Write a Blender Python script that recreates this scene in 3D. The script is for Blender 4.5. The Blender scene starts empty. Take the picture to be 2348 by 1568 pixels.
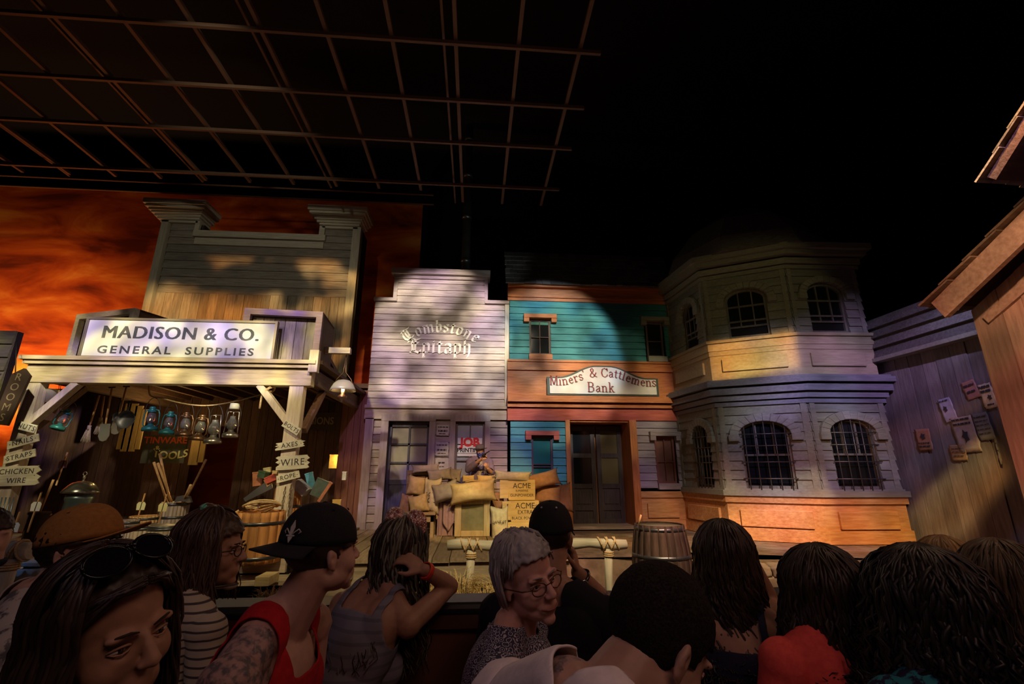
import bpy, bmesh, math, random
from mathutils import Vector, Matrix, noise
from math import sin, cos, pi, radians as R
random.seed(7)
S = bpy.context.scene
COL = S.collection
# ---------------------------------------------------------------- camera
FPX, PITCH, YAW, CAMZ = 1060.0, R(15.5), R(4.5), 1.5
cd = bpy.data.cameras.new('camera'); cam = bpy.data.objects.new('camera', cd); COL.objects.link(cam)
cd.sensor_width = 36.0; cd.lens = 36.0 * FPX / 2348; cd.clip_start = 0.05; cd.clip_end = 200
cam.location = (0, 0, CAMZ); cam.rotation_euler = (pi/2 + PITCH, 0, -YAW)
S.camera = cam
CF = Vector((sin(YAW)*cos(PITCH), cos(YAW)*cos(PITCH), sin(PITCH)))
CR = Vector((cos(YAW), -sin(YAW), 0)); CU = CR.cross(CF); CO = Vector((0, 0, CAMZ))
def ray(px, py): return CF + CR*((px-1174)/FPX) + CU*((784-py)/FPX)
def P(px, py, Y):
    r = ray(px, py); return CO + r*(Y/r.y)          # point at world depth Y
def G(px, py, z):
    r = ray(px, py); return CO + r*((z-CAMZ)/r.z)   # point at height z
def D(px, py, d): return CO + ray(px, py)*d         # point at lens depth d
# ---------------------------------------------------------------- world, exposure
w = bpy.data.worlds.new('hall_dark'); S.world = w; w.use_nodes = True
w.node_tree.nodes['Background'].inputs[0].default_value = (0.020, 0.016, 0.030, 1)
w.node_tree.nodes['Background'].inputs[1].default_value = 0.09
S.view_settings.view_transform = 'Standard'; S.view_settings.look = 'None'
S.view_settings.exposure = 0.0; S.view_settings.gamma = 1.0; S.view_settings.use_curve_mapping = False
S.cycles.use_denoising = True
S.cycles.max_bounces = 4; S.cycles.caustics_reflective = False; S.cycles.caustics_refractive = False
# ---------------------------------------------------------------- lights
def aim(o, tgt):
    o.rotation_euler = (Vector(tgt) - o.location).to_track_quat('-Z', 'Y').to_euler()
def spot(loc, tgt, power, col, deg, blend=0.3, size=0.08, gobo=None, shut=None):
    """stage spotlight; gobo=(scale, low, high, second colour, seed) is a break-up slide, shut=(x0,x1,y0,y1) barn doors as tangents"""
    l = bpy.data.lights.new('spotlight', 'SPOT'); o = bpy.data.objects.new('spotlight', l); COL.objects.link(o)
    o.location = loc; aim(o, tgt); l.energy = power; l.spot_size = R(deg); l.spot_blend = blend
    l.shadow_soft_size = size; l.color = col
    if gobo or shut:
        l.use_nodes = True; nt = l.node_tree; N = nt.nodes; L = nt.links; em = N['Emission']
        tc = N.new('ShaderNodeTexCoord'); sp = N.new('ShaderNodeSeparateXYZ'); L.new(tc.outputs['Normal'], sp.inputs[0])
        def mth(op, a, b=None, c=None):
            m = N.new('ShaderNodeMath'); m.operation = op
            for i, v in enumerate((a, b, c)):
                if v is None: continue
                if isinstance(v, (int, float)): m.inputs[i].default_value = v
                else: L.new(v, m.inputs[i])
            return m.outputs[0]
        z = mth('ABSOLUTE', sp.outputs[2]); x = mth('DIVIDE', sp.outputs[0], z); y = mth('DIVIDE', sp.outputs[1], z)
        fac = None
        if gobo:
            sc, lo, hi, c2, seed = gobo
            cb = N.new('ShaderNodeCombineXYZ'); L.new(x, cb.inputs[0]); L.new(y, cb.inputs[1]); cb.inputs[2].default_value = seed
            n = N.new('ShaderNodeTexNoise'); n.inputs['Scale'].default_value = sc; n.inputs['Detail'].default_value = 2.0
            L.new(cb.outputs[0], n.inputs['Vector'])
            mr = N.new('ShaderNodeMapRange'); L.new(n.outputs[0], mr.inputs[0])
            mr.inputs[1].default_value = 0.38; mr.inputs[2].default_value = 0.62; mr.inputs[3].default_value = lo; mr.inputs[4].default_value = hi
            fac = mth('MAXIMUM', mr.outputs[0], 0.0)
            n2 = N.new('ShaderNodeTexNoise'); n2.inputs['Scale'].default_value = sc*0.8; n2.inputs['Detail'].default_value = 1.0
            cb2 = N.new('ShaderNodeCombineXYZ'); L.new(x, cb2.inputs[0]); L.new(y, cb2.inputs[1]); cb2.inputs[2].default_value = seed+5.3
            L.new(cb2.outputs[0], n2.inputs['Vector'])
            rp = N.new('ShaderNodeValToRGB'); L.new(n2.outputs[0], rp.inputs[0])
            rp.color_ramp.elements[0].position = 0.42; rp.color_ramp.elements[0].color = (1, 1, 1, 1)
            rp.color_ramp.elements[1].position = 0.58; rp.color_ramp.elements[1].color = (*c2, 1)
            L.new(rp.outputs[0], em.inputs[0])
        if shut:
            x0, x1, y0, y1 = shut; e = 0.012
            def edge(v, a, b):
                m = N.new('ShaderNodeMapRange'); L.new(v, m.inputs[0]); m.interpolation_type = 'SMOOTHSTEP'
                m.inputs[1].default_value = a; m.inputs[2].default_value = b; m.inputs[3].default_value = 0; m.inputs[4].default_value = 1
                return m.outputs[0]
            k = mth('MULTIPLY', edge(x, x0-e, x0+e), edge(mth('MULTIPLY', x, -1), -x1-e, -x1+e))
            k2 = mth('MULTIPLY', edge(y, y0-e, y0+e), edge(mth('MULTIPLY', y, -1), -y1-e, -y1+e))
            k = mth('MULTIPLY', k, k2); fac = k if fac is None else mth('MULTIPLY', fac, k)
        L.new(fac, em.inputs[1])
    return o
def area(loc, tgt, power, col, sx, sy=None):
    l = bpy.data.lights.new('soft_area_light', 'AREA'); o = bpy.data.objects.new('soft_area_light', l); COL.objects.link(o)
    o.location = loc; aim(o, tgt); l.energy = power; l.color = col; l.shape = 'RECTANGLE'; l.size = sx; l.size_y = sy or sx
    return o
LAV = (.62,.55,1.0); AMB = (1.0,.66,.30); WRM = (1.0,.74,.42)
# painted sky washed from the floor trough behind the shops
area((-12.3, 11.6, 3.0), (-12.6, 13, 4.8), 150, (1,.52,.20), 3.5, .5)
area((-9.3, 12.2, 4.2), (-9.6, 13, 5.6), 22, (1,.42,.16), 2.5, .4)
area((-2.3, 12.4, 3.0), (-2.3, 13, 4.6), 5, (1,.35,.15), 1.0, .3)
spot((-9.5, 4.5, 7.0), (-12.5, 13, 4.6), 1300, (1,.45,.18), 52, 1.0)
# general store: sign and awning edge
spot((-3.2, 1.6, 6.6), (-4.72, 7.5, 3.35), 3300, (1,.87,.52), 52, .25, gobo=(17, .38, 1.2, (.34,.30,1.0), 3.3), shut=(-.46,.42,-.12,.14))
spot((-3.0, 2.0, 6.9), (-5.2, 11, 5.55), 4200, (1,.64,.24), 32, .3, gobo=(7, -.55, 1.3, (1,.60,.28), 6.3), shut=(-.3,.3,-.2,.11))
spot((-3.0, 2.6, 6.9), (-5.4, 11, 5.9), 300, (.9,.85,.62), 44, .6)
spot((-5.5, 2.0, 5.2), (-5.0, 7.6, 1.9), 800, (1,.80,.42), 52, .5, gobo=(9, .35, 1.2, (.6,.6,1), 2.0))
spot((-1.0, 2.5, 5.8), (-3.0, 7.6, 1.3), 900, (1,.78,.38), 34, .5)
spot((-8.6, 3.4, 5.6), (-6.7, 9.0, 3.85), 900, (1,.80,.45), 14, .4, gobo=(12, .5, 1.1, (.8,.7,1), 2.0))
# print shop
spot((.2, 2.2, 6.8), (-.85, 10.6, 4.55), 6200, (1,.86,.66), 23, .25, gobo=(11, .16, 1.1, (.72,.64,1.0), 7.0))
spot((-.6, 2.2, 6.6), (-.85, 10.6, 2.1), 1300, (.98,.66,.62), 30, .5, gobo=(8, .3, 1.2, (.50,.42,1.0), 3.0))
# bank
spot((1.9, 2.2, 6.8), (1.65, 10.5, 4.05), 4400, (1,.88,.66), 25, .25, gobo=(9, .25, 1.1, (.5,.66,1.0), 9.0))
spot((3.3, 2.2, 6.8), (3.3, 10.5, 3.3), 1500, (1,.84,.5), 20, .5, gobo=(9, .2, 1.1, (.7,.6,1), 2.5))
spot((1.8, 2.4, 6.6), (2.4, 10.5, 1.8), 600, (1,.76,.55), 24, .5, gobo=(9, .2, 1.1, (.6,.55,1), 5.0))
spot((1.2, 2.4, 6.6), (1.2, 10.5, 1.9), 1100, (.55,.60,1.0), 13, .4, gobo=(9, .4, 1.1, (.8,.7,1), 5.0))
spot((4.2, 1.8, 6.4), (5.6, 8.4, .65), 3200, (1,.74,.30), 44, .3, gobo=(9, .4, 1.1, (1,.62,.42), 6.0), shut=(-.36,.36,-.2,.035))
spot((4.4, 1.6, 5.8), (5.50, 8.6, 3.66), 3000, (1,.70,.28), 30, .3, gobo=(10, .6, 1.1, (1,.7,.5), 6.5), shut=(-.10,.10,-.045,.055))
spot((4.4, 1.4, 6.2), (5.5, 8.4, 4.4), 85, (1,.86,.30), 32, .6)
spot((4.0, 1.4, 6.2), (5.4, 8.6, 2.0), 700, (.80,.78,.80), 34, .5, gobo=(8, .02, 1.2, (.55,.45,1), 8.5))
# stage goods
spot((1.4, 2.0, 6.2), (.2, 9.6, 1.1), 3000, (1,.80,.34), 19, .35, gobo=(12, .5, 1.1, (1,.7,.4), 3.5))
spot((3.0, 2.0, 6.4), (3.3, 7.4, .2), 2400, (1,.66,.40), 40, .6, gobo=(9, .3, 1.1, (.8,.55,.8), 3.1), shut=(-.42,.42,-.6,.6))
spot((.8, 1.2, 5.6), (.6, 5.9, .5), 1500, (1,.78,.40), 40, .6)
spot((4.2, 1.8, 6.2), (5.45, 8.7, .72), 1900, (1,.95,.72), 15, .3, gobo=(14, .5, 1.1, (1,.8,.6), 1.4), shut=(-.12,.115,-.12,.05))
spot((-4.0, 1.2, 5.0), (-5.2, 5.0, .4), 260, (.35,.55,1), 26, .5)
# shed and barn
spot((4.6, 1.2, 6.4), (7.8, 6.8, 1.9), 1700, (.62,.54,1.0), 50, .5, gobo=(9, .35, 1.1, (.95,.72,.85), 4.4))
spot((1.6, .6, 4.2), (4.6, 3.0, 2.2), 640, (1,.52,.28), 56, .4, gobo=(7, .4, 1.1, (1,.6,.75), 2.2), shut=(-.6,.6,-.6,.30))
# warm spots aimed up at the pipe grid
spot((-9.0, 9.6, 4.2), (-6.5, 7.4, 7.5), 60, (1,.40,.12), 70, .8)
spot((0, 3.2, 4.6), (-1, 6.0, 7.5), 16, (1,.62,.4), 120, 1.0)
spot((1.2, 8.6, 5.0), (-.37, 12.2, 9.0), 40, (.7,.9,.85), 50, .9)  # weak spot added to bring out the tall steel pipe
# audience fill: unseen soft areas added above, standing in for hall light
area((1.2, -1.6, 4.2), (.2, 1.6, 1.0), 19, (1,.55,.42), 2.0, 1.2)
area((-2.0, -.8, 3.6), (-1.0, 1.6, 1.0), 5, (.85,.62,.8), 1.5, 1.0)
area((2.6, 2.4, 4.6), (1.6, 1.6, 1.0), 12, (1,.62,.40), 1.2, 1.0)

# ---------------------------------------------------------------- scene helpers
def W(o):
    m = o.matrix_basis.copy()
    return (W(o.parent) @ m) if o.parent else m
def tag(o, label=None, cat=None, group=None, kind=None):
    if label: o['label'] = label
    if cat: o['category'] = cat
    if group: o['group'] = group
    if kind: o['kind'] = kind
    return o
def thing(name, loc, label, cat, group=None, rz=0):
    o = bpy.data.objects.new(name, None); COL.objects.link(o); o.empty_display_size = 0.1
    o.location = loc; o.rotation_euler = (0, 0, rz); return tag(o, label, cat, group)
def kids(o): return [c for c in bpy.data.objects if c.parent == o]
def copy_tree(o, parent=None):
    c = o.copy(); COL.objects.link(c); c.parent = parent
    for ch in kids(o): copy_tree(ch, c)
    return c
def frame(O, u):
    """wall frame: local x along the wall (left to right as seen), y into the wall, z up"""
    u = Vector((u[0], u[1], 0)).normalized(); v = Vector((0, 0, 1)).cross(u)
    return Matrix(((u.x, v.x, 0, O[0]), (u.y, v.y, 0, O[1]), (0, 0, 1, O[2] if len(O) > 2 else 0), (0, 0, 0, 1)))
def basis(o, x, y, z):
    return Matrix(((x[0], y[0], z[0], o[0]), (x[1], y[1], z[1], o[1]), (x[2], y[2], z[2], o[2]), (0, 0, 0, 1)))
class MB:
    def __init__(s, M=None): s.b = bmesh.new(); s.M = M or Matrix.Identity(4); s.smooth = []
    def _v(s, pts): return [s.b.verts.new(s.M @ Vector(p)) for p in pts]
    def _f(s, vs, sm=False):
        try: f = s.b.faces.new(vs); f.smooth = sm
        except ValueError: pass
    def box(s, x0, x1, y0, y1, z0, z1, T=None):
        pts = [(x, y, z) for x in (x0, x1) for y in (y0, y1) for z in (z0, z1)]
        if T is not None: pts = [T @ Vector(p) for p in pts]
        v = s._v(pts)
        for a in ((0,1,3,2), (4,6,7,5), (0,4,5,1), (2,3,7,6), (0,2,6,4), (1,5,7,3)): s._f([v[i] for i in a])
        return s
    def bar(s, p0, p1, w, h, up=(0,0,1)):
        p0 = Vector(p0); p1 = Vector(p1); d = p1-p0; L = d.length; d = d/L; up = Vector(up)
        x = d.cross(up)
        if x.length < 1e-4: x = d.cross(Vector((1,0,0)))
        x.normalize(); z = x.cross(d)
        return s.box(-w/2, w/2, 0, L, -h/2, h/2, basis(p0, x, d, z))
    def tube(s, pts, r, n=8, cap=True, sm=True, flat=1.0, up=None):
        pts = [Vector(p) for p in pts]; k = len(pts); rs = r if isinstance(r, (list, tuple)) else [r]*k
        rings = []; a = None
        for i, p in enumerate(pts):
            t = (pts[min(i+1, k-1)] - pts[max(i-1, 0)])
            if t.length < 1e-9: t = Vector((0,0,1))
            t.normalize()
            if a is None:
                a = Vector(up) if up is not None else (Vector((0,0,1)) if abs(t.z) < .9 else Vector((1,0,0)))
            a = (a - t*a.dot(t))
            if a.length < 1e-6: a = t.orthogonal()
            a.normalize(); c = t.cross(a)
            rings.append(s._v([p + (a*cos(2*pi*j/n)*flat + c*sin(2*pi*j/n))*rs[i] for j in range(n)]))
        for i in range(k-1):
            for j in range(n): s._f([rings[i][j], rings[i][(j+1)%n], rings[i+1][(j+1)%n], rings[i+1][j]], sm)
        if cap: s._f(rings[0][::-1]); s._f(rings[-1])
        return s
    def lathe(s, prof, T=None, n=20, sm=True, cap=True):
        T = T or Matrix.Identity(4); rings = []
        for (r, z) in prof:
            rings.append(s._v([T @ Vector((r*cos(2*pi*j/n), r*sin(2*pi*j/n), z)) for j in range(n)]))
        for i in range(len(prof)-1):
            for j in range(n): s._f([rings[i][j], rings[i][(j+1)%n], rings[i+1][(j+1)%n], rings[i+1][j]], sm)
        if cap: s._f(rings[0][::-1]); s._f(rings[-1])
        return s
    def prism(s, poly, T, t, sm=False):
        """poly of (x,z), extruded in y by t, placed by T"""
        a = s._v([T @ Vector((p[0], 0, p[1])) for p in poly]); b = s._v([T @ Vector((p[0], t, p[1])) for p in poly])
        s._f(a); s._f(b[::-1]); n = len(poly)
        for i in range(n): s._f([a[i], a[(i+1)%n], b[(i+1)%n], b[i]], sm)
        return s
    def ell(s, c, r, T=None, sub=2):
        c = Vector(c); M = Matrix.Translation(c) @ (T if T is not None else Matrix.Identity(4)) @ Matrix.Diagonal((r[0], r[1], r[2], 1))
        q = bmesh.ops.create_icosphere(s.b, subdivisions=sub, radius=1.0, matrix=s.M @ M)
        for v in q['verts']:
            for f in v.link_faces: f.smooth = True
        return s
    def build(s, name, mat, parent=None, label=None, cat=None, group=None, kind=None, recalc=True):
        if recalc: bmesh.ops.recalc_face_normals(s.b, faces=s.b.faces)
        me = bpy.data.meshes.new(name); s.b.to_mesh(me); s.b.free()
        return mesh_obj(name, me, mat, parent, label, cat, group, kind)
def build_each(mb, name, mat, parent=None, bev=0.0, **k):
    """every loose piece of the builder becomes an object of its own"""
    bmesh.ops.recalc_face_normals(mb.b, faces=mb.b.faces); left = set(mb.b.faces); out = []
    while left:
        f0 = left.pop(); st = [f0]; isl = [f0]
        while st:
            f = st.pop()
            for v in f.verts:
                for g in v.link_faces:
                    if g in left: left.discard(g); st.append(g); isl.append(g)
        vs = {}; 
        for f in isl:
            for v in f.verts: vs.setdefault(v, len(vs))
        me = bpy.data.meshes.new(name); me.from_pydata([v.co[:] for v in vs], [], [[vs[v] for v in f.verts] for f in isl])
        for p, f in zip(me.polygons, isl): p.use_smooth = f.smooth
        o = mesh_obj(name, me, mat, parent, **k); out.append(o)
        if bev: bevel(o, bev)
    mb.b.free(); return out
def mesh_obj(name, me, mat, parent=None, label=None, cat=None, group=None, kind=None):
    for m in (mat if isinstance(mat, (list, tuple)) else [mat]): me.materials.append(m)
    o = bpy.data.objects.new(name, me); COL.objects.link(o)
    if parent: o.parent = parent; me.transform(W(parent).inverted())
    elif len(me.vertices):
        xs = [v.co for v in me.vertices]
        c = Vector(((min(v.x for v in xs)+max(v.x for v in xs))/2, (min(v.y for v in xs)+max(v.y for v in xs))/2, min(v.z for v in xs)))
        me.transform(Matrix.Translation(-c)); o.location = c
    return tag(o, label, cat, group, kind)
def subsurf(o, n=1):
    m = o.modifiers.new('smooth', 'SUBSURF'); m.levels = n; m.render_levels = n; return o
def bevel(o, w=0.005, seg=2):
    m = o.modifiers.new('bevel', 'BEVEL'); m.width = w; m.segments = seg; m.limit_method = 'ANGLE'; return o
# ---------------------------------------------------------------- materials
MATS = {}
def mat(name, col, rough=0.6, metal=0.0, c2=None, scale=8.0, stretch=(1,1,1), island=0.0, bump=0.0, emit=None, detail=4.0, lo=.35, hi=.65, spec=0.3, trans=0.0, alpha=1.0, coord='Object', dirt=None):
    if name in MATS: return MATS[name]
    m = bpy.data.materials.new(name); m.use_nodes = True; nt = m.node_tree; N = nt.nodes; L = nt.links; b = N['Principled BSDF']
    b.inputs['Roughness'].default_value = rough; b.inputs['Metallic'].default_value = metal
    b.inputs['Specular IOR Level'].default_value = spec
    b.inputs['Base Color'].default_value = (*col, 1)
    if trans: b.inputs['Transmission Weight'].default_value = trans; b.inputs['IOR'].default_value = 1.45
    if alpha < 1: b.inputs['Alpha'].default_value = alpha
    if emit: b.inputs['Emission Color'].default_value = (*emit[0], 1); b.inputs['Emission Strength'].default_value = emit[1]
    last = None
    if c2 is not None:
        tc = N.new('ShaderNodeTexCoord'); mp = N.new('ShaderNodeMapping'); L.new(tc.outputs[coord], mp.inputs[0])
        mp.inputs['Scale'].default_value = stretch
        src = mp.outputs[0]
        if island:
            g = N.new('ShaderNodeNewGeometry'); ad = N.new('ShaderNodeVectorMath'); ad.operation = 'MULTIPLY_ADD'
            cb = N.new('ShaderNodeCombineXYZ')
            for i in range(3): L.new(g.outputs['Random Per Island'], cb.inputs[i])
            ad.inputs[1].default_value = (7, 5, 9); L.new(cb.outputs[0], ad.inputs[0]); L.new(src, ad.inputs[2]); src = ad.outputs[0]
        n = N.new('ShaderNodeTexNoise'); n.inputs['Scale'].default_value = scale; n.inputs['Detail'].default_value = detail; n.inputs['Roughness'].default_value = 0.6
        L.new(src, n.inputs['Vector'])
        rp = N.new('ShaderNodeValToRGB'); L.new(n.outputs[0], rp.inputs[0])
        rp.color_ramp.elements[0].position = lo; rp.color_ramp.elements[0].color = (*col, 1)
        rp.color_ramp.elements[1].position = hi; rp.color_ramp.elements[1].color = (*c2, 1)
        last = rp.outputs[0]
        if dirt:
            n3 = N.new('ShaderNodeTexNoise'); n3.inputs['Scale'].default_value = dirt[1]; n3.inputs['Detail'].default_value = 3
            L.new(tc.outputs[coord], n3.inputs['Vector'])
            r3 = N.new('ShaderNodeMapRange'); L.new(n3.outputs[0], r3.inputs[0]); r3.inputs[1].default_value = .45; r3.inputs[2].default_value = .68
            mx = N.new('ShaderNodeMix'); mx.data_type = 'RGBA'; L.new(r3.outputs[0], mx.inputs[0]); L.new(last, mx.inputs[6]); mx.inputs[7].default_value = (*dirt[0], 1)
            last = mx.outputs[2]
        if island:
            mr = N.new('ShaderNodeMapRange'); L.new(g.outputs['Random Per Island'], mr.inputs[0])
            mr.inputs[3].default_value = 1-island; mr.inputs[4].default_value = 1+island*0.6
            vm = N.new('ShaderNodeVectorMath'); vm.operation = 'SCALE'; L.new(last, vm.inputs[0]); L.new(mr.outputs[0], vm.inputs[3]); last = vm.outputs[0]
        L.new(last, b.inputs['Base Color'])
        if bump:
            bp = N.new('ShaderNodeBump'); bp.inputs['Strength'].default_value = bump; bp.inputs['Distance'].default_value = 0.01
            L.new(n.outputs[0], bp.inputs['Height']); L.new(bp.outputs[0], b.inputs['Normal'])
    MATS[name] = m; return m
def wood(name, c1, c2, ax='x', island=0.25, rough=0.75, bump=0.5, scale=3.0, **k):
    st = {'x': (1, 9, 9), 'y': (9, 1, 9), 'z': (9, 9, 1)}[ax]
    return mat(name, c1, rough, c2=c2, scale=scale, stretch=st, island=island, bump=bump, detail=6.0, lo=.3, hi=.7, **k)
# ---------------------------------------------------------------- lettering
def text_obj(name, txt, M, size, m, parent, extr=0.002, bold=0.0, sx=1.0, shear=0.0, align='CENTER', arc=None, spacing=1.0, label=None, dup=0):
    """lettering standing on the wall frame M (x right, z up), optional arc=(radius)"""
    cu = bpy.data.curves.new(name, 'FONT'); cu.body = txt; cu.size = size; cu.extrude = extr; cu.offset = bold; cu.shear = shear
    cu.align_x = align; cu.align_y = 'CENTER'; cu.space_character = spacing; cu.resolution_u = 3
    o = bpy.data.objects.new(name, cu); COL.objects.link(o)
    dg = bpy.context.evaluated_depsgraph_get(); me = bpy.data.meshes.new_from_object(o.evaluated_get(dg))
    bpy.data.objects.remove(o); bpy.data.curves.remove(cu)
    if dup:
        b = bmesh.new(); b.from_mesh(me); g = bmesh.ops.duplicate(b, geom=b.verts[:]+b.edges[:]+b.faces[:]); bmesh.ops.translate(b, vec=(dup,0,.0004), verts=[e for e in g['geom'] if isinstance(e, bmesh.types.BMVert)]); b.to_mesh(me); b.free()
    for v in me.vertices:
        x, y, z = v.co.x*sx, v.co.y, v.co.z
        if arc: y += -(x*x)/(2*arc)
        v.co = M @ Vector((x, -z, y))
    return mesh_obj(name, me, m, parent, label)
# pen-stroke alphabet (unit height x-height .5, cap 1), used for the painted blackletter and roman signs
GL = {
 'T': (.8, [[(.02,.78),(.2,.98),(.5,.9),(.8,1.0)],[(.42,.9),(.3,.7),(.34,.3),(.5,.04),(.8,.14)],[(.16,.7),(.06,.5),(.1,.2),(.3,.02),(.52,.02)],[(.5,.86),(.52,.2)]]),
 'o': (.5, [[(.1,.1),(.1,.44),(.26,.54),(.42,.44),(.42,.1),(.26,0),(.1,.1)]]),
 'm': (.86, [[(.04,.48),(.12,.54),(.12,0),(.18,.04)],[(.12,.46),(.3,.55),(.42,.46),(.42,0),(.48,.04)],[(.42,.46),(.6,.55),(.72,.46),(.72,.04),(.82,.06)]]),
 'b': (.52, [[(.04,.96),(.12,.98),(.12,.06),(.28,0),(.42,.1),(.42,.42),(.28,.52),(.12,.44)]]),
 's': (.44, [[(.38,.44),(.26,.54),(.08,.46),(.1,.32),(.34,.24),(.36,.08),(.2,0),(.04,.08)]]),
 't': (.38, [[(.16,.76),(.16,.06),(.24,0),(.34,.06)],[(.02,.5),(.34,.5)]]),
 'n': (.56, [[(.04,.48),(.12,.54),(.12,0),(.18,.04)],[(.12,.46),(.3,.55),(.42,.46),(.42,.04),(.52,.06)]]),
 'N': (.56, [[(.04,.48),(.12,.54),(.12,0),(.18,.04)],[(.12,.46),(.3,.55),(.42,.46),(.42,-.06),(.3,-.2)]]),
 'e': (.46, [[(.1,.28),(.4,.34),(.36,.48),(.24,.54),(.1,.44),(.1,.1),(.24,0),(.42,.1)]]),
 'E': (.8, [[(.02,.6),(.04,.84),(.24,.98),(.44,.9),(.74,1.0)],[(.3,.92),(.24,.6),(.3,.1),(.2,.0)],[(.46,.88),(.44,.1)],[(.26,.52),(.66,.56)],[(.14,.02),(.4,.1),(.74,.0),(.78,.16)]]),
 'p': (.54, [[(.04,.48),(.12,.54),(.12,-.26),(.2,-.2)],[(.12,.46),(.3,.55),(.44,.44),(.44,.1),(.28,0),(.12,.06)]]),
 'i': (.26, [[(.04,.48),(.12,.54),(.12,.04),(.22,.06)],[(.1,.72),(.16,.78)]]),
 'a': (.52, [[(.08,.46),(.24,.54),(.4,.46),(.4,.06),(.48,.02)],[(.4,.32),(.12,.24),(.1,.06),(.24,0),(.4,.1)]]),
 'h': (.54, [[(.04,.96),(.12,.98),(.12,0),(.18,.04)],[(.12,.46),(.3,.55),(.42,.46),(.42,.02),(.3,-.2)]]),
 # roman
 'rM': (.95, [[(.06,0),(.2,0)],[(.13,0),(.13,1)],[(.06,1),(.2,1)],[(.16,1),(.46,.04)],[(.46,.04),(.76,1)],[(.78,1),(.78,0)],[(.74,1),(.88,1)],[(.68,0),(.9,0)]]),
 'ri': (.32, [[(.06,.6),(.15,.6),(.15,0)],[(.04,0),(.27,0)],[(.15,.84),(.15,.94)]]),
 'rn': (.66, [[(.04,.6),(.14,.6),(.14,0)],[(.04,0),(.26,0)],[(.14,.46),(.26,.6),(.42,.6),(.5,.46),(.5,0)],[(.4,0),(.62,0)]]),
 're': (.56, [[(.12,.34),(.46,.34),(.44,.5),(.3,.62),(.14,.5),(.1,.3),(.16,.08),(.32,0),(.48,.1)]]),
 'rr': (.5, [[(.04,.6),(.14,.6),(.14,0)],[(.04,0),(.28,0)],[(.14,.42),(.26,.58),(.42,.6),(.44,.5)]]),
 'rs': (.48, [[(.4,.48),(.38,.58),(.22,.62),(.08,.5),(.14,.36),(.34,.26),(.42,.12),(.28,0),(.1,.02),(.06,.14)]]),
 "r'": (.24, [[(.1,1),(.12,.8)]]),
 'r&': (.82, [[(.76,.5),(.5,.1),(.3,0),(.1,.08),(.08,.26),(.2,.44),(.42,.62),(.48,.84),(.36,1),(.2,.92),(.18,.76),(.32,.5),(.6,.1),(.78,0)]]),
 'rC': (.82, [[(.74,.7),(.72,.98),(.66,.84),(.44,1),(.2,.88),(.1,.5),(.2,.12),(.44,0),(.66,.12),(.76,.3)]]),
 'ra': (.56, [[(.1,.48),(.22,.62),(.38,.56),(.42,.44),(.42,.08),(.52,.02)],[(.42,.36),(.16,.28),(.08,.14),(.2,0),(.34,.06),(.42,.16)]]),
 'rt': (.4, [[(.18,.84),(.18,.1),(.26,0),(.36,.08)],[(.04,.6),(.36,.6)]]),
 'rl': (.32, [[(.05,1),(.15,1),(.15,0)],[(.04,0),(.27,0)]]),
 'rm': (.98, [[(.04,.6),(.14,.6),(.14,0)],[(.04,0),(.26,0)],[(.14,.46),(.26,.6),(.4,.6),(.48,.46),(.48,0)],[(.38,0),(.58,0)],[(.48,.46),(.6,.6),(.74,.6),(.82,.46),(.82,0)],[(.72,0),(.93,0)]]),
 'rB': (.78, [[(.06,0),(.2,0)],[(.16,0),(.16,1)],[(.06,1),(.44,1),(.6,.9),(.6,.64),(.44,.54),(.18,.54)],[(.44,.54),(.66,.42),(.66,.14),(.46,0),(.18,0)]]),
 'rk': (.64, [[(.05,1),(.15,1),(.15,0)],[(.04,0),(.27,0)],[(.15,.26),(.44,.58)],[(.36,.6),(.54,.6)],[(.28,.4),(.52,0)],[(.42,0),(.64,0)]]),
 ' ': (.34, []), 'r ': (.34, []),
}
def pen_text(name, txt, M, size, m, parent, nib=(.07,.07), arcf=None, roman=False, align=0.5, space=0.06, thick=0.004, up=0.03, label=None):
    """lettering drawn with a broad nib; arcf(x)->(dz, slope angle) bends the base line"""
    keys = [('r'+c if roman else c) for c in txt]; wd = [GL[k][0]+space for k in keys]; tot = sum(wd)
    mb = MB(); x = -tot*align
    for k, wdt in zip(keys, wd):
        cx = (x + wdt/2)*size; dz, an = arcf(cx) if arcf else (0, 0)
        for st in GL[k][1]:
            zm = (lambda z: z) if roman else (lambda z: z*1.24 if z < .5 else .62+(z-.5)*.62)
            pts = [((px - wdt/2)*size, (zm(pz) - .25)*size) for px, pz in st]
            for (a, b) in zip(pts, pts[1:]):
                n = (nib[0]*size, nib[1]*size)
                if abs(a[0]-b[0]) + abs(a[1]-b[1]) < 1e-6: continue
                # parallelogram swept by the nib, kept open in both directions
                q = [(a[0]-n[0], a[1]-n[1]), (b[0]-n[0], b[1]-n[1]), (b[0]+n[0], b[1]+n[1]), (a[0]+n[0], a[1]+n[1])]
                e = up*size; d = Vector((b[0]-a[0], b[1]-a[1])).normalized(); pr = Vector((-d.y, d.x))*e
                if abs(d.x*n[1]-d.y*n[0]) < e:
                    q = [(a[0]-pr.x-d.x*e, a[1]-pr.y-d.y*e), (b[0]-pr.x+d.x*e, b[1]-pr.y+d.y*e), (b[0]+pr.x+d.x*e, b[1]+pr.y+d.y*e), (a[0]+pr.x-d.x*e, a[1]+pr.y-d.y*e)]
                q = [(cx + u*cos(an) - v*sin(an), dz + .25*size + u*sin(an) + v*cos(an)) for u, v in q]
                mb.prism(q, M @ Matrix.Translation((0, -thick, 0)), thick)
        x += wdt
    return mb.build(name, m, parent, label)
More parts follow.
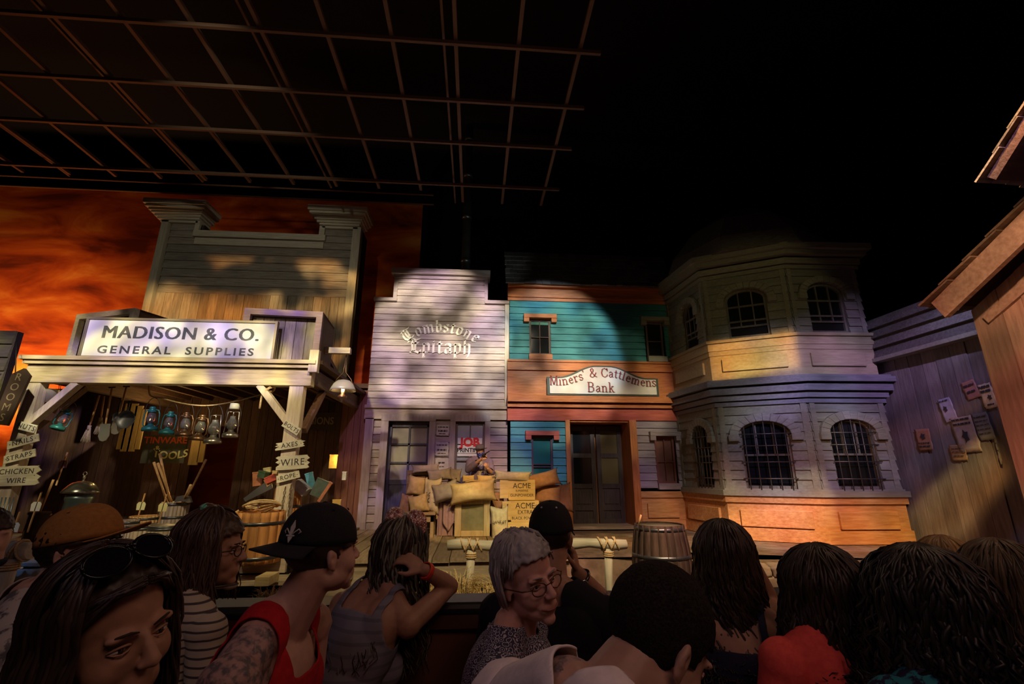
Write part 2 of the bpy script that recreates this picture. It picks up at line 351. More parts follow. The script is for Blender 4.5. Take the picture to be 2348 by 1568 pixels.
# ================================================================ materials
ZS = 0.28                                   # height of the stage street
m_black = mat('flat_black', (.012,.012,.013), .9)
m_void = mat('hall_wall_black', (.018,.016,.020), .95)
m_iron = mat('dark_iron', (.05,.05,.055), .45, .7)
m_steel = mat('pipe_paint', (.16,.09,.06), .55, .2)
m_grey = wood('weathered_grey_boards', (.20,.175,.15), (.36,.32,.28), 'x', .22)
m_greyv = wood('weathered_grey_boards_upright', (.20,.17,.13), (.38,.32,.25), 'z', .35)
m_trimc = wood('pale_trim', (.42,.38,.30), (.58,.54,.44), 'x', .1)
m_trimz = wood('pale_trim_upright', (.40,.36,.28), (.56,.52,.42), 'z', .1)
m_print = wood('whitewashed_boards', (.30,.25,.23), (.50,.43,.40), 'x', .12)
m_printz = wood('mauve_trim', (.26,.20,.21), (.38,.31,.32), 'z', .1)
m_teal = wood('teal_painted_boards', (.03,.17,.20), (.06,.28,.30), 'x', .12, .6)
m_orx = wood('varnished_orange_wood', (.36,.105,.03), (.58,.21,.06), 'x', .1, .5)
m_orz = wood('varnished_orange_posts', (.40,.13,.04), (.62,.25,.08), 'z', .1, .5)
m_bay = wood('grey_green_boards', (.20,.20,.16), (.31,.31,.26), 'x', .12)
m_bayt = wood('olive_trim', (.22,.22,.18), (.33,.32,.26), 'x', .08)
m_shing = wood('roof_shingles', (.10,.095,.09), (.20,.18,.17), 'x', .4)
m_brown = wood('dark_brown_boards', (.07,.035,.025), (.13,.07,.05), 'z', .3)
m_brownx = wood('dark_brown_beams', (.07,.035,.022), (.13,.07,.045), 'x', .3)
m_shed = wood('purple_grey_boards', (.17,.14,.14), (.27,.235,.23), 'z', .25)
m_barn = wood('warm_barn_boards', (.34,.22,.16), (.56,.40,.30), 'z', .3)
m_barnx = wood('warm_barn_fascia', (.34,.22,.16), (.52,.37,.28), 'x', .3)
m_beam = wood('bleached_beam', (.46,.38,.24), (.70,.60,.40), 'x', .1)
m_beamz = wood('bleached_post', (.46,.38,.32), (.68,.60,.50), 'z', .1)
m_plank = wood('boardwalk_planks', (.17,.12,.08), (.33,.25,.17), 'y', .35)
m_plankx = wood('boardwalk_edge', (.22,.17,.12), (.38,.31,.22), 'x', .3)
m_glass = mat('dark_window_glass', (.010,.012,.014), .06, spec=.3)
m_shade = mat('window_blind', (.24,.20,.16), .8)
m_wframe = wood('window_frames', (.10,.075,.07), (.16,.12,.11), 'z', .1)
m_bframe = wood('bay_window_frames', (.15,.14,.11), (.24,.22,.18), 'z', .1)
m_door = wood('dark_doors', (.035,.028,.028), (.07,.055,.05), 'z', .1, .45)
m_dirt = mat('street_dirt', (.14,.095,.065), .95, c2=(.25,.18,.13), scale=5, bump=.6, coord='Object')
m_dark = mat('shadow_board', (.03,.02,.016), .8)

# ================================================================ siding
def spans(x0, x1, cuts):
    out = [(x0, x1)]
    for a, b in cuts:
        out = [s for (p, q) in out for s in ((p, min(q, a)), (max(p, b), q)) if s[1]-s[0] > .01]
    return out
def siding(mb, x0, x1, z0, z1, y, pitch, T=None, holes=(), out=.03, rnd=None):
    """lapped clapboards, lower edge standing out"""
    T = T or Matrix.Identity(4); k = max(1, round((z1-z0)/pitch)); h = (z1-z0)/k
    for i in range(k):
        a = z0 + i*h; b = a + h; edges = sorted({a, b} | {e for hl in holes for e in hl[2:4] if a < e < b})
        for c, d in zip(edges, edges[1:]):
            cuts = [(hl[0], hl[1]) for hl in holes if hl[2] < (c+d)/2 < hl[3]]
            for p, q in spans(x0, x1, cuts):
                fo = lambda z: out*(1-(z-a)/h) + .006
                yo0, yo1 = y-fo(c), y-fo(d)
                pts = [(p,yo0,c),(q,yo0,c),(q,yo1,d),(p,yo1,d),(p,y+.02,c),(q,y+.02,c),(q,y+.02,d),(p,y+.02,d)]
                v = mb._v([T @ Vector(t) for t in pts])
                for f in ((0,1,2,3),(5,4,7,6),(4,0,3,7),(1,5,6,2),(3,2,6,7),(4,5,1,0)): mb._f([v[n] for n in f])
def vboards(mb, x0, x1, z0, z1, y, pitch, T=None, holes=(), jit=.012):
    k = max(1, round((x1-x0)/pitch)); wd = (x1-x0)/k
    for i in range(k):
        a = x0 + i*wd; o = random.uniform(0, jit)
        top = z1
        for p, q in spans(z0, top, [(h[2], h[3]) for h in holes if h[0] < a+wd/2 < h[1]]):
            mb.box(a+.004, a+wd-.004, y-.02-o, y+.02, p, q, T)
def mould(mb, path, layers, T=None):
    """stacked mouldings along a plan path (list of xy); layers of (z0,z1,outset)"""
    T = T or Matrix.Identity(4); n = len(path); pts = [Vector((p[0], p[1], 0)) for p in path]
    offs = []
    for i in range(n):
        ns = []
        for a, b in ((i-1, i), (i, i+1)):
            if a < 0 or b >= n: continue
            d = (pts[b]-pts[a]).normalized(); ns.append(Vector((d.y, -d.x, 0)))
        m = sum(ns, Vector()).normalized(); m = m / max(.3, m.dot(ns[0])); offs.append(m)
    for z0, z1, o in layers:
        rows = []
        for i in range(n):
            a = pts[i] - offs[i]*.05; b = pts[i] + offs[i]*o
            rows.append(mb._v([T @ Vector((a.x,a.y,z0)), T @ Vector((b.x,b.y,z0)), T @ Vector((b.x,b.y,z1)), T @ Vector((a.x,a.y,z1))]))
        for r, s in zip(rows, rows[1:]):
            for j in range(4): mb._f([r[j], r[(j+1)%4], s[(j+1)%4], s[j]])
        mb._f(rows[0]); mb._f(rows[-1][::-1])
def sash(parent, T, x0, x1, z0, z1, cols, rows, mf, mg, y=.03, fw=.05, mun=.022, blind=None, name='window', mb_=None, glassy=.05):
    """window frame with muntins; its pane and blind are sub-parts"""
    m = MB(T)
    m.box(x0, x0+fw, y-.03, y+.03, z0, z1); m.box(x1-fw, x1, y-.03, y+.03, z0, z1)
    m.box(x0+fw, x1-fw, y-.03, y+.03, z1-fw, z1); m.box(x0+fw, x1-fw, y-.03, y+.03, z0, z0+fw)
    for i in range(1, cols):
        x = x0 + (x1-x0)*i/cols; m.box(x-mun/2, x+mun/2, y-.02, y+.015, z0+fw, z1-fw)
    for r in rows:
        z = z0 + (z1-z0)*r; m.box(x0+fw, x1-fw, y-.022, y+.013, z-mun/2, z+mun/2)
    f = m.build(name, mf, parent)
    MB(T).box(x0+.01, x1-.01, y+glassy-.025, y+glassy-.02, z0+.01, z1-.01).build('pane', mg, f)
    if blind:
        MB(T).box(x0+.02, x1-.02, y+.002, y+.006, z0+(z1-z0)*blind[0], z1-.02).build('blind', blind[1], f)
    return f
def arch_pts(xc, zs, a, h, n=12):
    return [(xc + a*cos(pi*i/n), zs + h*sin(pi*i/n)) for i in range(n+1)]
def arch_hood(parent, T, xc, zs, a, h, t, th, m, drop=.12, name='arch_hood'):
    inn = arch_pts(xc, zs, a, h); out = arch_pts(xc, zs, a+t, h+t*.9)
    mb = MB(T); I = Matrix.Identity(4)
    for i in range(len(inn)-1):
        mb.prism([inn[i], out[i], out[i+1], inn[i+1]], Matrix.Translation((0, -th, 0)), th+.03)
    for s in (-1, 1):
        xa, xb = sorted((xc+s*a, xc+s*(a+t+.02))); mb.box(xa, xb, -th-.015, .03, zs-drop, zs+.005)
    return bevel(mb.build(name, m, parent), .012)
def arch_window(parent, T, xc, z0, zs, a, h, mf, rows, cols, bars=False, blind=None):
    """arched sash: frame follows the arch"""
    mb = MB(T); y = .06
    inn = arch_pts(xc, zs, a-.045, h-.045); out = arch_pts(xc, zs, a+.01, h+.01)
    for i in range(len(inn)-1): mb.prism([inn[i], out[i], out[i+1], inn[i+1]], Matrix.Translation((0, y-.03, 0)), .06)
    for s in (-1, 1):
        xa, xb = sorted((xc+s*(a-.045), xc+s*(a+.01))); mb.box(xa, xb, y-.03, y+.03, z0, zs)
    mb.box(xc-a, xc+a, y-.035, y+.03, z0, z0+.05)
    def top(x): return zs + h*math.sqrt(max(0, 1-((x-xc)/a)**2)) - .02
    for i in range(1, cols):
        x = xc - a + 2*a*i/cols; mb.box(x-.012, x+.012, y-.02, y+.01, z0 if bars is None else rows[0], top(x))
    for r in rows: mb.box(xc-a, xc+a, y-.025, y+.012, r-.018, r+.018)
    f = mb.build('window', mf, parent)
    g = [(xc-a, z0), (xc+a, z0)] + arch_pts(xc, zs, a, h)
    MB(T).prism(g, Matrix.Translation((0, y+.02, 0)), .01).build('pane', m_glass, f)
    if bars:
        b = MB(T)
        for i in range(5):
            x = xc - a*.82 + 1.64*a*i/4; b.tube([(x, -.05, z0-.02), (x, -.05, top(x))], .011, 6)
        for z in (z0+.18, z0+.48, z0+.78, z0+1.0): b.tube([(xc-a-.03, -.055, z), (xc+a+.03, -.055, z)], .010, 6)
        b.build('window_bars', mat('window_bar_iron', (.16,.14,.11), .4, .6), f)
    return f
def shingles(mb, x0, x1, p_lo, p_hi, rows, wid=.16, T=None, th=.018):
    """roof courses between two (y,z) points"""
    y0, z0 = p_lo; y1, z1 = p_hi; T = T or Matrix.Identity(4); L = math.hypot(y1-y0, z1-z0); d = (y1-y0)/L, (z1-z0)/L; nn = (-d[1], d[0])
    if nn[1] < 0: nn = (-nn[0], -nn[1])
    h = L/rows
    for i in range(rows):
        x = x0 - random.random()*wid
        while x < x1:
            w_ = wid*random.uniform(.6, 1.3); a = max(x, x0); b = min(x+w_-.006, x1)
            if b-a > .02:
                s0 = i*h - random.uniform(0, .025); s1 = (i+1)*h + .03; o0, o1 = th*2.0, th*.6
                q = [(y0+d[0]*s+nn[0]*o, z0+d[1]*s+nn[1]*o) for s, o in ((s0, 0), (s0, o0), (s1, o1), (s1, -.004))]
                v = mb._v([T @ Vector((xx, yy, zz)) for xx in (a, b) for yy, zz in q])
                for f in ((0,1,2,3),(7,6,5,4),(0,4,5,1),(1,5,6,2),(2,6,7,3),(3,7,4,0)): mb._f([v[n] for n in f])
            x += w_
I4 = Matrix.Identity(4)

# ================================================================ hall shell
MB().box(-16, 12, -3, 15.5, -.45, -.35).build('floor', mat('hall_floor', (.03,.027,.027), .8), kind='structure')
MB().box(-16, 12, 15, 15.3, -.45, 12).build('wall_back', m_void, kind='structure')
MB().box(-16.2, -16, -3, 15.3, -.45, 12).build('wall_left', m_void, kind='structure')
MB().box(12, 12.2, -3, 15.3, -.45, 12).build('wall_right', m_void, kind='structure')
MB().box(-16, 12, -3.2, -3, -.45, 12).build('wall_front', m_void, kind='structure')
MB().box(-16, 12, -3, 15.3, 11.9, 12.1).build('ceiling', m_void, kind='structure')
# suspended pipe grid
lg = thing('ceiling_grid', (-2, 7, 7.5), 'rust brown metal pipe grid hanging under the black ceiling', 'ceiling grid')
for i in range(13):
    x = -9.6 + i*.92
    dz = .05
    y0 = 1.5; y1 = 9.2 if i < 10 else 9.6
    MB().box(x-.028, x+.028, y0, y1, 7.53, 7.59).build('long_bar', m_steel, lg)
    if i % 3 == 1: MB().box(x-.2, x-.165, y0, y1+.2, 7.62, 7.66).build('conduit', m_steel, lg)
for y in (3.3, 4.35, 5.38, 6.47, 7.52, 8.87):
    MB().box(-13, 1.75, y-.022, y+.022, 7.47, 7.53).build('cross_bar', m_steel, lg)
for j, (y, z) in enumerate(((10.6, 8.35), (10.8, 8.2))):
    MB().tube([(-14, y, z), (-1.2, y, z-.02)], .022, 8).build('lighting_pipe', mat('batten_pipe', (.20,.10,.06), .5), label=('upper' if j == 0 else 'lower')+' of the two thin pipes running above the orange sky backdrop', cat='pipe', group='pipes above the sky backdrop')
sp = thing('ceiling_duct', (-.45, 12.2, 0), 'tall thin steel pipe rising behind the print shop to the ceiling', 'pipe')
MB().tube([(-.37,12.2,.3),(-.37,12.2,11.8)], .125, 16).build('pipe', mat('galvanised', (.22,.23,.22), .35, .8, c2=(.34,.34,.32), scale=3), sp)
for z in (7.2, 8.6, 10.0, 11.3): MB().tube([(-.37,12.2,z),(-.37,12.2,z+.12)], .14, 16).build('collar', mat('galvanised', (.2,.2,.2)), sp)
# painted sky
def sky_mat():
    m = bpy.data.materials.new('painted_sunset_clouds'); m.use_nodes = True; nt = m.node_tree; N = nt.nodes; L = nt.links; b = N['Principled BSDF']
    b.inputs['Roughness'].default_value = .9; b.inputs['Specular IOR Level'].default_value = .05
    tc = N.new('ShaderNodeTexCoord'); mp = N.new('ShaderNodeMapping'); mp.inputs['Scale'].default_value = (.28, 1, .75); L.new(tc.outputs['Object'], mp.inputs[0])
    n = N.new('ShaderNodeTexNoise'); n.inputs['Scale'].default_value = 1.5; n.inputs['Detail'].default_value = 7; n.inputs['Roughness'].default_value = .55; n.inputs['Distortion'].default_value = .6
    L.new(mp.outputs[0], n.inputs['Vector'])
    rp = N.new('ShaderNodeValToRGB'); L.new(n.outputs[0], rp.inputs[0]); e = rp.color_ramp.elements
    e[0].position = .36; e[0].color = (.16,.028,.012,1); e[1].position = .70; e[1].color = (.86,.34,.06,1)
    k = e.new(.46); k.color = (.42,.07,.015,1); k = e.new(.56); k.color = (.62,.14,.022,1)
    L.new(rp.outputs[0], b.inputs['Base Color']); return m
MB().box(-15, -1.78, 13, 13.06, .3, 9.55).build('sky_backdrop', sky_mat(), label='painted orange sunset sky backdrop with drifting clouds behind the western shops', cat='backdrop')

# ================================================================ street, boardwalk
MB().box(-9.5, 11, 7.2, 15, -.3, ZS-.03).build('floor_stage', m_dirt, kind='structure')
def slab(poly, z0, z1, name, m, **k):
    mb = MB(); a = mb._v([(p[0], p[1], z0) for p in poly]); b = mb._v([(p[0], p[1], z1) for p in poly]); mb._f(a[::-1]); mb._f(b)
    for i in range(len(poly)): mb._f([a[i], a[(i+1)%len(poly)], b[(i+1)%len(poly)], b[i]])
    return mb.build(name, m, **k)
bw = thing('boardwalk', (-.6, 9, 0), 'wooden plank boardwalk in front of the print shop', 'boardwalk')
mb = MB(); x = -2.45
while x < 1.3:
    w_ = random.uniform(.24, .34); mb.box(x, x+w_-.012, 7.15-random.random()*.05, 10.6, ZS-.03, ZS+.02+random.random()*.008); x += w_
mb.build('deck_planks', m_plank, bw)
MB().box(-2.4, 1.1, 7.02, 7.09, -.0, ZS-.07).build('fascia_board', m_plankx, bw)
MB().box(-2.4, 1.25, 7.3, 7.36, -.33, -.06).build('dark_skirt', m_black, bw)
bw2 = thing('store_porch', (-5, 9, 0), 'raised plank porch floor under the general store awning', 'porch')
mb = MB(); x = -8.0
while x < -2.5:
    w_ = random.uniform(.26, .36); mb.box(x, x+w_-.012, 7.05, 11, ZS+.02, ZS+.07); x += w_
mb.build('deck_planks', m_plank, bw2)
MB().box(-8, -2.5, 7.0, 7.06, ZS-.1, ZS+.06).build('fascia_board', wood('pale_porch_edge', (.38,.31,.24), (.6,.5,.4), 'x', .1), bw2)
MB().box(-8, -2.5, 7.1, 7.16, -.33, ZS-.08).build('dark_skirt', m_black, bw2)
for i, (z, y) in enumerate(((ZS-.12, 6.6), (ZS-.32, 6.2))):
    MB().box(-4.0+.2*i, -2.0, y, y+.4, z-.05, z).build('step', m_plankx, bw2)
mb = MB()
for i in range(3): mb.box(-2.45, -1.6, 7.2-.3*(i+1), 7.2-.3*i, ZS-.12*(i+1)-.06, ZS-.12*(i+1))
mb.build('porch_steps', m_plankx, label='dark plank steps between the store porch and the print shop boardwalk', cat='steps')

# ================================================================ general store
st = thing('general_store', (-5.4, 11, ZS), 'tall grey false-fronted general store with square capped corners and wide porch awning', 'building')
mb = MB(); siding(mb, -7.66, -3.2, 5.6, 6.88, 11, .205); siding(mb, -7.66, -6.95, 6.88, 7.45, 11, .2); siding(mb, -4.05, -3.2, 6.88, 7.45, 11, .2)
mb.build('lapped_boards', m_grey, st)
mb = MB(); vboards(mb, -7.66, -3.2, 3.1, 5.6, 11, .2); mb.build('upright_boards', m_greyv, st)
build_each(MB().box(-7.86, -3.0, 11.03, 11.5, 3.0, 6.9).box(-7.86,-6.9,11.03,11.5,6.9,7.45).box(-4.05,-3.0,11.03,11.5,6.9,7.45), 'wall_core', m_dark, st)
mb = MB(); mb.box(-7.86, -7.70, 10.9, 11.05, 3.0, 7.5); mb.box(-3.22, -3.02, 10.9, 11.05, 3.2, 7.5); build_each(mb, 'corner_trim', m_trimz, st)
mb = MB(); mb.box(-7.06, -3.88, 10.88, 11.3, 7.08, 7.24); mb.box(-7.02, -3.92, 10.93, 11.1, 6.88, 7.06)
mb.box(-7.06, -6.95, 10.9, 11.1, 7.24, 7.5); mb.box(-4.05, -3.92, 10.9, 11.1, 7.24, 7.5); build_each(mb, 'parapet_trim', m_trimc, st)
for xa, xb in ((-7.95, -6.95), (-4.05, -3.05)):
    mb = MB()
    for i, (z, o) in enumerate(((7.50, .0), (7.61, .10), (7.72, .20), (7.79, .24))):
        mb.box(xa-o, xb+o*.9, 10.84-o, 11.35, z, z+(.06 if i < 3 else .13))
        mb.box(xa-o+.05, xb+o*.9-.05, 10.9-o, 11.3, z-.06, z)
    bevel(mb.build('capital', m_trimc, st), .008)
# store porch back wall and side
mb = MB(); vboards(mb, -9.6, -3.0, ZS, 3.25, 11.0, .19, holes=[(-6.3, -5.2, ZS, 2.45)]); mb.build('porch_back_wall', m_brown, st)
mb = MB(); vboards(mb, -3.0, -2.43, ZS, 3.35, 10.75, .14); mb.build('side_boards', wood('red_brown_boards', (.12,.045,.03), (.2,.085,.055), 'z', .3), st)
MB().box(-3.05, -2.4, 10.62, 10.9, 3.3, 3.4).build('side_cap', m_brownx, st)
# awning
aw = MB(); aw.box(-6.86, -2.62, 7.48, 7.66, 2.79, 3.06); bevel(aw.build('front_beam', m_beam, st), .01)
mb = MB(); mb.box(-6.93, -2.55, 7.38, 7.6, 3.13, 3.19); mb.box(-6.89, -2.59, 7.42, 7.6, 3.07, 3.12); build_each(mb, 'cornice', m_beam, st)
mb = MB(); mb.box(-2.78, -2.64, 7.62, 11, 2.85, 3.1); mb.box(-6.86, -6.74, 7.62, 11, 2.85, 3.1); build_each(mb, 'side_beam', wood('brown_side_beam', (.12,.075,.05), (.2,.13,.09), 'y', .1), st)
mb = MB(); mb.box(-6.95, -2.5, 7.55, 11, 3.16, 3.22)
for i in range(9): mb.box(-6.5+i*.46, -6.42+i*.46, 7.66, 11, 3.02, 3.16)
mb.build('awning_roof', m_brownx, st)
MB().box(-2.66,-2.52,7.4,7.5,3.0,3.36).build('roof_tip', m_beamz, st)
for x0, x1, yb in ((-2.95, -2.73, 7.5), (-6.83, -6.62, 7.5)):
    bevel(MB().box(x0, x1, yb, yb+.16, ZS, 2.79).build('post', m_beamz, st), .01)
for a, b in (((-3.42,7.56,2.80), (-2.9,7.56,2.2)), ((-6.12,7.56,2.80), (-6.68,7.56,2.15))):
    bevel(MB().bar(a, b, .1, .13, (0,1,0)).build('brace', m_beamz, st), .008)
for a, b in (((-2.71,8.4,2.85), (-2.71,7.66,2.1)), ((-6.7,8.4,2.85), (-6.7,7.66,2.1))):
    MB().bar(a, b, .1, .1, (1,0,0)).build('brace', m_brown, st)
# roof boxes above the awning
def roof_box(xa, ya, xb, yb, z0, z1, depth, label, m1, m2):
    t = thing('roof_box', (xa, ya, z0), label, 'roof box', 'wooden boxes on the awning roof')
    F = frame((xa, ya, 0), (xb-xa, yb-ya)); L = math.hypot(xb-xa, yb-ya); e = .1
    mb = MB(F); mb.box(0, L, -.03, .06, z1-e, z1); mb.box(0, e, -.03, .06, z0, z1-e); mb.box(L-e, L, -.03, .06, z0, z1-e); mb.build('frame', m1, t)
    mb = MB(F); vboards(mb, e, L-e, z0, z1-e, .12, .16); mb.build('back_boards', m2, t)
    mb = MB(F); mb.box(L-.05, L, .06, depth, z0, z1); mb.box(0, .05, .06, depth, z0, z1); mb.box(0, L, .06, depth, z1-.04, z1-.01); mb.build('side_panel', m_brownx, t)
a = G(180,722,4.25); b = G(314,707,4.25)
roof_box(a.x, a.y, b.x, b.y, 3.2, 4.25, 1.0, 'pale framed roof box behind the left end of the store sign', m_trimc, m_greyv)
a = G(563,707,4.05); b = G(742,716,4.05)
roof_box(a.x, a.y, b.x, b.y, 3.2, 4.05, .9, 'purple-lit brown roof box behind the right end of the store sign', wood('purple_lit_frame', (.26,.17,.2), (.36,.25,.29), 'x', .1), m_greyv)  # purple light put into the brown frame's colour
# store sign
sg = thing('store_sign', (-4.7, 7.45, 3.19), 'long white sign reading MADISON & CO. GENERAL SUPPLIES on the awning', 'sign')
MB().box(-6.08, -3.26, 7.42, 7.46, 3.2, 3.79).build('panel', mat('white_sign_paint', (.78,.80,.80), .5, c2=(.88,.88,.86), scale=4), sg)
mb = MB(); mb.box(-6.12, -3.22, 7.40, 7.47, 3.79, 3.825); mb.box(-6.12,-6.085,7.40,7.47,3.19,3.79); mb.box(-3.255,-3.22,7.40,7.47,3.19,3.79); mb.box(-6.12,-3.22,7.40,7.47,3.17,3.2)
mb.build('frame', mat('sign_frame_brass', (.30,.26,.18), .4, .4), sg)
m_letg = mat('charcoal_lettering', (.085,.095,.105), .6, c2=(.30,.29,.25), scale=2.2, lo=.5, hi=.75)
text_obj('lettering', 'MADISON & CO.', Matrix.Translation((-4.68,7.42,3.58)), .29, m_letg, sg, dup=.02, sx=1.02, spacing=1.10)
text_obj('lettering', 'GENERAL  SUPPLIES', Matrix.Translation((-4.70,7.42,3.30)), .17, m_letg, sg, bold=.004, sx=1.22, spacing=1.32)

# ================================================================ print shop
pr = thing('print_shop', (-.85, 10.6, ZS), 'whitewashed stepped false front with Tombstone Epitaph in pale blackletter', 'building')
hol = [(-1.92,-1.02,ZS,2.56), (-.44,.22,1.1,2.56)]
mb = MB(); siding(mb, -2.43, .73, 2.92, 5.38, 10.6, .157); siding(mb, -1.94, .19, 5.38, 6.04, 10.6, .157); mb.build('lapped_boards', m_print, pr)
m_pb = wood('purple_brown_boards', (.22,.17,.16), (.36,.29,.27), 'x', .2)
for xa, xb, hh in ((-2.43,-2.0,[]),(-.94,.73,[(-.5,.28,1.05,2.7)])):
    mb = MB(); siding(mb, xa, xb, ZS, 2.6, 10.64, .17, holes=hh); mb.build('lower_boards', m_pb, pr)
build_each(MB().box(-2.42,.72,10.72,11.2,2.6,5.4).box(-2.0,.22,10.66,11.1,5.4,6.05).box(-2.42,-2,10.72,11.2,ZS,2.6).box(-.94,-.5,10.72,11.2,ZS,2.6).box(.28,.72,10.72,11.2,ZS,2.6), 'wall_core', m_dark, pr)
mb = MB(); mb.box(-2.08, .29, 10.42, 10.9, 6.06, 6.2); mb.box(-2.02,.23,10.52,10.8,5.98,6.06)
mb.box(-2.46,-1.92,10.5,10.8,5.38,5.46); mb.box(.17,.76,10.5,10.8,5.38,5.46); mb.box(-2.02,-1.93,10.54,10.62,5.42,5.98); mb.box(.16,.24,10.54,10.62,5.42,5.98); build_each(mb, 'parapet_trim', wood('print_cap', (.28,.23,.22), (.42,.36,.34), 'x', .1), pr)
mb = MB(); mb.box(-2.46,.76,10.50,10.66,2.84,2.91); mb.box(-2.46,.76,10.56,10.66,2.6,2.84); mb.build('cornice', wood('print_cornice', (.26,.2,.18), (.4,.32,.28), 'x', .1), pr)
MB().box(.66,.76,10.54,10.62,2.92,5.4).build('corner_trim', m_trimz, pr)
mb = MB()
for a, b in ((-2.43,-2.25),(-2.08,-1.92),(-1.02,-.88),(-.56,-.44),(.22,.34)): mb.box(a, b, 10.56, 10.66, ZS, 2.62)
mb.box(-2.08, -.88, 10.55, 10.66, 2.56, 2.7); mb.box(-.56, .34, 10.55, 10.66, 2.56, 2.7); mb.box(-.5,.3,10.53,10.68,.98,1.08); build_each(mb, 'opening_trim', m_printz, pr)
dr = MB(); dr.box(-1.92,-1.86,10.72,10.78,ZS,2.5); dr.box(-1.08,-1.02,10.72,10.78,ZS,2.5); dr.box(-1.92,-1.02,10.72,10.78,2.44,2.56)
for z in (2.06, 1.66): dr.box(-1.86,-1.08,10.73,10.77,z-.02,z+.02)
dr.box(-1.49,-1.45,10.73,10.77,1.3,2.44); dr.box(-1.86,-1.08,10.73,10.78,1.2,1.3); dr.box(-1.86,-1.08,10.75,10.78,ZS,1.2)
dr.box(-1.78,-1.16,10.735,10.76,.5,.95); d_ = dr.build('door', mat('indigo_door', (.04,.035,.055), .5, c2=(.07,.06,.09), scale=4, stretch=(9,9,1)), pr)
MB().box(-1.87,-1.07,10.775,10.785,1.3,2.44).build('pane', mat('frosted_glass', (.20,.17,.15), .35, c2=(.34,.29,.23), scale=1.5, spec=.5), d_)
wf = sash(pr, Matrix.Translation((0,10.66,0)), -.44, .22, 1.08, 2.56, 2, (.42,.66), m_wframe, mat('blue_grey_glass', (.22,.24,.30), .3, c2=(.34,.36,.42), scale=1.2, spec=.5), fw=.045)
MB().box(-.385,.165,10.668,10.671,1.87,2.20).build('notice_sheet', mat('white_paper', (.68,.70,.74), .7), wf)
T = Matrix.Translation((-.11,10.666,2.10)); text_obj('red_lettering', 'JOB', T, .26, mat('red_paint', (.62,.02,.03), .5), wf, bold=.012, sx=1.0)
text_obj('black_lettering', 'PRINTING', Matrix.Translation((-.11,10.666,1.93)), .125, mat('black_paint', (.02,.02,.025), .5), wf, bold=.004)
MB().box(-.385,.165,10.668,10.671,1.80,1.86).build('blank_sheet', mat('white_paper', (.6,.6,.6)), wf)
m_cream = mat('cream_lettering_paint', (.92,.90,.76), .6)
def arcP(x): Rr = 1.25; a = -x/Rr; return (Rr*cos(a)-Rr, a)
pen_text('lettering', 'TombstoNe', Matrix.Translation((-.84,10.56,4.65)), .30, m_cream, pr, nib=(.07,.055), arcf=arcP, up=.032, space=.09)
pen_text('lettering', 'Epitaph', Matrix.Translation((-.85,10.56,4.13)), .36, m_cream, pr, nib=(.07,.055), up=.032, space=.08)
# ================================================================ notices
m_ink = mat('notice_ink', (.05,.045,.05), .8)
def poster(F, x0, x1, z0, z1, label, col, tilt=0, lines=(), group=None, pic=None, big=None, cat='poster'):
    """paper notice with its own printed lines; F is a wall frame"""
    cx, cz = (x0+x1)/2, (z0+z1)/2; T = F @ Matrix.Translation((cx, 0, cz)) @ Matrix.Rotation(R(tilt), 4, 'Y'); w2, h2 = (x1-x0)/2, (z1-z0)/2
    base = T @ Vector((0,0,-h2)); t = thing('poster', base, label, cat, group)
    mb = MB(T); n = 8
    for i in range(n):
        for j in range(n): pass
    g = [[mb._v([(-w2+2*w2*i/n + random.uniform(-.006,.006)*(i in (0,n)), -.012-.012*abs(math.sin(i*1.3+j*.9))*(1 if j in (0,n) or i in (0,n) else .3), -h2+2*h2*j/n + random.uniform(-.006,.006)*(j in (0,n)))])[0] for j in range(n+1)] for i in range(n+1)]
    for i in range(n):
        for j in range(n): mb._f([g[i][j], g[i+1][j], g[i+1][j+1], g[i][j+1]], True)
    o = mb.build('sheet', mat('paper_%d_%d_%d' % tuple(int(c*100) for c in col), col, .85, c2=tuple(c*.75 for c in col), scale=9), t)
    s = o.modifiers.new('thickness', 'SOLIDIFY'); s.thickness = .002
    mk = MB(T)
    for (z, wd, h) in lines:
        x = -w2*wd
        while x < w2*wd - .01:
            l = random.uniform(.02, .07); mk.box(x, min(x+l, w2*wd), -.03, -.027, z*h2-h/2, z*h2+h/2); x += l + .014
    if pic:
        px, pz, pw, ph = pic; mk.prism([(px*w2+pw*cos(a)*w2*(1 if k % 2 else .55), pz*h2+ph*sin(a)*h2*(1 if k % 2 else .6)) for k, a in enumerate([2*pi*q/10 for q in range(10)])], Matrix.Translation((0,-.03,0)), .003)
    if lines or pic: mk.build('printing', m_ink, t)
    else: mk.b.free()
    if big: text_obj('printing', big[0], T @ Matrix.Translation((0, -.03, big[2]*h2)), big[1], m_ink, t, bold=.002)
    return t
PF = Matrix.Translation((0, 10.6, 0))
pcol = (.50,.44,.42)
poster(PF, -.86, -.58, 2.24, 2.48, 'upper small notice pinned between the print shop door and window', pcol, 1, [(.6,.8,.02),(-.1,.7,.035),(-.6,.6,.012)], 'notices on the print shop wall')
poster(PF, -.87, -.58, 1.80, 2.10, 'middle small notice pinned between the print shop door and window', pcol, 0, [(.6,.8,.02),(-.1,.7,.035),(-.6,.6,.012)], 'notices on the print shop wall')
poster(PF, -.86, -.56, 1.48, 1.76, 'lowest small notice pinned between the print shop door and window', pcol, -1, [(.3,.5,.03),(-.3,.4,.012)], 'notices on the print shop wall')
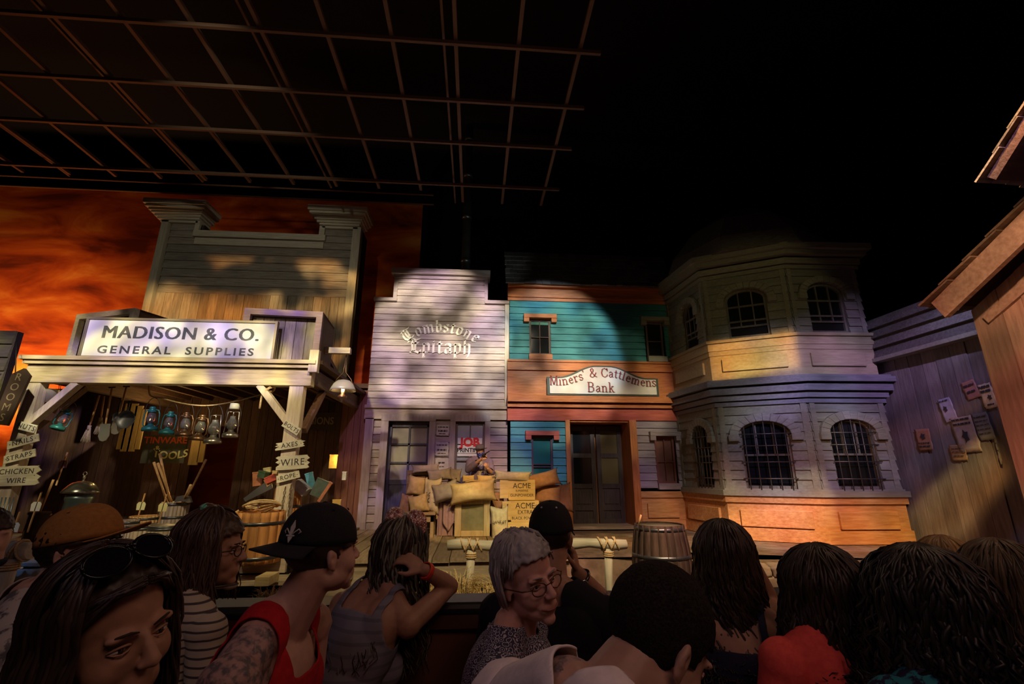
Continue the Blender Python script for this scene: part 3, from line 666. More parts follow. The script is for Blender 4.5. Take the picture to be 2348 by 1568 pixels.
# ================================================================ bank
bk = thing('bank_building', (3.5, 10.5, ZS), 'teal and orange bank with octagonal two-storey corner bay and shingled roof', 'building')
P0 = (4.68, 10.5); P1 = (4.84, 8.98); P2 = (6.2, 8.21); P3 = (7.66, 8.15); P4 = (7.95, 9.3)
mb = MB(); hu = (1.24,1.75,4.0,5.02)
siding(mb, .77, 4.68, 3.98, 5.46, 10.5, .162, holes=[hu, (4.05,4.55,3.99,5.05)])
mb.build('upper_siding', m_teal, bk)
mb = MB(); siding(mb, .79, 2.05, ZS, 2.6, 10.5, .165, holes=[(1.26,1.74,1.3,2.28)]); mb.build('lower_siding', m_teal, bk)
mb = MB(); siding(mb, 3.64, 4.68, 1.12, 2.6, 10.5, .165, holes=[(4.08,4.58,1.15,2.28)]); mb.build('lilac_lit_siding', wood('lilac_lit_teal_boards', (.24,.19,.2), (.37,.31,.32), 'x', .12), bk)  # teal siding, its lilac lighting put into the board colour
mb = MB(); mb.box(.77,4.7,10.62,11.2,3.0,5.8); mb.box(.79,2.02,10.62,11.2,ZS,3.0); mb.box(3.7,4.7,10.62,11.2,ZS,3.0); build_each(mb, 'wall_core', m_dark, bk)
# mouldings run along the wall and round the bay
main = [(.72,10.5), (P0[0],10.5)]; bay = [P0, P1, P2, P3, P4]; allp = main + bay[1:]
mb = MB(); mould(mb, main, [(2.6,2.70,.05),(2.70,2.86,.03)]); mb.box(.72,2.05,10.44,10.5,2.58,2.62); mb.build('red_fascia', wood('red_painted_trim', (.36,.075,.05), (.5,.13,.08), 'x', .1), bk)
mb = MB(); mould(mb, main, [(2.88,2.97,.10),(2.99,3.10,.20),(3.10,3.14,.14)]); mb.build('lower_cornice', m_orx, bk)
mb = MB(); mould(mb, main, [(3.14,3.74,.03),(3.74,3.80,.08),(3.80,3.94,.05),(3.94,3.99,.08)]); mb.build('sign_band', m_orx, bk)
mb = MB(); mould(mb, main, [(5.46,5.54,.04),(5.54,5.58,.08),(5.58,5.78,.05),(5.78,5.86,.16)]); mb.build('eaves_board', m_orx, bk)
mb = MB(); shingles(mb, .66, 4.9, (10.3, 5.84), (11.0, 6.98), 7, .22); MB().box(.7,4.9,10.5,10.9,5.8,5.86).build('roof_base', m_dark, bk); mb.build('shingled_roof', m_shing, bk)
# bay faces
cx0, cy0 = 6.3, 9.6
mb = MB(); mould(mb, bay, [(2.72,2.80,.05),(2.82,2.92,.10),(2.94,3.06,.17),(3.10,3.20,.23),(3.20,3.24,.17)]); mb.build('bay_lower_cornice', wood('slate_blue_moulding', (.16,.16,.19), (.25,.25,.29), 'x', .08), bk)
mb = MB(); mould(mb, bay, [(3.24,3.76,.03),(3.86,4.02,.06),(4.02,4.08,.10)]); mould(mb, bay, [(3.76,3.86,.045)]); mb.build('bay_panel_band', wood('bay_panel_paint', (.36,.30,.19), (.5,.43,.28), 'x', .06), bk)
mb = MB(); mould(mb, bay, [(5.44,5.52,.06),(5.54,5.66,.10),(5.70,5.80,.2),(5.80,5.92,.28)]); mb.build('bay_upper_cornice', m_bayt, bk)
mb = MB(); mould(mb, bay, [(1.04,1.14,.10),(1.14,1.17,.05)]); mb.build('bay_sill', m_bayt, bk)
mb = MB(); mould(mb, [(3.64,10.5),P0]+bay[1:], [(ZS-.02,ZS+.2,.05),(ZS+.2,.92,.02),(.92,1.05,.06)]); m_wns = wood('wainscot_orange_wood', (.46,.20,.075), (.70,.38,.16), 'x', .1, .5); mb.build('wainscot', m_wns, bk)
core = MB()
for z0, z1 in ((1.15, 2.75), (4.05, 5.5)): pass
for i, (A, B) in enumerate(zip(bay, bay[1:])):
    L = math.hypot(B[0]-A[0], B[1]-A[1]); F = frame((A[0], A[1], 0), (B[0]-A[0], B[1]-A[1])); xc = L/2
    low = (xc-.42, xc+.42, 1.17, 2.42); upp = (xc-.38, xc+.38, 4.1, 5.18)
    if i == 0: xc = .93; low = (xc-.28, xc+.28, 1.17, 2.42); upp = (xc-.26, xc+.26, 4.1, 5.1)
    hs = [low, upp] if i < 3 else []
    for za, zb in ((1.16, 2.72), (4.06, 5.46)): mb = MB(); siding(mb, 0, L, za, zb, 0, .165, F, hs); mb.build('bay_siding', m_bay, bk)
    if i < 3:
        a = low[1]-xc; arch_window(bk, F, xc, 1.17, 2.2, a, .22, m_bframe, (1.78,), 3, bars=True)
        arch_hood(bk, F, xc, 2.16, a+.02, .25, .17, .09, m_bayt)
        a = upp[1]-xc; arch_window(bk, F, xc, 4.1, 4.92, a, .22, m_bframe, (4.34,4.46,4.78), 3)
        MB(F).box(xc-a, xc+a, .075, .085, 4.1, 4.42).build('black_gap_sheet', m_black, bk)  # flat black sheet standing for the dark opening below the sash
        arch_hood(bk, F, xc, 4.9, a+.02, .25, .15, .08, m_bayt)
        mb = MB(F); mb.box(.02, .12, -.035, .02, 1.16, 2.72); mb.box(L-.12, L-.02, -.035, .02, 1.16, 2.72); mb.box(.02,.1,-.035,.02,4.08,5.44); mb.box(L-.1,L-.02,-.035,.02,4.08,5.44); build_each(mb, 'corner_board', m_bayt, bk)
    # raised panels
    w0, w1 = .2, L-.2
    for z0, z1, mm, nm in ((3.42, 3.68, None, 'band_panel'), (.5, .8, None, 'wainscot_panel')):
        p = MB(F); p.box(w0, w1, -.075, -.02, z0, z1)
        mmat = MATS['bay_panel_paint'] if z0 > 1 else m_wns
        bevel(p.build(nm, mmat, bk), .012)
MB().lathe([(1.9,5.9),(1.75,6.3),(1.2,7.0),(.5,7.5),(.05,7.7)], Matrix.Translation((6.35,9.75,0)), 8, sm=False).build('bay_roof', m_shing, bk)
MB().box(4.95,7.6,9.4,11,ZS,5.9).build('bay_core', m_black, bk)
p = MB(); p.box(3.8, 4.5, 10.42, 10.48, .5, .8); bevel(p.build('wainscot_panel', m_wns, bk), .012)
# square windows with hoods
def hooded(x0, x1, z0, z1, mf, mg, mh, rows=(.45,), cols=1, blind=None, sill=True, hd=.12):
    f = sash(bk, Matrix.Translation((0,10.52,0)), x0, x1, z0, z1, cols, rows, mf, mg, fw=.045, blind=blind)
    mb = MB(); mb.box(x0-.14, x1+.14, 10.36, 10.52, z1+.0, z1+.1); mb.box(x0-.14, x0-.01, 10.37, 10.52, z1-.1, z1); mb.box(x1+.01, x1+.14, 10.37, 10.52, z1-.1, z1)
    bevel(mb.build('window_hood', mh, bk), .006)
    if sill: MB().box(x0-.02, x1+.02, 10.4, 10.52, z0-.13, z0).build('window_sill', mh, bk)
hooded(1.24, 1.75, 4.12, 5.0, m_wframe, m_glass, m_orx, (.5,), 2, (.86, mat('green_blind', (.08,.26,.2), .7)))
hooded(4.1, 4.52, 4.12, 5.0, m_wframe, m_glass, m_bayt)
hooded(1.26, 1.74, 1.32, 2.25, mat('plum_frame', (.09,.05,.07), .5), mat('teal_glass', (.02,.14,.13), .2, spec=.5), mat('red_painted_trim', (.4,.1,.06)), (.33,.27))
hooded(4.1, 4.55, 1.22, 2.25, mat('red_brown_frame', (.2,.07,.05), .5), mat('red_brown_blind', (.17,.07,.05), .6, c2=(.22,.1,.07), scale=3), wood('lilac_hood', (.22,.17,.17), (.33,.27,.27), 'x', .1), (.45,), 2)
# entrance
mb = MB(); mb.box(2.03,2.13,10.42,10.56,ZS,2.6); mb.box(3.50,3.66,10.40,10.56,ZS,2.6); build_each(mb, 'entrance_post', m_orz, bk)
mb = MB(); mb.box(2.13,3.5,10.5,11.1,2.56,2.62); mb.box(2.1,2.16,10.56,11.1,ZS,2.56); mb.box(3.5,3.6,10.56,11.1,ZS,2.56); mb.box(2.1,3.6,11.1,11.15,ZS,2.62); mb.build('entrance_recess', m_orz, bk)
MB().box(2.13,3.5,10.4,11.1,ZS,ZS+.06).build('threshold', m_plankx, bk)
for x0, x1, lab in ((2.2, 2.82, 0), (2.86, 3.46, 1)):
    y = 11.0
    mb = MB(); mb.box(x0,x1,y,y+.04,ZS+.06,2.5)
    for a, b in ((x0,x0+.1),(x1-.1,x1)): mb.box(a,b,y-.03,y,ZS+.06,2.5)
    for z in (ZS+.06, .62, 1.1, 1.78, 2.4): mb.box(x0+.1,x1-.1,y-.03,y,z,z+.1)
    d_ = mb.build('door', m_door, bk)
    build_each(MB().box(x0+.1,x1-.1,y-.006,y-.002,1.88,2.4).box(x0+.1,x1-.1,y-.006,y-.002,1.2,1.78), 'pane', m_glass if lab == 0 else mat('olive_blind', (.10,.085,.03), .6), d_)
    build_each(MB().box(x0+.14,x1-.14,y-.02,y,.76,1.04).box(x0+.14,x1-.14,y-.02,y,.42,.58), 'panel', m_door, d_)
# bank sign
bs = thing('bank_sign', (2.93, 10.3, 3.16), "white arched sign reading Miners' & Cattlemen's Bank with green border", 'sign')
def sgn(w_, h0, h1, n=24):
    top = []
    for i in range(n+1):
        t = -1 + 2*i/n; a = abs(t); k = 1 if a < .12 else (0 if a > .82 else .5+.5*cos(pi*(a-.12)/.7)); top.append((t*w_, h0+(h1-h0)*k))
    return [(-w_, 0), (w_, 0)] + top[::-1]
SX = 2.93
MB().prism(sgn(1.31,.42,.70), Matrix.Translation((SX,10.36,3.15)), .06).build('border', mat('sign_green', (.05,.07,.055), .5), bs)
MB().prism(sgn(1.25,.35,.63), Matrix.Translation((SX,10.34,3.185)), .03).build('panel', mat('cream_sign_paint', (.66,.63,.56), .6, c2=(.76,.72,.66), scale=3), bs)
def arcB(x):
    e = .05; f = lambda q: .20*(1 if abs(q) < .15 else (0 if abs(q) > 1.03 else .5+.5*cos(pi*(abs(q)-.15)/.88)))
    return f(x), math.atan2(f(x+e)-f(x-e), 2*e)
m_bred = mat('barn_red_lettering', (.30,.035,.04), .6); m_bsh = mat('lettering_shadow_paint', (.16,.17,.15), .7)
for dx, dz, mm, dy in ((.012,-.012,m_bsh,.0), (0,0,m_bred,-.004)):
    pen_text('lettering', "Miners' & Cattlemens", Matrix.Translation((SX+dx+.0,10.338+dy,3.38+dz)), .21, mm, bs, nib=(.05,.012), arcf=arcB, roman=True, up=.024, space=.05)
    pen_text('lettering', "Bank", Matrix.Translation((SX+dx-.06,10.338+dy,3.235+dz)), .22, mm, bs, nib=(.05,.012), roman=True, up=.024, space=.08)

# ================================================================ grey shed with notices, warm barn
sh = thing('notice_shed', (7.9, 6.2, ZS), 'purple-grey board shed wall covered with torn notices beside the bank bay', 'building')
SF = frame((7.85, 8.9, 0), (0, -1))          # local x runs towards the camera
mb = MB(); vboards(mb, 0, 5.4, ZS, 3.55, 0, .26, SF, jit=.02); mb.build('wall_boards', m_shed, sh)
mb = MB(); siding(mb, 0, 5.4, 3.58, 4.35, -.12, .19, SF, out=.07); mb.build('roof_boards', m_shing, sh)
MB(SF).box(0,5.4,-.24,.1,3.50,3.57).build('eaves', m_bayt, sh)
MB(SF).box(0,5.4,.1,.4,ZS,4.2).build('wall_core', m_dark, sh)
def sp_(px, py):
    r = ray(px, py); p = CO + r*(7.85/r.x); return (8.9-p.y, p.z)
sc = (.46,.42,.43)
def shedp(pa, pb, label, col, tilt, **k):
    a = sp_(*pa); b = sp_(*pb); return poster(SF @ Matrix.Translation((0,-.035,0)), a[0], b[0], b[1], a[1], label, col, tilt, group='notices on the grey shed wall', **k)
shedp((2103,985),(2148,1032),'orange-brown torn notice with a dark figure, left of the others', (.40,.22,.13), 0, lines=[(-.3,.8,.02),(-.6,.8,.02)], pic=(0,.3,.4,.35))
shedp((2158,915),(2202,965),'pale lilac notice with a column of three dark pictures', (.48,.46,.56), -8, lines=[(.8,.7,.015)], pic=(-.2,.1,.35,.3))
shedp((2186,958),(2258,1036),'large pale wanted notice with a pine-shaped picture', (.56,.44,.38), -4, lines=[(.85,.85,.03),(.6,.8,.03)], pic=(0,-.1,.35,.4))
shedp((2182,1020),(2228,1056),'small orange notice below the large wanted notice', (.50,.30,.16), 0, lines=[(.5,.7,.01),(.1,.7,.01),(-.4,.6,.01)])
shedp((2236,948),(2290,1008),'faded green-grey notice right of the large wanted notice', (.30,.30,.30), -5, lines=[(.7,.8,.015),(.4,.8,.01),(.1,.8,.01),(-.2,.8,.01),(-.5,.8,.01)])
shedp((2212,876),(2255,912),'reddish notice with black print high on the shed wall', (.50,.26,.2), -10, lines=[(.5,.8,.03),(-.2,.6,.03)])
shedp((2250,882),(2296,934),'bright cream notice with bold black print beside the barn edge', (.76,.60,.40), -6, lines=[(.75,.85,.035),(.4,.8,.035),(-.7,.5,.02)], pic=(.25,-.15,.4,.25))
shedp((2285,1000),(2308,1065),'narrow torn grey notice low beside the barn edge', (.34,.34,.33), 0, lines=[(.5,.6,.01),(0,.6,.01)])

br = thing('barn', (5.6, 2.6, ZS), 'warm brown gabled barn of upright boards at the right edge of the street', 'building')
def PXp(px, py, X):
    r = ray(px, py); return CO + r*(X/r.x)
def rake_roof(t, BX, lo, hi, wall, over, ln, lit, th=.2):
    """gable end in the plane x=BX facing the street centre; its rake climbs towards the camera"""
    a = PXp(*lo, BX-over); b = PXp(*hi, BX-over); sl = (b.z-a.z)/(a.y-b.y)
    BF = frame((BX, a.y, 0), (0, -1)); s2 = math.hypot(1, sl); T = BF @ basis((0, 0, a.z), (1/s2, 0, sl/s2), (0, 1, 0), (-sl/s2, 0, 1/s2))
    MB().box(-.02, ln, -over-.02, -over+.03, -th-.02, -.02, T).build('barge_board', lit, t)
    MB().box(-.04, ln, -over+.0, 1.6, -.03, .0, T).build('roof_deck', m_brownx, t)
    mb = MB(); s = -.1
    while s < ln-.1:
        y = -over-.08
        while y < 1.4:
            w_ = random.uniform(.12, .2); o = random.uniform(-.03, .03)
            mb.box(s+o, s+.36, y, y+w_-.008, .0, .022, T @ Matrix.Translation((s,0,0)) @ Matrix.Rotation(R(3.5),4,'Y') @ Matrix.Translation((-s,0,0))); y += w_
        s += .27
    mb.build('roof_shingles', wood('barn_shingles', (.17,.12,.08), (.3,.22,.15), 'x', .4), t)
    return BF, a, sl, T
BF, a, sl, T = rake_roof(br, 4.8, (2140,688), (2348,478), True, .4, 3.6, m_barnx)
mb = MB(BF); x = .0
while x < 3.2:
    w_ = random.uniform(.17, .26); o = random.random()*.02; zt = a.z - .1 + (x)*sl
    v = mb._v([(x,-.02-o,-.3),(x+w_-.006,-.02-o,-.3),(x+w_-.006,-.02-o,zt+w_*sl),(x,-.02-o,zt),(x,.03,-.3),(x+w_-.006,.03,-.3),(x+w_-.006,.03,zt+w_*sl),(x,.03,zt)])
    for f in ((0,1,2,3),(5,4,7,6),(4,0,3,7),(1,5,6,2),(3,2,6,7)): mb._f([v[n] for n in f])
    x += w_
mb.build('gable_boards', m_barn, br)
MB().box(.0, 3.2, -.06, -.02, -.30, -.22, T).build('gable_moulding', m_barnx, br)
MB(BF).box(0, .08, .04, 1.5, -.3, a.z-.15).build('back_wall', m_dark, br)
bu = thing('hay_hood', (5.6, 3.0, 4.4), 'dim upper gable roof above the barn at the top right', 'roof')
BF, a, sl, T = rake_roof(bu, 5.45, (2266,400), (2348,266), False, .35, 3.2, m_brownx, .1)
MB().box(.3, 3, -.1, -.04, -.3, -.03, T).build('rafter', m_barnx, bu)
mb = MB(BF); vboards(mb, .5, 3.0, a.z+.1, a.z+.4, .0, .2); mb.build('gable_boards', m_barn, bu)
# ================================================================ left edge building
lb = thing('corner_building', (-8.8, 8, ZS), 'green-grey board building corner cut off at the left edge', 'building')
a = P(0,758,7.6); b = P(38,762,7.6)
LX = b.x
mb = MB(); siding(mb, LX-2.5, LX, 2.55, a.z, 7.6, .2); mb.build('lapped_boards', wood('moss_green_boards', (.16,.16,.07), (.26,.25,.12), 'x', .2), lb)
MB().box(LX-2.5, LX+.0, 7.64, 7.72, 2.5, a.z).box(LX-2.5, LX-.25, 7.64, 7.72, ZS, 2.5).build('wall_core', m_dark, lb)
MB().bar((LX-.05,7.55,2.95),(LX-.5,7.55,2.2), .08,.1,(0,1,0)).build('brace', m_bayt, lb)
# ================================================================ goods on the store porch
ZP = ZS+.07
def mpp(px, py, Y): return (P(px+1,py,Y)-P(px,py,Y)).length
m_tag = mat('bleached_sign_board', (.50,.47,.38), .8, c2=(.70,.68,.56), scale=4, stretch=(1,8,8), bump=.3)
m_rope = mat('manila_rope', (.40,.28,.15), .9, c2=(.62,.46,.27), scale=60)
m_brass = mat('aged_bronze', (.22,.13,.08), .35, .8)
m_tealm = mat('teal_enamel', (.03,.18,.17), .35, .3)
m_silver = mat('worn_tin', (.45,.44,.42), .3, .9)
m_clear = mat('clear_glass', (.8,.85,.85), .05, trans=.9, spec=.6)
m_handle = wood('ash_handle', (.45,.26,.11), (.66,.42,.20), 'z', .1)
m_pine = wood('orange_staves', (.46,.19,.06), (.66,.32,.12), 'z', .3)
m_keg = wood('grey_staves', (.30,.24,.19), (.46,.39,.31), 'z', .3)
m_oak = wood('dark_oak_staves', (.03,.019,.015), (.075,.046,.034), 'z', .3)
m_hoop = mat('hoop_iron', (.10,.105,.12), .35, .8)
def post_sign(px, py, w_, h, tilt, txt, size, label, Y=7.44, ragged=False, two=None):
    c = P(px, py, Y); T = Matrix.Translation(c) @ Matrix.Rotation(R(-tilt), 4, 'Y')
    t = thing('post_sign', T @ Vector((0,0,-h/2)), label, 'sign', 'small boards nailed to the porch posts')
    rj = lambda: random.uniform(-.025,.025)
    if ragged:
        q = [(-w_/2, -h/2), (0, -h/2-.004), (w_/2-.03, -h/2)]
        for k in range(6): q.append((w_/2+rj()-.015*(k % 2)*2, -h/2+h*(k+.5)/6))
        q += [(w_/2-.03, h/2), (-w_/2+.02, h/2)]
        for k in range(5): q.append((-w_/2+rj()+.03*(k % 2), h/2-h*(k+.6)/6))
    else: q = [(-w_/2,-h/2), (w_/2,-h/2+.004), (w_/2-.006,h/2), (-w_/2+.008,h/2-.003)]
    bevel(MB().prism(q, T, .02).build('board', m_tag, t), .003)
    if two:
        text_obj('lettering', txt, T @ Matrix.Translation((0,-.001,h*.22)), size, m_ink, t, sx=.95, spacing=1.1)
        text_obj('lettering', two, T @ Matrix.Translation((.02,-.001,-h*.25)), size, m_ink, t, sx=.95, spacing=1.1)
    else: text_obj('lettering', txt, T @ Matrix.Translation((0,-.001,0)), size, m_ink, t, sx=.95, spacing=1.15)
    mb = MB()
    for x in (-w_*.4, w_*.4): mb.tube([T @ Vector((x,-.004,0)), T @ Vector((x,.002,0))], .006, 6)
    build_each(mb, 'nail', m_iron, t)
post_sign(60,979,.28,.12,-14,'NUTS',.10,'small pale board reading NUTS, topmost on the left porch post')
post_sign(52,1012,.42,.12,17,'NAILS',.10,'pale board reading NAILS tilted below the NUTS board')
post_sign(44,1046,.42,.12,15,'STRAPS',.095,'bluish pale board reading STRAPS low on the left porch post')
post_sign(36,1091,.62,.27,2,'CHICKEN',.105,'wide ragged board reading CHICKEN WIRE on the left porch post', ragged=True, two='WIRE')
post_sign(668,980,.29,.12,-32,'BOLTS',.085,'small pale board reading BOLTS tilted steeply on the right porch post')
post_sign(664,1020,.42,.11,9,'AXES',.10,'pale board reading AXES on the right porch post below BOLTS', ragged=True)
post_sign(671,1060,.48,.20,4,'WIRE',.14,'ragged white board reading WIRE on the right porch post', ragged=True)
post_sign(660,1093,.34,.11,14,'ROPE',.09,'yellowish board reading ROPE, lowest on the right porch post')
# clothes line of lanterns
pts = [(342,872),(344,905),(372,913),(420,925),(470,930),(520,924),(570,912),(622,897)]
wp = [P(x,y,7.9 if i < 7 else 7.6) for i, (x, y) in enumerate(pts)]
def catm(ps, n=6):
    out = []
    for i in range(len(ps)-1):
        a = ps[max(i-1,0)]; b = ps[i]; c = ps[i+1]; d = ps[min(i+2,len(ps)-1)]
        for k in range(n):
            t = k/n; out.append(.5*((2*b)+(c-a)*t+(2*a-5*b+4*c-d)*t*t+(3*b-a-3*c+d)*t**3))
    return out+[ps[-1]]
tag(MB().tube(catm(wp), .012, 7).build('hanging_rope', m_rope), 'sagging rope strung under the porch beam carrying six lanterns', 'rope')
mb = MB(); e = wp[-1]; mb.tube(catm([e, e+Vector((-.04,-.05,-.03)), e+Vector((-.12,-.02,-.06)), e+Vector((-.14,0,-.28))]), .016, 7)
for k in range(3): mb.tube([e+Vector((.07*cos(a)-.03, .1*sin(a), .06*cos(a)+.01*k)) for a in [2*pi*q/12 for q in range(13)]], .011, 6)
mb.build('rope_knot', m_rope, label='knotted rope end tied round the right porch brace', cat='rope')
def lantern(loc, style, label, s=1.0, rz=0, tilt=0):
    mf = {'teal': m_tealm, 'bronze': m_brass, 'tin': m_silver}[style]
    t = thing('lantern', loc, label, 'lantern', 'lanterns hanging on the rope'); T = Matrix.Identity(4)
    o0 = t.matrix_basis.copy()
    t.location = (0,0,0)
    tin = style == 'tin'
    MB().lathe([(0,0),(.085,0),(.088,.02),(.082,.045),(.045,.06),(.03,.075),(.03,.09),(.0,.09)], n=18).build('fuel_tank', mf, t)
    g = [(.028,.09),(.045,.10),(.055,.13),(.052,.17),(.036,.215),(.032,.225)] if not tin else [(.03,.09),(.05,.11),(.06,.15),(.048,.19),(.03,.225),(.028,.25)]
    MB().lathe(g, n=16, cap=False).build('globe', m_clear, t)
    MB().lathe([(.008,.09),(.012,.11),(.01,.13),(.0,.135)], n=8).build('burner', m_brass, t)
    if tin:
        mb = MB(); w_ = .072
        for s_ in (-1, 1): mb.tube([(s_*w_,0,.05),(s_*w_*.8,0,.30),(0,0,.30)], .006, 6)
        mb.tube([(0,0,.25),(0,0,.31)], .006, 6); mb.build('wire_frame', mf, t)
        if 'white' in label: MB().lathe([(.05,.40),(.055,.335),(.05,.33),(0,.33)], n=16).build('shade_cap', mat('cream_enamel', (.6,.62,.5), .4), t)
    else:
        MB().lathe([(.0,.30),(.028,.298),(.036,.285),(.030,.27),(.034,.25),(.046,.24),(.048,.228),(.0,.225)], n=16).build('chimney_cap', mf, t)
        for s_ in (-1, 1): MB().tube([(s_*.06,0,.05),(s_*.085,0,.08),(s_*.085,0,.20),(s_*.07,0,.25),(s_*.03,0,.265)], .008, 6).build('side_tube', mf, t)
    MB().tube([(.083*cos(a),0,.22+(.19)*sin(a)) for a in [pi*q/14 for q in range(15)]], .004, 5).build('bail_handle', m_iron, t)
    t.location = loc; t.scale = (s,s,s); t.rotation_euler = (0, R(tilt), rz); return t
for (px, pyb, stl, lab, tl) in ((343,988,'teal','large teal lantern, leftmost on the rope',-3),(381,996,'teal','smaller teal lantern, second on the rope',2),(421,1001,'bronze','bronze lantern with round globe, third on the rope',-2),
        (453,1010,'bronze','brownish bronze lantern hanging lowest of the round-topped four',3),(487,1017,'tin','tin lantern with square wire frame, fifth on the rope',-2),(527,1003,'tin','tin lantern under a white cap, rightmost on the rope',0)):
    b = P(px, pyb, 7.9)
    top = min(wp, key=lambda q: abs(q.x-b.x)).z
    lantern(b, stl, lab, s=max(.95, min(1.5, (top-b.z)/.405)), rz=R(random.uniform(-15,15)), tilt=tl)
lantern(P(130,985,7.8), 'teal', 'blue-lit teal lantern hanging by the left porch post', s=1.1, rz=R(60), tilt=16)
MB().tube([P(132,932,7.8), P(140,880,7.8)], .004, 5).build('hanging_wire', m_iron, label='thin wire holding the blue-lit lantern by the left post', cat='wire')
t = thing('pail', P(113,923,7.7), 'pale hanging pail beside the left porch post', 'pail')
b = P(113,923,7.7); MB().lathe([(.06,0),(.085,.20),(.088,.21),(.08,.21),(.055,.01)], Matrix.Translation(b), 18).build('bucket', mat('galvanised_pail', (.45,.42,.36), .4, .4), t)
MB().tube([b+Vector((.085*cos(a),0,.21+.13*sin(a))) for a in [pi*q/12 for q in range(13)]], .004, 5).build('handle', m_iron, t)
MB().tube([b+Vector((0,0,.34)), P(113,872,7.7)], .004, 5).build('hook_wire', m_iron, t)
def broom(pa, pb, Y, label):
    a = P(*pa, Y); b = P(*pb, Y); d = (b-a).normalized(); t = thing('broom', b, label, 'broom', 'brooms hanging under the porch roof')
    MB().tube([a, b], .013, 8).build('handle', m_handle, t)
    T = basis(b, Vector((0,1,0)).cross(d).normalized(), Vector((0,1,0)), d)
    mb = MB()
    for k in range(60):
        x = random.uniform(-.02,.02); y = random.uniform(-.01,.01); mb.tube([T @ Vector((x,y,0)), T @ Vector((x*2.2,y*1.5,.1)), T @ Vector((x*3.6+random.uniform(-.01,.01),y*2,.24+random.uniform(-.02,.02)))], .0035, 4)
    mb.tube([T @ Vector((0,0,-.02)), T @ Vector((0,0,.05))], .026, 10); mb.build('straw_head', mat('broom_straw', (.36,.30,.16), .9, c2=(.5,.42,.24), scale=30), t)
broom((228,906),(205,978),8.3,'broom with straw head hanging leftmost under the porch roof')
broom((239,908),(231,960),8.4,'short-handled broom hanging just right of the leftmost broom')
def shovel(pa, pb, Y, label, grp='long tools hanging under the porch roof'):
    a = P(*pa, Y); b = P(*pb, Y); d = (b-a).normalized(); L = (b-a).length; x = Vector((0,1,0)).cross(d).normalized(); T = basis(a, x, (0,1,0), d)
    t = thing('shovel', b, label, 'shovel', grp)
    MB(T).tube([(0,0,0),(0,0,L*.68)], .014, 8).build('handle', m_handle, t)
    MB(T).tube([(-.05,0,0),(.05,0,0)], .012, 8).build('grip', m_iron, t)
    MB(T).prism([(-.07,L*.68),(.07,L*.68),(.085,L*.9),(.05,L*.98),(0,L),(-.05,L*.98),(-.085,L*.9)], I4, .008).build('blade', m_silver, t)
shovel((257,888),(235,1012),8.2,'grey bladed shovel hanging blade-down beside the brooms')
shovel((290,886),(262,996),8.3,'thin shovel hanging between the broom and the black pan')
def pan(px, py, Y, r, label):
    c = P(px,py,Y); T = Matrix.Translation(c) @ Matrix.Rotation(R(90),4,'X'); t = thing('frying_pan', c-Vector((0,0,r)), label, 'pan', 'black pans hanging under the porch roof')
    MB(T).lathe([(0,0),(r*.8,0),(r,.045),(r*.97,.048),(r*.77,.008),(0,.008)], n=20).build('dish', m_iron, t)
    MB(T).bar((0,r,.04),(0,r+.16,.05),.025,.008).build('handle', m_iron, t)
pan(292,962,8.2,.15,'large black frying pan hanging before the yellow-lit boards'); pan(272,958,8.35,.09,'small black pan hanging left of the large frying pan')
# yellow-lit boards and tin ware sign inside
mb = MB()
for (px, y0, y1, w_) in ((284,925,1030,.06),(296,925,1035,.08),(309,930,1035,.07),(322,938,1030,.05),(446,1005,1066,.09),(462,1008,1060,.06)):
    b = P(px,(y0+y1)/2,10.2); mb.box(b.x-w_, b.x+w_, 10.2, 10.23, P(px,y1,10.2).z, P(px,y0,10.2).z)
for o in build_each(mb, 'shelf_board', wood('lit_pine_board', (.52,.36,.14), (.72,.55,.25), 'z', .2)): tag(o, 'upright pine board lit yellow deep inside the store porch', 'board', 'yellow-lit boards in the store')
tw = thing('tinware_sign', P(376,1062,9.6), 'dark hanging board reading TINWARE & TOOLS inside the store porch', 'sign')
a = P(320,1062,9.6); b = P(432,998,9.6)
MB().box(a.x, b.x, 9.6, 9.63, a.z, b.z).build('board', mat('slate_board', (.07,.075,.05), .7, c2=(.11,.11,.08), scale=5), tw)
text_obj('lettering', 'TINWARE', Matrix.Translation(((a.x+b.x)/2, 9.595, b.z-.10)), .17, mat('orange_red_paint', (.75,.12,.03), .6), tw, bold=.004, sx=1.05)
cr_ = mat('cream_yellow_paint', (.70,.66,.28), .6)
text_obj('lettering', 'TOOLS', Matrix.Translation(((a.x+b.x)/2+.13, 9.595, a.z+.14)), .2, cr_, tw, bold=.004, arc=-.9)
text_obj('lettering', '&', Matrix.Translation((a.x+.27, 9.595, a.z+.27)), .14, cr_, tw, bold=.004)
ps = thing('provisions_sign', P(735,985,10.6), 'dark board reading PROVISIONS behind the right porch post', 'sign')
a = P(655,985,10.6); b = P(772,946,10.6)
MB().box(a.x, b.x, 10.6, 10.63, a.z, b.z).build('board', mat('umber_board', (.05,.032,.022), .7), ps)
text_obj('lettering', 'PROVISIONS', Matrix.Translation(((a.x+b.x)/2-.02, 10.595, (a.z+b.z)/2)), .22, mat('faded_tan_paint', (.22,.17,.11), .7), ps, bold=.004, sx=.82)
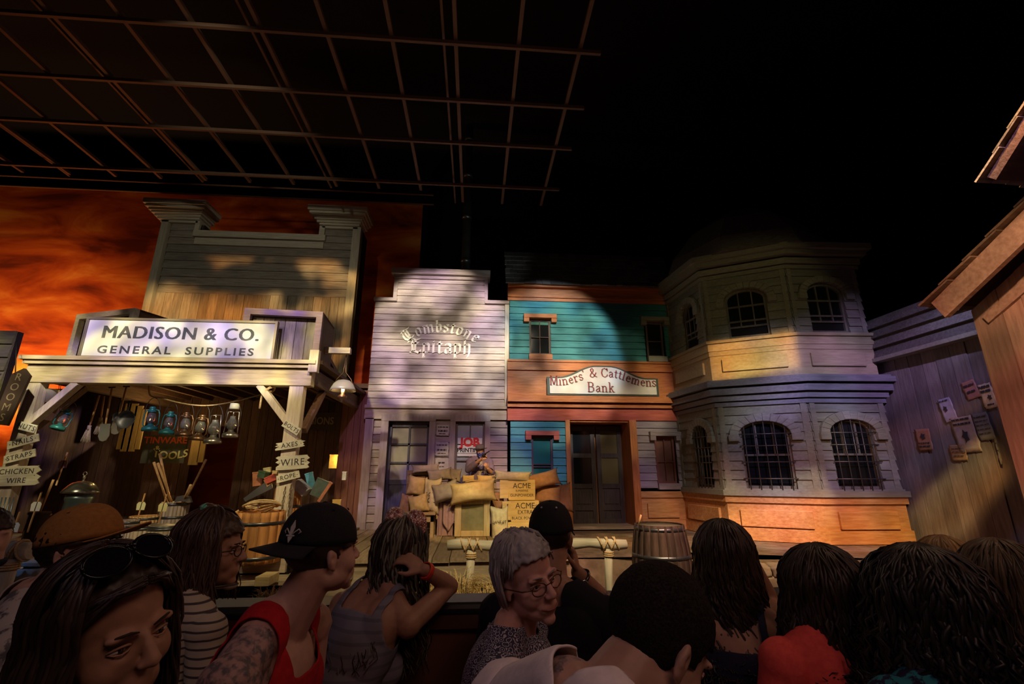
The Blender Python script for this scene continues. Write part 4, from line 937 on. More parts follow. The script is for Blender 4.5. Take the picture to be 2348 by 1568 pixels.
# kegs, tubs
def barrel(base, r, h, m, label, hoops=(.1,.32,.68,.9), bulge=1.12, cat='barrel', name='barrel', group=None, lid=None, open_=False, n=22):
    t = thing(name, base, label, cat, group); k = 9; T = Matrix.Translation(base)
    prof = lambda z: r*(1+(bulge-1)*sin(pi*z))
    mb = MB(T)
    for j in range(n):      # separate staves
        a0, a1 = 2*pi*j/n+.004, 2*pi*(j+1)/n-.004; rows = []
        for i in range(k+1):
            z = i/k; q = prof(z); rows.append(mb._v([(q*cos(a0),q*sin(a0),z*h),(q*cos(a1),q*sin(a1),z*h),((q-.02)*cos(a1),(q-.02)*sin(a1),z*h),((q-.02)*cos(a0),(q-.02)*sin(a0),z*h)]))
        for i in range(k):
            for e in range(4): mb._f([rows[i][e], rows[i][(e+1)%4], rows[i+1][(e+1)%4], rows[i+1][e]], e == 0)
        mb._f(rows[0][::-1]); mb._f(rows[-1])
    mb.build('staves', m, t)
    for z in hoops:
        q = prof(z)+.004; q2 = prof(min(1,z+.05))+.004; MB(T).lathe([(q-.006,z*h-.02),(q,z*h-.02),(q2,z*h+.02),(q2-.006,z*h+.02)], n=28).build('hoop', m_hoop, t)
    if not open_: MB(T).lathe([(0,h-.035),(r-.012,h-.035),(r-.012,h-.015),(0,h-.015)], n=24).build('head', lid or m, t)
    MB(T).lathe([(0,.02),(r-.012,.02),(r-.012,.035),(0,.035)], n=20).build('bottom', m, t)
    return t
def onf(px, py, z=ZP): return G(px, py, z)
barrel(onf(314,1262), .19, .36, m_keg, 'left of the two small grey kegs on the porch edge', hoops=(.08,.36,.86,.94), bulge=1.05, cat='keg', name='keg', group='grey kegs on the porch')
barrel(onf(371,1262), .22, .36, m_keg, 'right of the two small grey kegs, in front of the tool tub', hoops=(.08,.36,.86,.94), bulge=1.05, cat='keg', name='keg', group='grey kegs on the porch')
barrel(onf(283,1250), .15, .38, m_keg, 'dark narrow keg behind the tan cap brim', bulge=1.05, cat='keg', name='keg', group='grey kegs on the porch')
tb = onf(388,1238); barrel(tb, .21, .62, m_keg, 'grey tub holding axes and long wooden handles', hoops=(.15,.6,.94), bulge=1.0, cat='tub', name='tool_tub', open_=True)
barrel(onf(322,1240), .22, .40, m_handle, 'pale keg lid glimpsed between the two grey kegs and the tub', bulge=1.05, cat='keg', name='keg', group='grey kegs on the porch')
def stick(pa, top, Y, label, head=None, cat='tool', name='long_tool', r=.018, mm=None):
    a = Vector(pa); b = P(*top, Y); t = thing(name, a, label, cat, 'tools standing in the tub'); MB().tube([a, a.lerp(b,.5)+Vector((.005,0,0)), b], [r, r*.9, r*1.1], 8).build('handle', mm or m_handle, t)
    if head == 'axe':
        c = a.lerp(b, .42); T = Matrix.Translation(c); MB(T).prism([(-.13,-.05),(-.10,.045),(-.02,.06),(.10,.05),(.15,-.05),(.04,-.035),(-.04,-.035)], Matrix.Translation((0,-.03,0)), .05).build('blade', m_silver, t)
    if head == 'saw':
        c = b; T = Matrix.Translation(c) @ Matrix.Rotation(R(15),4,'Y'); MB(T).prism([(-.4,.0),(0,-.12),(.02,.02),(-.4,.035)], I4, .004).build('blade', m_silver, t)
for q, top, lab, hd in (((-.10,0,.5),(353,1060),'orange tool handle leaning left out of the tub',None), ((-.05,.05,.5),(362,1062),'second orange handle leaning left out of the tub',None), ((-.03,-.05,.5),(366,1040),'dark-tipped handle behind the left-leaning pair',None),
        ((.10,0,.5),(472,1054),'longest handle leaning right out of the tub',None), ((.04,.04,.5),(437,1112),'axe with broad grey head leaning right in the tub','axe')):
    stick(tb+Vector(q), top, 8.4, lab, hd)
# stove with domed lid
sv = G(172,1300,ZP); sv = Vector((P(180,1150,8.0).x, 8.0, ZP)); t = thing('parlor_stove', sv, 'blue-grey iron parlor stove with domed lid and ring finial', 'stove')
hz = lambda py: P(180,py,8.0).z - ZP
T = Matrix.Translation(sv)
MB(T).lathe([(0,.0),(.26,.0),(.24,.12),(.17,.2),(.17,hz(1165)),(.16,hz(1150)),(.175,hz(1143)),(.165,hz(1134)),(0,hz(1134))], n=26).build('body', mat('blued_tin', (.22,.32,.36), .35, .7), t)
MB(T).lathe([(.235,hz(1130)),(.24,hz(1127)),(.20,hz(1119)),(.17,hz(1113)),(.13,hz(1107)),(.06,hz(1103)),(0,hz(1102))], n=26).build('lid', mat('polished_tin', (.36,.38,.36), .25, .9), t)
mb = MB(T); mb.lathe([(.02,hz(1103)),(.012,hz(1098)),(.022,hz(1094)),(.01,hz(1090))], n=10); mb.tube([(.028*cos(a),0,hz(1086)+.028*sin(a)) for a in [2*pi*q/14 for q in range(15)]], .007, 6); mb.build('finial', m_silver, t)
# price cards on sticks
for px, py, Y, lab, c in ((82,1161,7.6,'white price card on a stick left of the stove',(.72,.74,.66)),(144,1064,8.8,'pinkish rounded card high on a stick above the stove',(.40,.24,.24)),(323,1160,8.6,'square pale price card on a stick behind the kegs',(.66,.66,.42)),(373,1163,8.3,'bright yellow round price card beside the tub',(.85,.80,.35)),(31,1209,7.3,'small white price card low by the left post',(.62,.72,.78))):
    c0 = P(px,py,Y); t = thing('price_card', c0-Vector((0,0,.35)), lab, 'price card', 'price cards on sticks'); T = Matrix.Translation(c0); s = .07
    MB(T).prism([(s*x*(1 if abs(z)<1 else .9), s*z*.9) for x, z in ((-1,-1),(1,-1),(1,.5),(.7,1),(-.7,1),(-1,.5))], I4, .006).build('card', mat('card_%d' % px, c, .7), t)
    MB().bar(c0+Vector((-.03,.01,-.35)), c0+Vector((.02,.01,.2)), .02, .012).build('stick', m_handle, t)
# crock, shovel rack left
cb = G(72,1250,ZP); t = thing('butter_churn', cb, 'brown wooden churn with stout handle near the left rail', 'churn')
MB(Matrix.Translation(cb)).lathe([(.13,0),(.14,.2),(.12,.45),(.14,.47),(.14,.5),(0,.5)], n=18).build('body', m_oak, t); MB().tube([cb+Vector((0,0,.5)), cb+Vector((.08,0,1.0))], .016, 8).build('dasher', m_handle, t)
t = thing('pitchfork', P(20,1210,7.2), 'blue-lit pitchfork standing by the left edge', 'pitchfork')
a = P(5,1140,7.2); b = P(35,1205,7.2); mb = MB()
for k in range(4): mb.tube([a+Vector((.05*k,0,.0)), a+Vector((.05*k+.01,0,-.28)), P(20,1205,7.2)], .008, 6)
mb.build('tines', mat('blue_lit_steel', (.2,.28,.36), .35, .8), t); MB().tube([P(20,1203,7.2), P(22,1290,7.2)], .016, 8).build('handle', m_handle, t)  # blue light put into the tines' steel colour
# right-hand goods
ob = onf(584,1288); barrel(ob, .30, .62, m_pine, 'orange barrel topped with coiled rope beside the right porch post', hoops=(.12,.78), bulge=1.03, n=16)
mb = MB(); c = ob+Vector((0,0,.64))
for k in range(5):
    rr = .10+.035*k; mb.tube([c+Vector((rr*cos(a)+.02*sin(3*a+k), rr*sin(a), .03*sin(2*a+k)+.02*k)) for a in [2*pi*q/24 for q in range(25)]], .014, 6)
mb.tube(catm([c+Vector((-.25,-.1,0)), c+Vector((-.32,-.18,-.1)), c+Vector((-.33,-.2,-.35))]), .014, 6)
tag(mb.build('rope_coil', m_rope), 'coils of pale rope lying on top of the orange barrel', 'rope')
barrel(onf(625,1262)+Vector((0,.35,0)), .20, 1.0, m_pine, 'tall narrow orange keg behind the right porch post', hoops=(.1,.6,.9), bulge=1.05, cat='keg', name='keg')
mb = MB(); 
def chain(pts, label, s=.035):
    mb = MB(); L = catm([Vector(p) for p in pts], 10); d = 0; acc = []; last = L[0]; k = 0
    out = [L[0]]
    for p in L[1:]:
        if (p-out[-1]).length > s*1.15: out.append(p)
    for i, (a, b) in enumerate(zip(out, out[1:])):
        m_ = (a+b)/2; t = (b-a).normalized(); sd = Vector((1,0,0)) if i % 2 else Vector((0,1,0)); sd = (sd-t*sd.dot(t)).normalized()
        mb.tube([m_ + t*s*.85*cos(u) + sd*s*.45*sin(u) for u in [2*pi*q/8 for q in range(9)]], s*.16, 5, cap=False)
    return mb.build('chain', mat('rusty_chain', (.20,.15,.11), .5, .6), label=label, cat='chain', group='chains on the right porch post')
chain([P(655,1115,7.42), P(648,1160,7.42), P(645,1210,7.42), P(635,1275,7.42)], 'long chain hanging down the left side of the right porch post')
chain([P(668,1110,7.42), P(665,1150,7.42), P(660,1200,7.42), P(655,1250,7.42)], 'shorter chain hanging down the middle of the right porch post')
hk = P(631,1290,7.4); MB().tube([hk+Vector((.05*cos(a),0,.05*sin(a)+.03)) for a in [pi*.9+pi*1.2*q/12 for q in range(13)]], .011, 7).build('hook', m_silver, label='iron hook at the foot of the right porch post', cat='hook')
t = thing('hand_saw', P(590,1140,8.0), 'pale hand saw leaning on the goods left of the right post', 'saw')
MB(Matrix.Translation(P(592,1124,8.0)) @ Matrix.Rotation(R(-35),4,'Y')).prism([(-.24,-.04),(.2,-.10),(.24,.06),(-.24,.02)], I4, .006).build('blade', m_silver, t)
MB(Matrix.Translation(P(612,1108,8.0)) @ Matrix.Rotation(R(-35),4,'Y')).box(-.02,.1,-.01,.02,-.05,.07).build('handle', m_handle, t)
def tin(px, py, Y, w_, h, d, col, label, rz=0, ry=0, met=0, name='tin_box'):
    c = P(px, py, Y); T = Matrix.Translation(c) @ Matrix.Rotation(R(rz),4,'Z') @ Matrix.Rotation(R(ry),4,'Y')
    o = MB(T).box(-w_/2,w_/2,-d/2,d/2,-h/2,h/2).box(-w_/2-.004,w_/2+.004,-d/2-.004,d/2+.004,h/2-.02,h/2+.004).build(name, mat('tin_%d_%d' % (px,py), col, .5, met, c2=tuple(min(1,x*1.4) for x in col), scale=12), label=label, cat='box', group='packets and tins heaped round the right post'); return bevel(o, .004)
for a_ in ((590,1098,8.2,.12,.22,.1,(.42,.17,.08),'orange-brown upright packet left of the ROPE board',10,-8),
        (604,1088,8.1,.14,.1,.1,(.05,.09,.05),'dark green tin beside the orange packet',-20,14),(613,1078,8.2,.1,.08,.1,(.5,.45,.25),'small yellow-green packet at the top of the heap',12,-10),
        (622,1098,8.0,.16,.1,.1,(.45,.08,.05),'small red packet just left of the ROPE board',0,-25),(630,1086,8.15,.07,.09,.06,(.55,.42,.2),'tan carton behind the red packet',5,5),
        (585,1166,8.2,.11,.1,.08,(.12,.24,.5),'bright blue tin above the orange barrel',0,0),(600,1176,8.0,.09,.24,.09,(.60,.42,.2),'tall pale bottle-shaped packet on the orange barrel',0,4),
        (712,1102,8.2,.12,.26,.05,(.08,.26,.42),'blue-edged packet leaning behind the black cap',10,-18),(735,1120,8.1,.24,.28,.05,(.10,.14,.14),'dark plaid flat packet leaning by the black cap',6,22),
        (745,1128,8.0,.05,.34,.03,(.55,.22,.14),'thin red edging strip by the plaid packet',0,30),(692,1118,8.0,.24,.14,.18,(.35,.35,.42),'pale violet folded cloth packet right of the post',0,40),
        (764,1058,9.6,.14,.26,.05,(.70,.50,.12),'yellow-lit card on the far brown wall',0,0),(772,1158,9.6,.16,.2,.05,(.60,.40,.12),'lower yellow-lit card on the far brown wall',0,0),(790,1091,9.2,.07,.15,.07,(.55,.55,.5),'white cup-like tin on the far brown wall',0,0),
        (634,1155,8.3,.08,.14,.08,(.85,.70,.4),'pale yellow box behind the right post standing for a bright lantern',0,0)):  # lantern brightness put into the pale box colour
    tin(*a_)
t = thing('oil_lamp', P(787,935,8.0), 'hanging oil lamp with white dome shade and lit flame on a plank arm', 'lamp')
a = P(735,812,8.0); b = P(807,800,8.0); c = P(786,896,8.0); T = Matrix.Translation(c)
bevel(MB().box(a.x,b.x,7.9,8.0,a.z,b.z).build('plank_arm', m_beam, t), .006)
MB().bar((a.x+.05,8.0,(a.z+b.z)/2),(a.x-.15,9.5,(a.z+b.z)/2-.1),.08,.08).build('arm', m_brownx, t)
MB(T).lathe([(.04,.19),(.10,.175),(.16,.12),(.20,.04),(.215,.0),(.21,.0),(.195,.035),(.15,.11),(.09,.165),(.035,.18)], n=28, cap=False).build('lamp_shade', mat('milk_enamel_shade', (.42,.40,.34), .35, .2), t)
for s in (-1, 1): MB(T).tube([(s*.2,0,.0),(s*.12,0,.2),(s*.02,0,.32),(0,0,b.z-c.z-.08)], .006, 6).build('hanger', m_brass, t)
MB(T).lathe([(.0,-.20),(.03,-.19),(.02,-.16),(.07,-.13),(.08,-.09),(.03,-.06),(.03,-.03),(.0,-.03)], n=18).build('reservoir', m_brass, t)
MB(T).lathe([(.028,-.03),(.035,.02),(.02,.12)], n=12, cap=False).build('chimney', m_clear, t)
MB(T).ell((0,0,.01), (.016,.016,.03)).build('flame', mat('flame', (1,.7,.3), .5, emit=((1,.62,.22), 30.0)), t)
l = bpy.data.lights.new('lamp_flame', 'POINT'); lo = bpy.data.objects.new('lamp_flame', l); COL.objects.link(lo); lo.location = c+Vector((0,-.06,.0)); l.energy = 3.0; l.color = (1,.6,.25); l.shadow_soft_size = .02
for q in ((-6.2,9.95,2.5,13),(-5.2,9.0,1.2,4),(-5.7,9.0,2.5,2.5),(-2.6,9.5,1.7,5)):
    l = bpy.data.lights.new('hidden_shop_light', 'POINT'); lo = bpy.data.objects.new('hidden_shop_light', l); COL.objects.link(lo); lo.location = q[:3]; l.energy = q[3]; l.color = (1,.6,.2); l.shadow_soft_size = .05  # unseen warm points added to light the boards, sign and wall goods
# hanging vertical sign far left
hs = thing('rooms_sign', P(30,960,7.0), 'dark narrow vertical sign reading ROOMS hanging at the left edge', 'sign')
c = P(26,906,7.1); T = Matrix.Translation(c); q = [(-.12,-.42),(.10,-.42),(.14,.30),(.02,.40),(-.11,.30)]
MB(T).prism(q, Matrix.Rotation(R(6),4,'Y'), .04).build('board', mat('umber_board', (.05,.032,.022), .7), hs)
for i, ch in enumerate('ROOMS'): text_obj('letter', ch, T @ Matrix.Rotation(R(6),4,'Y') @ Matrix.Translation((0,-.002,.26-.145*i)), .15, mat('faded_tan_paint', (.2,.15,.1)), hs)
MB().tube([P(35,858,7.1), P(38,780,7.3)], .008, 6).build('hanger', m_iron, hs)
# ================================================================ barricade of sacks and crates
def burlap(name, c): return mat(name, c, .95, c2=tuple(x*.72 for x in c), scale=14, bump=.3, detail=6, lo=.3, hi=.75)
b_cream = burlap('cream_sackcloth', (.62,.56,.42)); b_yel = burlap('ochre_sackcloth', (.60,.45,.22)); b_grey = burlap('grey_sackcloth', (.36,.32,.30)); b_br = burlap('brown_sackcloth', (.40,.22,.13))
def sack(px, py, wpx, hpx, Y, m, label, tilt=0, pinch=.5, txt=None, dep=None, seed=0):
    k = mpp(px, py, Y); w_, h = wpx*k/2, hpx*k/2; d = dep or min(w_, h)*.75; c = P(px, py, Y)
    T = Matrix.Translation(c) @ Matrix.Rotation(R(-tilt),4,'Y'); t = thing('sack', c-Vector((0,0,h)), label, 'sack', 'sacks in the barricade')
    mb = MB(); b = mb.b; bmesh.ops.create_grid(b, x_segments=2, y_segments=2, size=1); b.clear()
    nu, nv = 22, 14; rows = []
    for side in (-1, 1):
        g = []
        for i in range(nu+1):
            col = []
            for j in range(nv+1):
                u = -1+2*i/nu; v = -1+2*j/nv
                e = (1-abs(u)**2.6)*(1-abs(v)**2.6); th = side*d*max(0,e)**.42
                rx = 1-.10*(1-abs(v)**2)*0 - .09*(1-v*v)*abs(u)**3; rz = 1-.14*(1-u*u)*abs(v)**3
                x = u*w_*(1+.06*abs(v)**4*pinch)*rx*1.04; z = v*h*(1+.10*abs(u)**4*pinch)*rz*1.05
                n = noise.noise(Vector((u*1.7+seed, v*1.7, side+seed*.7)))*.16*h + noise.noise(Vector((u*5+seed, v*5, side)))*.05*h
                wr = .03*h*sin(u*14+v*5+seed)*abs(u)**2
                col.append((x, th+(n+wr)*side*(e**.5 if e > 0 else 0), z+n*.4))
            g.append(col)
        rows.append(g)
    V = [[[None]*(nv+1) for _ in range(nu+1)] for _ in (0,1)]
    for s in (0,1):
        for i in range(nu+1):
            for j in range(nv+1):
                if s and (i in (0,nu) or j in (0,nv)): V[1][i][j] = V[0][i][j]
                else: V[s][i][j] = b.verts.new(T @ Vector(rows[s][i][j]))
    for s in (0,1):
        for i in range(nu):
            for j in range(nv):
                q = [V[s][i][j],V[s][i+1][j],V[s][i+1][j+1],V[s][i][j+1]]; mb._f(q if s == 0 else q[::-1], True)
    o = mb.build('cloth', m, t)
    if pinch > .9:
        mb = MB(T); mb.tube([(-w_*.3,0,h*.98),(0,-.02,h*1.06),(w_*.35,0,h*1.0)], .012, 6); mb.build('seam', m, t)
    if txt:
        for i, (s_, sz, zz) in enumerate(txt):
            text_obj('printing', s_, T @ Matrix.Translation((0,-d-.012,zz*h)), sz, m_ink, t, sx=.9)
    return t
BYY = 9.75
sack(976,1074,62,17,BYY,b_grey,'flat grey sack lying on top of the wooden stand at left',4,seed=1)
sack(1008,1089,54,26,BYY-.05,b_grey,'twisted pale grey sack right of the flat sack on the stand',8,seed=2,dep=.12)
sack(1043,1090,28,30,BYY+.1,b_grey,'small dark grey sack beside the bandit',-5,seed=3)
sack(956,1114,42,44,BYY-.2,b_yel,'small ochre sack upright on the wooden stand',-8,seed=4)
sack(990,1137,38,78,BYY-.3,b_cream,'tall cream sack printed FLOUR standing on the stand',-4,seed=5,txt=[('ACME',.10,.1),('FLOUR',.13,-.22)],dep=.13)
sack(960,1155,44,40,BYY-.5,b_yel,'small yellow sack slumped on the stand in front of the FLOUR sack',12,seed=6)
sack(930,1155,26,42,BYY-.3,b_br,'narrow brown sack at the far left end of the stand',-10,seed=7)
sack(1022,1127,58,42,9.35,b_grey,'grey-brown shaded sack left of the big yellow one',14,seed=8,dep=.2)
sack(1084,1127,104,46,9.25,b_yel,'biggest yellow sack draped over the panelled cabinet',6,seed=9,pinch=1,dep=.2)
sack(1074,1097,28,15,BYY,b_yel,'small loaf-shaped sack in front of the bandit, left one',0,seed=10)
sack(1115,1098,44,17,BYY,b_yel,'longer loaf-shaped sack in front of the bandit, right one',0,seed=11)
sack(1175,1092,84,22,9.5,b_cream,'cream sack lying across the topmost ACME crate',-3,seed=12,dep=.16)
sack(1244,1100,76,34,9.6,b_br,'long tan sack right of the cream sack on the crates',14,seed=13,dep=.16)
sack(1256,1132,60,46,9.75,b_br,'brown sack below the long tan sack',-6,seed=14)
sack(1290,1142,40,62,9.9,b_br,'dim reddish sack at the right end of the barricade',5,seed=15)
sack(1146,1205,40,84,9.2,b_cream,'upright cream sack with a printed patch between cabinet and crates',3,seed=16,txt=[('WHEAT',.075,.22)],dep=.15)
sack(1141,1148,30,40,9.55,b_br,'small brown sack squeezed behind the cabinet top',0,seed=17)
def crate(px0, px1, py0, py1, Y, label, lines, flare=.05):
    a = P(px0,py1,Y); b = P(px1,py0,Y); t = thing('acme_crate', ((a.x+b.x)/2, Y+.2, a.z), label, 'crate', 'stacked ACME crates'); m = wood('yellow_crate_pine', (.52,.40,.19), (.68,.55,.30), 'x', .1)
    mb = MB(); h = b.z-a.z; D_ = .42
    v = mb._v([(a.x,Y,a.z),(b.x,Y,a.z),(b.x,Y,b.z),(a.x-flare,Y,b.z),(a.x,Y+D_,a.z),(b.x,Y+D_,a.z),(b.x,Y+D_,b.z),(a.x-flare,Y+D_,b.z)])
    for f in ((0,1,2,3),(5,4,7,6),(4,0,3,7),(1,5,6,2),(3,2,6,7),(4,5,1,0)): mb._f([v[n] for n in f])
    bevel(mb.build('box', m, t), .008)
    mb = MB(); mb.box(a.x-flare-.12, a.x-.01, Y-.01, Y+.02, a.z+h*.1, b.z-.005); mb.build('end_board', m, t)
    for s_, sz, zz in lines: text_obj('printing', s_, Matrix.Translation(((a.x+b.x)/2, Y-.002, a.z+h*zz)), sz, m_ink, t, sx=.95)
crate(1166,1227,1100,1147,9.4,'topmost of the three ACME crates, under the cream sack',[('ACME',.14,.70),('SUPERFINE',.055,.46),('GUNPOWDER',.075,.24)])
crate(1172,1236,1148,1197,9.35,'middle of the three ACME crates, reading EXTRA BLACK POWDER',[('ACME',.15,.76),('EXTRA',.10,.46),('BLACK POWDER',.072,.18)])
crate(1162,1240,1197,1250,9.3,'lowest of the three ACME crates behind the black cap',[('ACME',.17,.66)],0)
cb = thing('cabinet', (P(1082,1244,9.3).x, 9.5, ZS+.03), 'wooden cabinet lying with its green-brown panel facing the street', 'cabinet')
a = P(1041,1244,9.3); b = P(1124,1143,9.3); z0 = ZS+.03; fr = m_beamz
mb = MB(); mb.box(a.x,a.x+.12,9.28,9.36,z0,b.z); mb.box(b.x-.12,b.x,9.28,9.36,z0,b.z); mb.box(a.x+.12,b.x-.12,9.28,9.36,z0,z0+.1); mb.box(a.x+.12,b.x-.12,9.28,9.36,b.z-.1,b.z); build_each(mb, 'frame_rail', wood('cabinet_pine', (.34,.26,.14), (.5,.4,.24), 'z', .1), cb, bev=.008)
MB().box(a.x+.1,b.x-.1,9.32,9.34,z0+.08,b.z-.08).build('panel', mat('olive_brown_panel', (.13,.12,.06), .6, c2=(.20,.17,.09), scale=4, bump=.2), cb)
MB().box(a.x+.01,b.x-.01,9.36,9.8,z0,b.z-.01).build('carcass', m_brown, cb)
# mauve dresser leg with draped cloth
dx = P(1020,1240,9.45); t = thing('dresser', (dx.x, 9.6, ZS+.03), 'mauve painted dresser end with a hanging cloth left of the cabinet', 'dresser')
a = P(1001,1240,9.45); b = P(1040,1150,9.45); MB().box(a.x,b.x,9.45,9.85,ZS+.03,b.z).build('body', wood('mauve_wood', (.20,.12,.12), (.30,.19,.18), 'z', .1), t)
for x in (a.x+.03, b.x-.09): bevel(MB().box(x,x+.06,9.42,9.46,ZS+.03,b.z).build('stile', MATS['mauve_wood'], t), .01)
mb = MB(); g = [[mb._v([(a.x+.1+.22*i/8, 9.40-.03*sin(i*1.6)-.01*j/10, b.z-.02-(b.z-ZS-.12)*j/10*(1-.35*abs(i-4)/4))])[0] for j in range(11)] for i in range(9)]
for i in range(8):
    for j in range(10): mb._f([g[i][j],g[i+1][j],g[i+1][j+1],g[i][j+1]], True)
o = mb.build('hanging_cloth', burlap('pink_cloth', (.36,.24,.24)), t); s = o.modifiers.new('thickness','SOLIDIFY'); s.thickness = .006
# stand
a = P(918,1238,9.2); b = P(999,1174,9.2); t = thing('wooden_stand', ((a.x+b.x)/2, 9.5, ZS+.03), 'low wooden stand with a tall back holding small sacks', 'stand'); mw = wood('stand_wood', (.24,.16,.09), (.38,.27,.16), 'x', .2)
bevel(MB().box(a.x,b.x,9.15,9.8,b.z-.05,b.z).build('top', mw, t), .006); MB().box(a.x+.03,b.x-.03,9.2,9.24,b.z-.17,b.z-.05).build('apron', mw, t)
for x in (a.x+.03, b.x-.09):
    for y in (9.2, 9.7): MB().box(x,x+.06,y,y+.06,ZS+.03,b.z-.05).build('leg', mw, t)
q = P(934,1078,9.85); r_ = P(1000,1100,9.85); mb = MB(); mb.box(q.x,q.x+.09,9.82,9.88,b.z,q.z); mb.box(r_.x-.09,r_.x,9.82,9.88,b.z,q.z); mb.box(q.x+.09,r_.x-.09,9.82,9.88,q.z-.09,q.z); build_each(mb, 'back_frame', mw, t)
MB().box(q.x+.05,r_.x-.05,9.86,9.89,b.z,q.z-.05).build('back_panel', m_brown, t)

# ================================================================ hitching rails, barrel, rocks
m_log = wood('peeled_log', (.36,.33,.26), (.54,.50,.41), 'x', 0); m_logz = wood('peeled_log_post', (.36,.33,.26), (.54,.50,.41), 'z', 0)
def rail(a, b, posts, r, label, zb=-.33):
    t = thing('hitching_rail', ((a.x+b.x)/2, (a.y+b.y)/2, zb), label, 'rail', 'log hitching rails'); n = 14
    MB().tube([a.lerp(b, i/n)+Vector((0,0,.012*sin(i*1.3))) for i in range(n+1)], [r*(1+.12*sin(i*2.1)) for i in range(n+1)], 12).build('top_log', m_log, t)
    d = (b-a).normalized()
    for f in posts:
        p = a.lerp(b, f); MB().tube([(p.x,p.y,zb),(p.x-.01,p.y,p.z*.5),(p.x,p.y,p.z-r*.9)], [r*.85,r*.8,r*.9], 12).build('post', m_logz, t)
        mb = MB()
        for k in range(5):
            s = (k-2)*.022
            mb.tube([p+d*s*2+Vector((d.x*.03*sin(u*1)*(1 if k % 2 else -1), -(r+.012)*cos(u), (r+.012)*sin(u))) for u in [2*pi*q/16 for q in range(17)]], .011, 5, cap=False)
        for k in range(3): mb.tube([Vector((p.x,p.y,p.z-r-.03-.02*k))+Vector(((r*.95)*cos(u),(r*.95)*sin(u),0)) for u in [2*pi*q/16 for q in range(17)]], .011, 5, cap=False)
        mb.build('rope_lashing', m_rope, t)
rail(P(1026,1250,5.6), P(1436,1246,5.6), (.13,.895), .055, 'pale log hitching rail lashed with rope across the centre of the street')
rail(P(-60,1262,4.6), P(72,1262,4.6), (.68,), .07, 'blue-lit log hitching rail at the left edge')
a = P(40,1296,4.8); b = P(90,1325,4.8)
for k, (y0, y1) in enumerate(((1290,1300),(1305,1332))):
    q = P(30,y1,4.9); r_ = P(92,y0,4.9); tag(bevel(MB().box(q.x,r_.x,4.9,5.2,q.z if k else q.z,r_.z).box(q.x,q.x+.05,5.0,5.1,-.35,q.z+.001).build('trough_board', wood('blue_lit_board', (.25,.28,.32), (.38,.42,.46), 'x', .1)), .006), ('upper' if k == 0 else 'lower')+' of two pale boards below the left hitching rail', 'board', 'boards below the left rail')  # blue light put into the pale boards' colour
mp = mpp(1522,1200,5.6)
bp = P(1522,1204,5.6); big = Vector((bp.x, 5.75, bp.z-.98))
tt = barrel(big, .285, .98, m_oak, 'large dark oak barrel with iron hoops standing on the rocks', hoops=(.06,.30,.66,.955), bulge=1.2, lid=mat('barrel_water', (.20,.18,.13), .3))
MB().tube([P(1465,1200,5.5), P(1470,1180,5.5)], .012, 6).build('stick', m_handle, tt)
edge = [G(x,y,ZS-.02) for x, y in ((1275,1262),(1330,1262),(1450,1264),(1600,1278),(1700,1286),(1790,1290),(1960,1290),(2150,1288),(2348,1290))]
stones = [burlap('sandstone_a', (.42,.33,.22)), burlap('sandstone_b', (.34,.27,.20)), burlap('sandstone_c', (.50,.40,.28))]
ww = thing('stone_wall', edge[3]-Vector((0,0,.6)), 'rough sandstone retaining wall edging the street behind the rail', 'stone wall')
random.seed(21); z = ZS-.04
row = 0; mbs = [MB() for _ in stones]
while z > -.35:
    h = random.uniform(.14,.22) if row else .13
    tot = sum((b-a).length for a, b in zip(edge, edge[1:])); s = random.uniform(0,.2)
    while s < tot-.1:
        L = random.uniform(.18,.42); d = s+L/2; acc = 0
        for a, b in zip(edge, edge[1:]):
            l = (b-a).length
            if acc+l >= d: break
            acc += l
        u = (b-a).normalized(); p = a+u*(d-acc); n = Vector((u.y,-u.x,0))
        mb = mbs[random.randrange(3)]; T = basis((p.x,p.y,z-h/2), u, n, (0,0,1)) @ Matrix.Rotation(R(random.uniform(-3,3)),4,'Y')
        bmv = len(mb.b.verts); q = bmesh.ops.create_cube(mb.b, size=1.0, matrix=T @ Matrix.Diagonal((L*.97, .34+random.random()*.12, h*.96, 1)))
        fs = {f for v in q['verts'] for f in v.link_faces}; r2 = bmesh.ops.subdivide_edges(mb.b, edges=list({e for f in fs for e in f.edges}), cuts=4, use_grid_fill=True)
        s += L+.008
    z -= h; row += 1
for mb, m in zip(mbs, stones):
    for v in mb.b.verts:
        c = v.co; k = noise.noise_vector(c*6)*.03 + noise.noise_vector(c*17)*.012; v.co = c+k
    for f in mb.b.faces: f.smooth = True
    mb.build('stones', m, ww)
slab([(p.x,p.y+.1) for p in edge]+[(9.5,7.3),(1.1,7.3)], -.35, ZS-.02, 'floor_street', m_dirt, kind='structure')
slab([(p.x,p.y+.05) for p in edge[:5]]+[(4,5.2),(2.2,5.2),(1.6,5.4)], -.4, big.z-.005, 'floor_ledge', m_dirt, kind='structure')
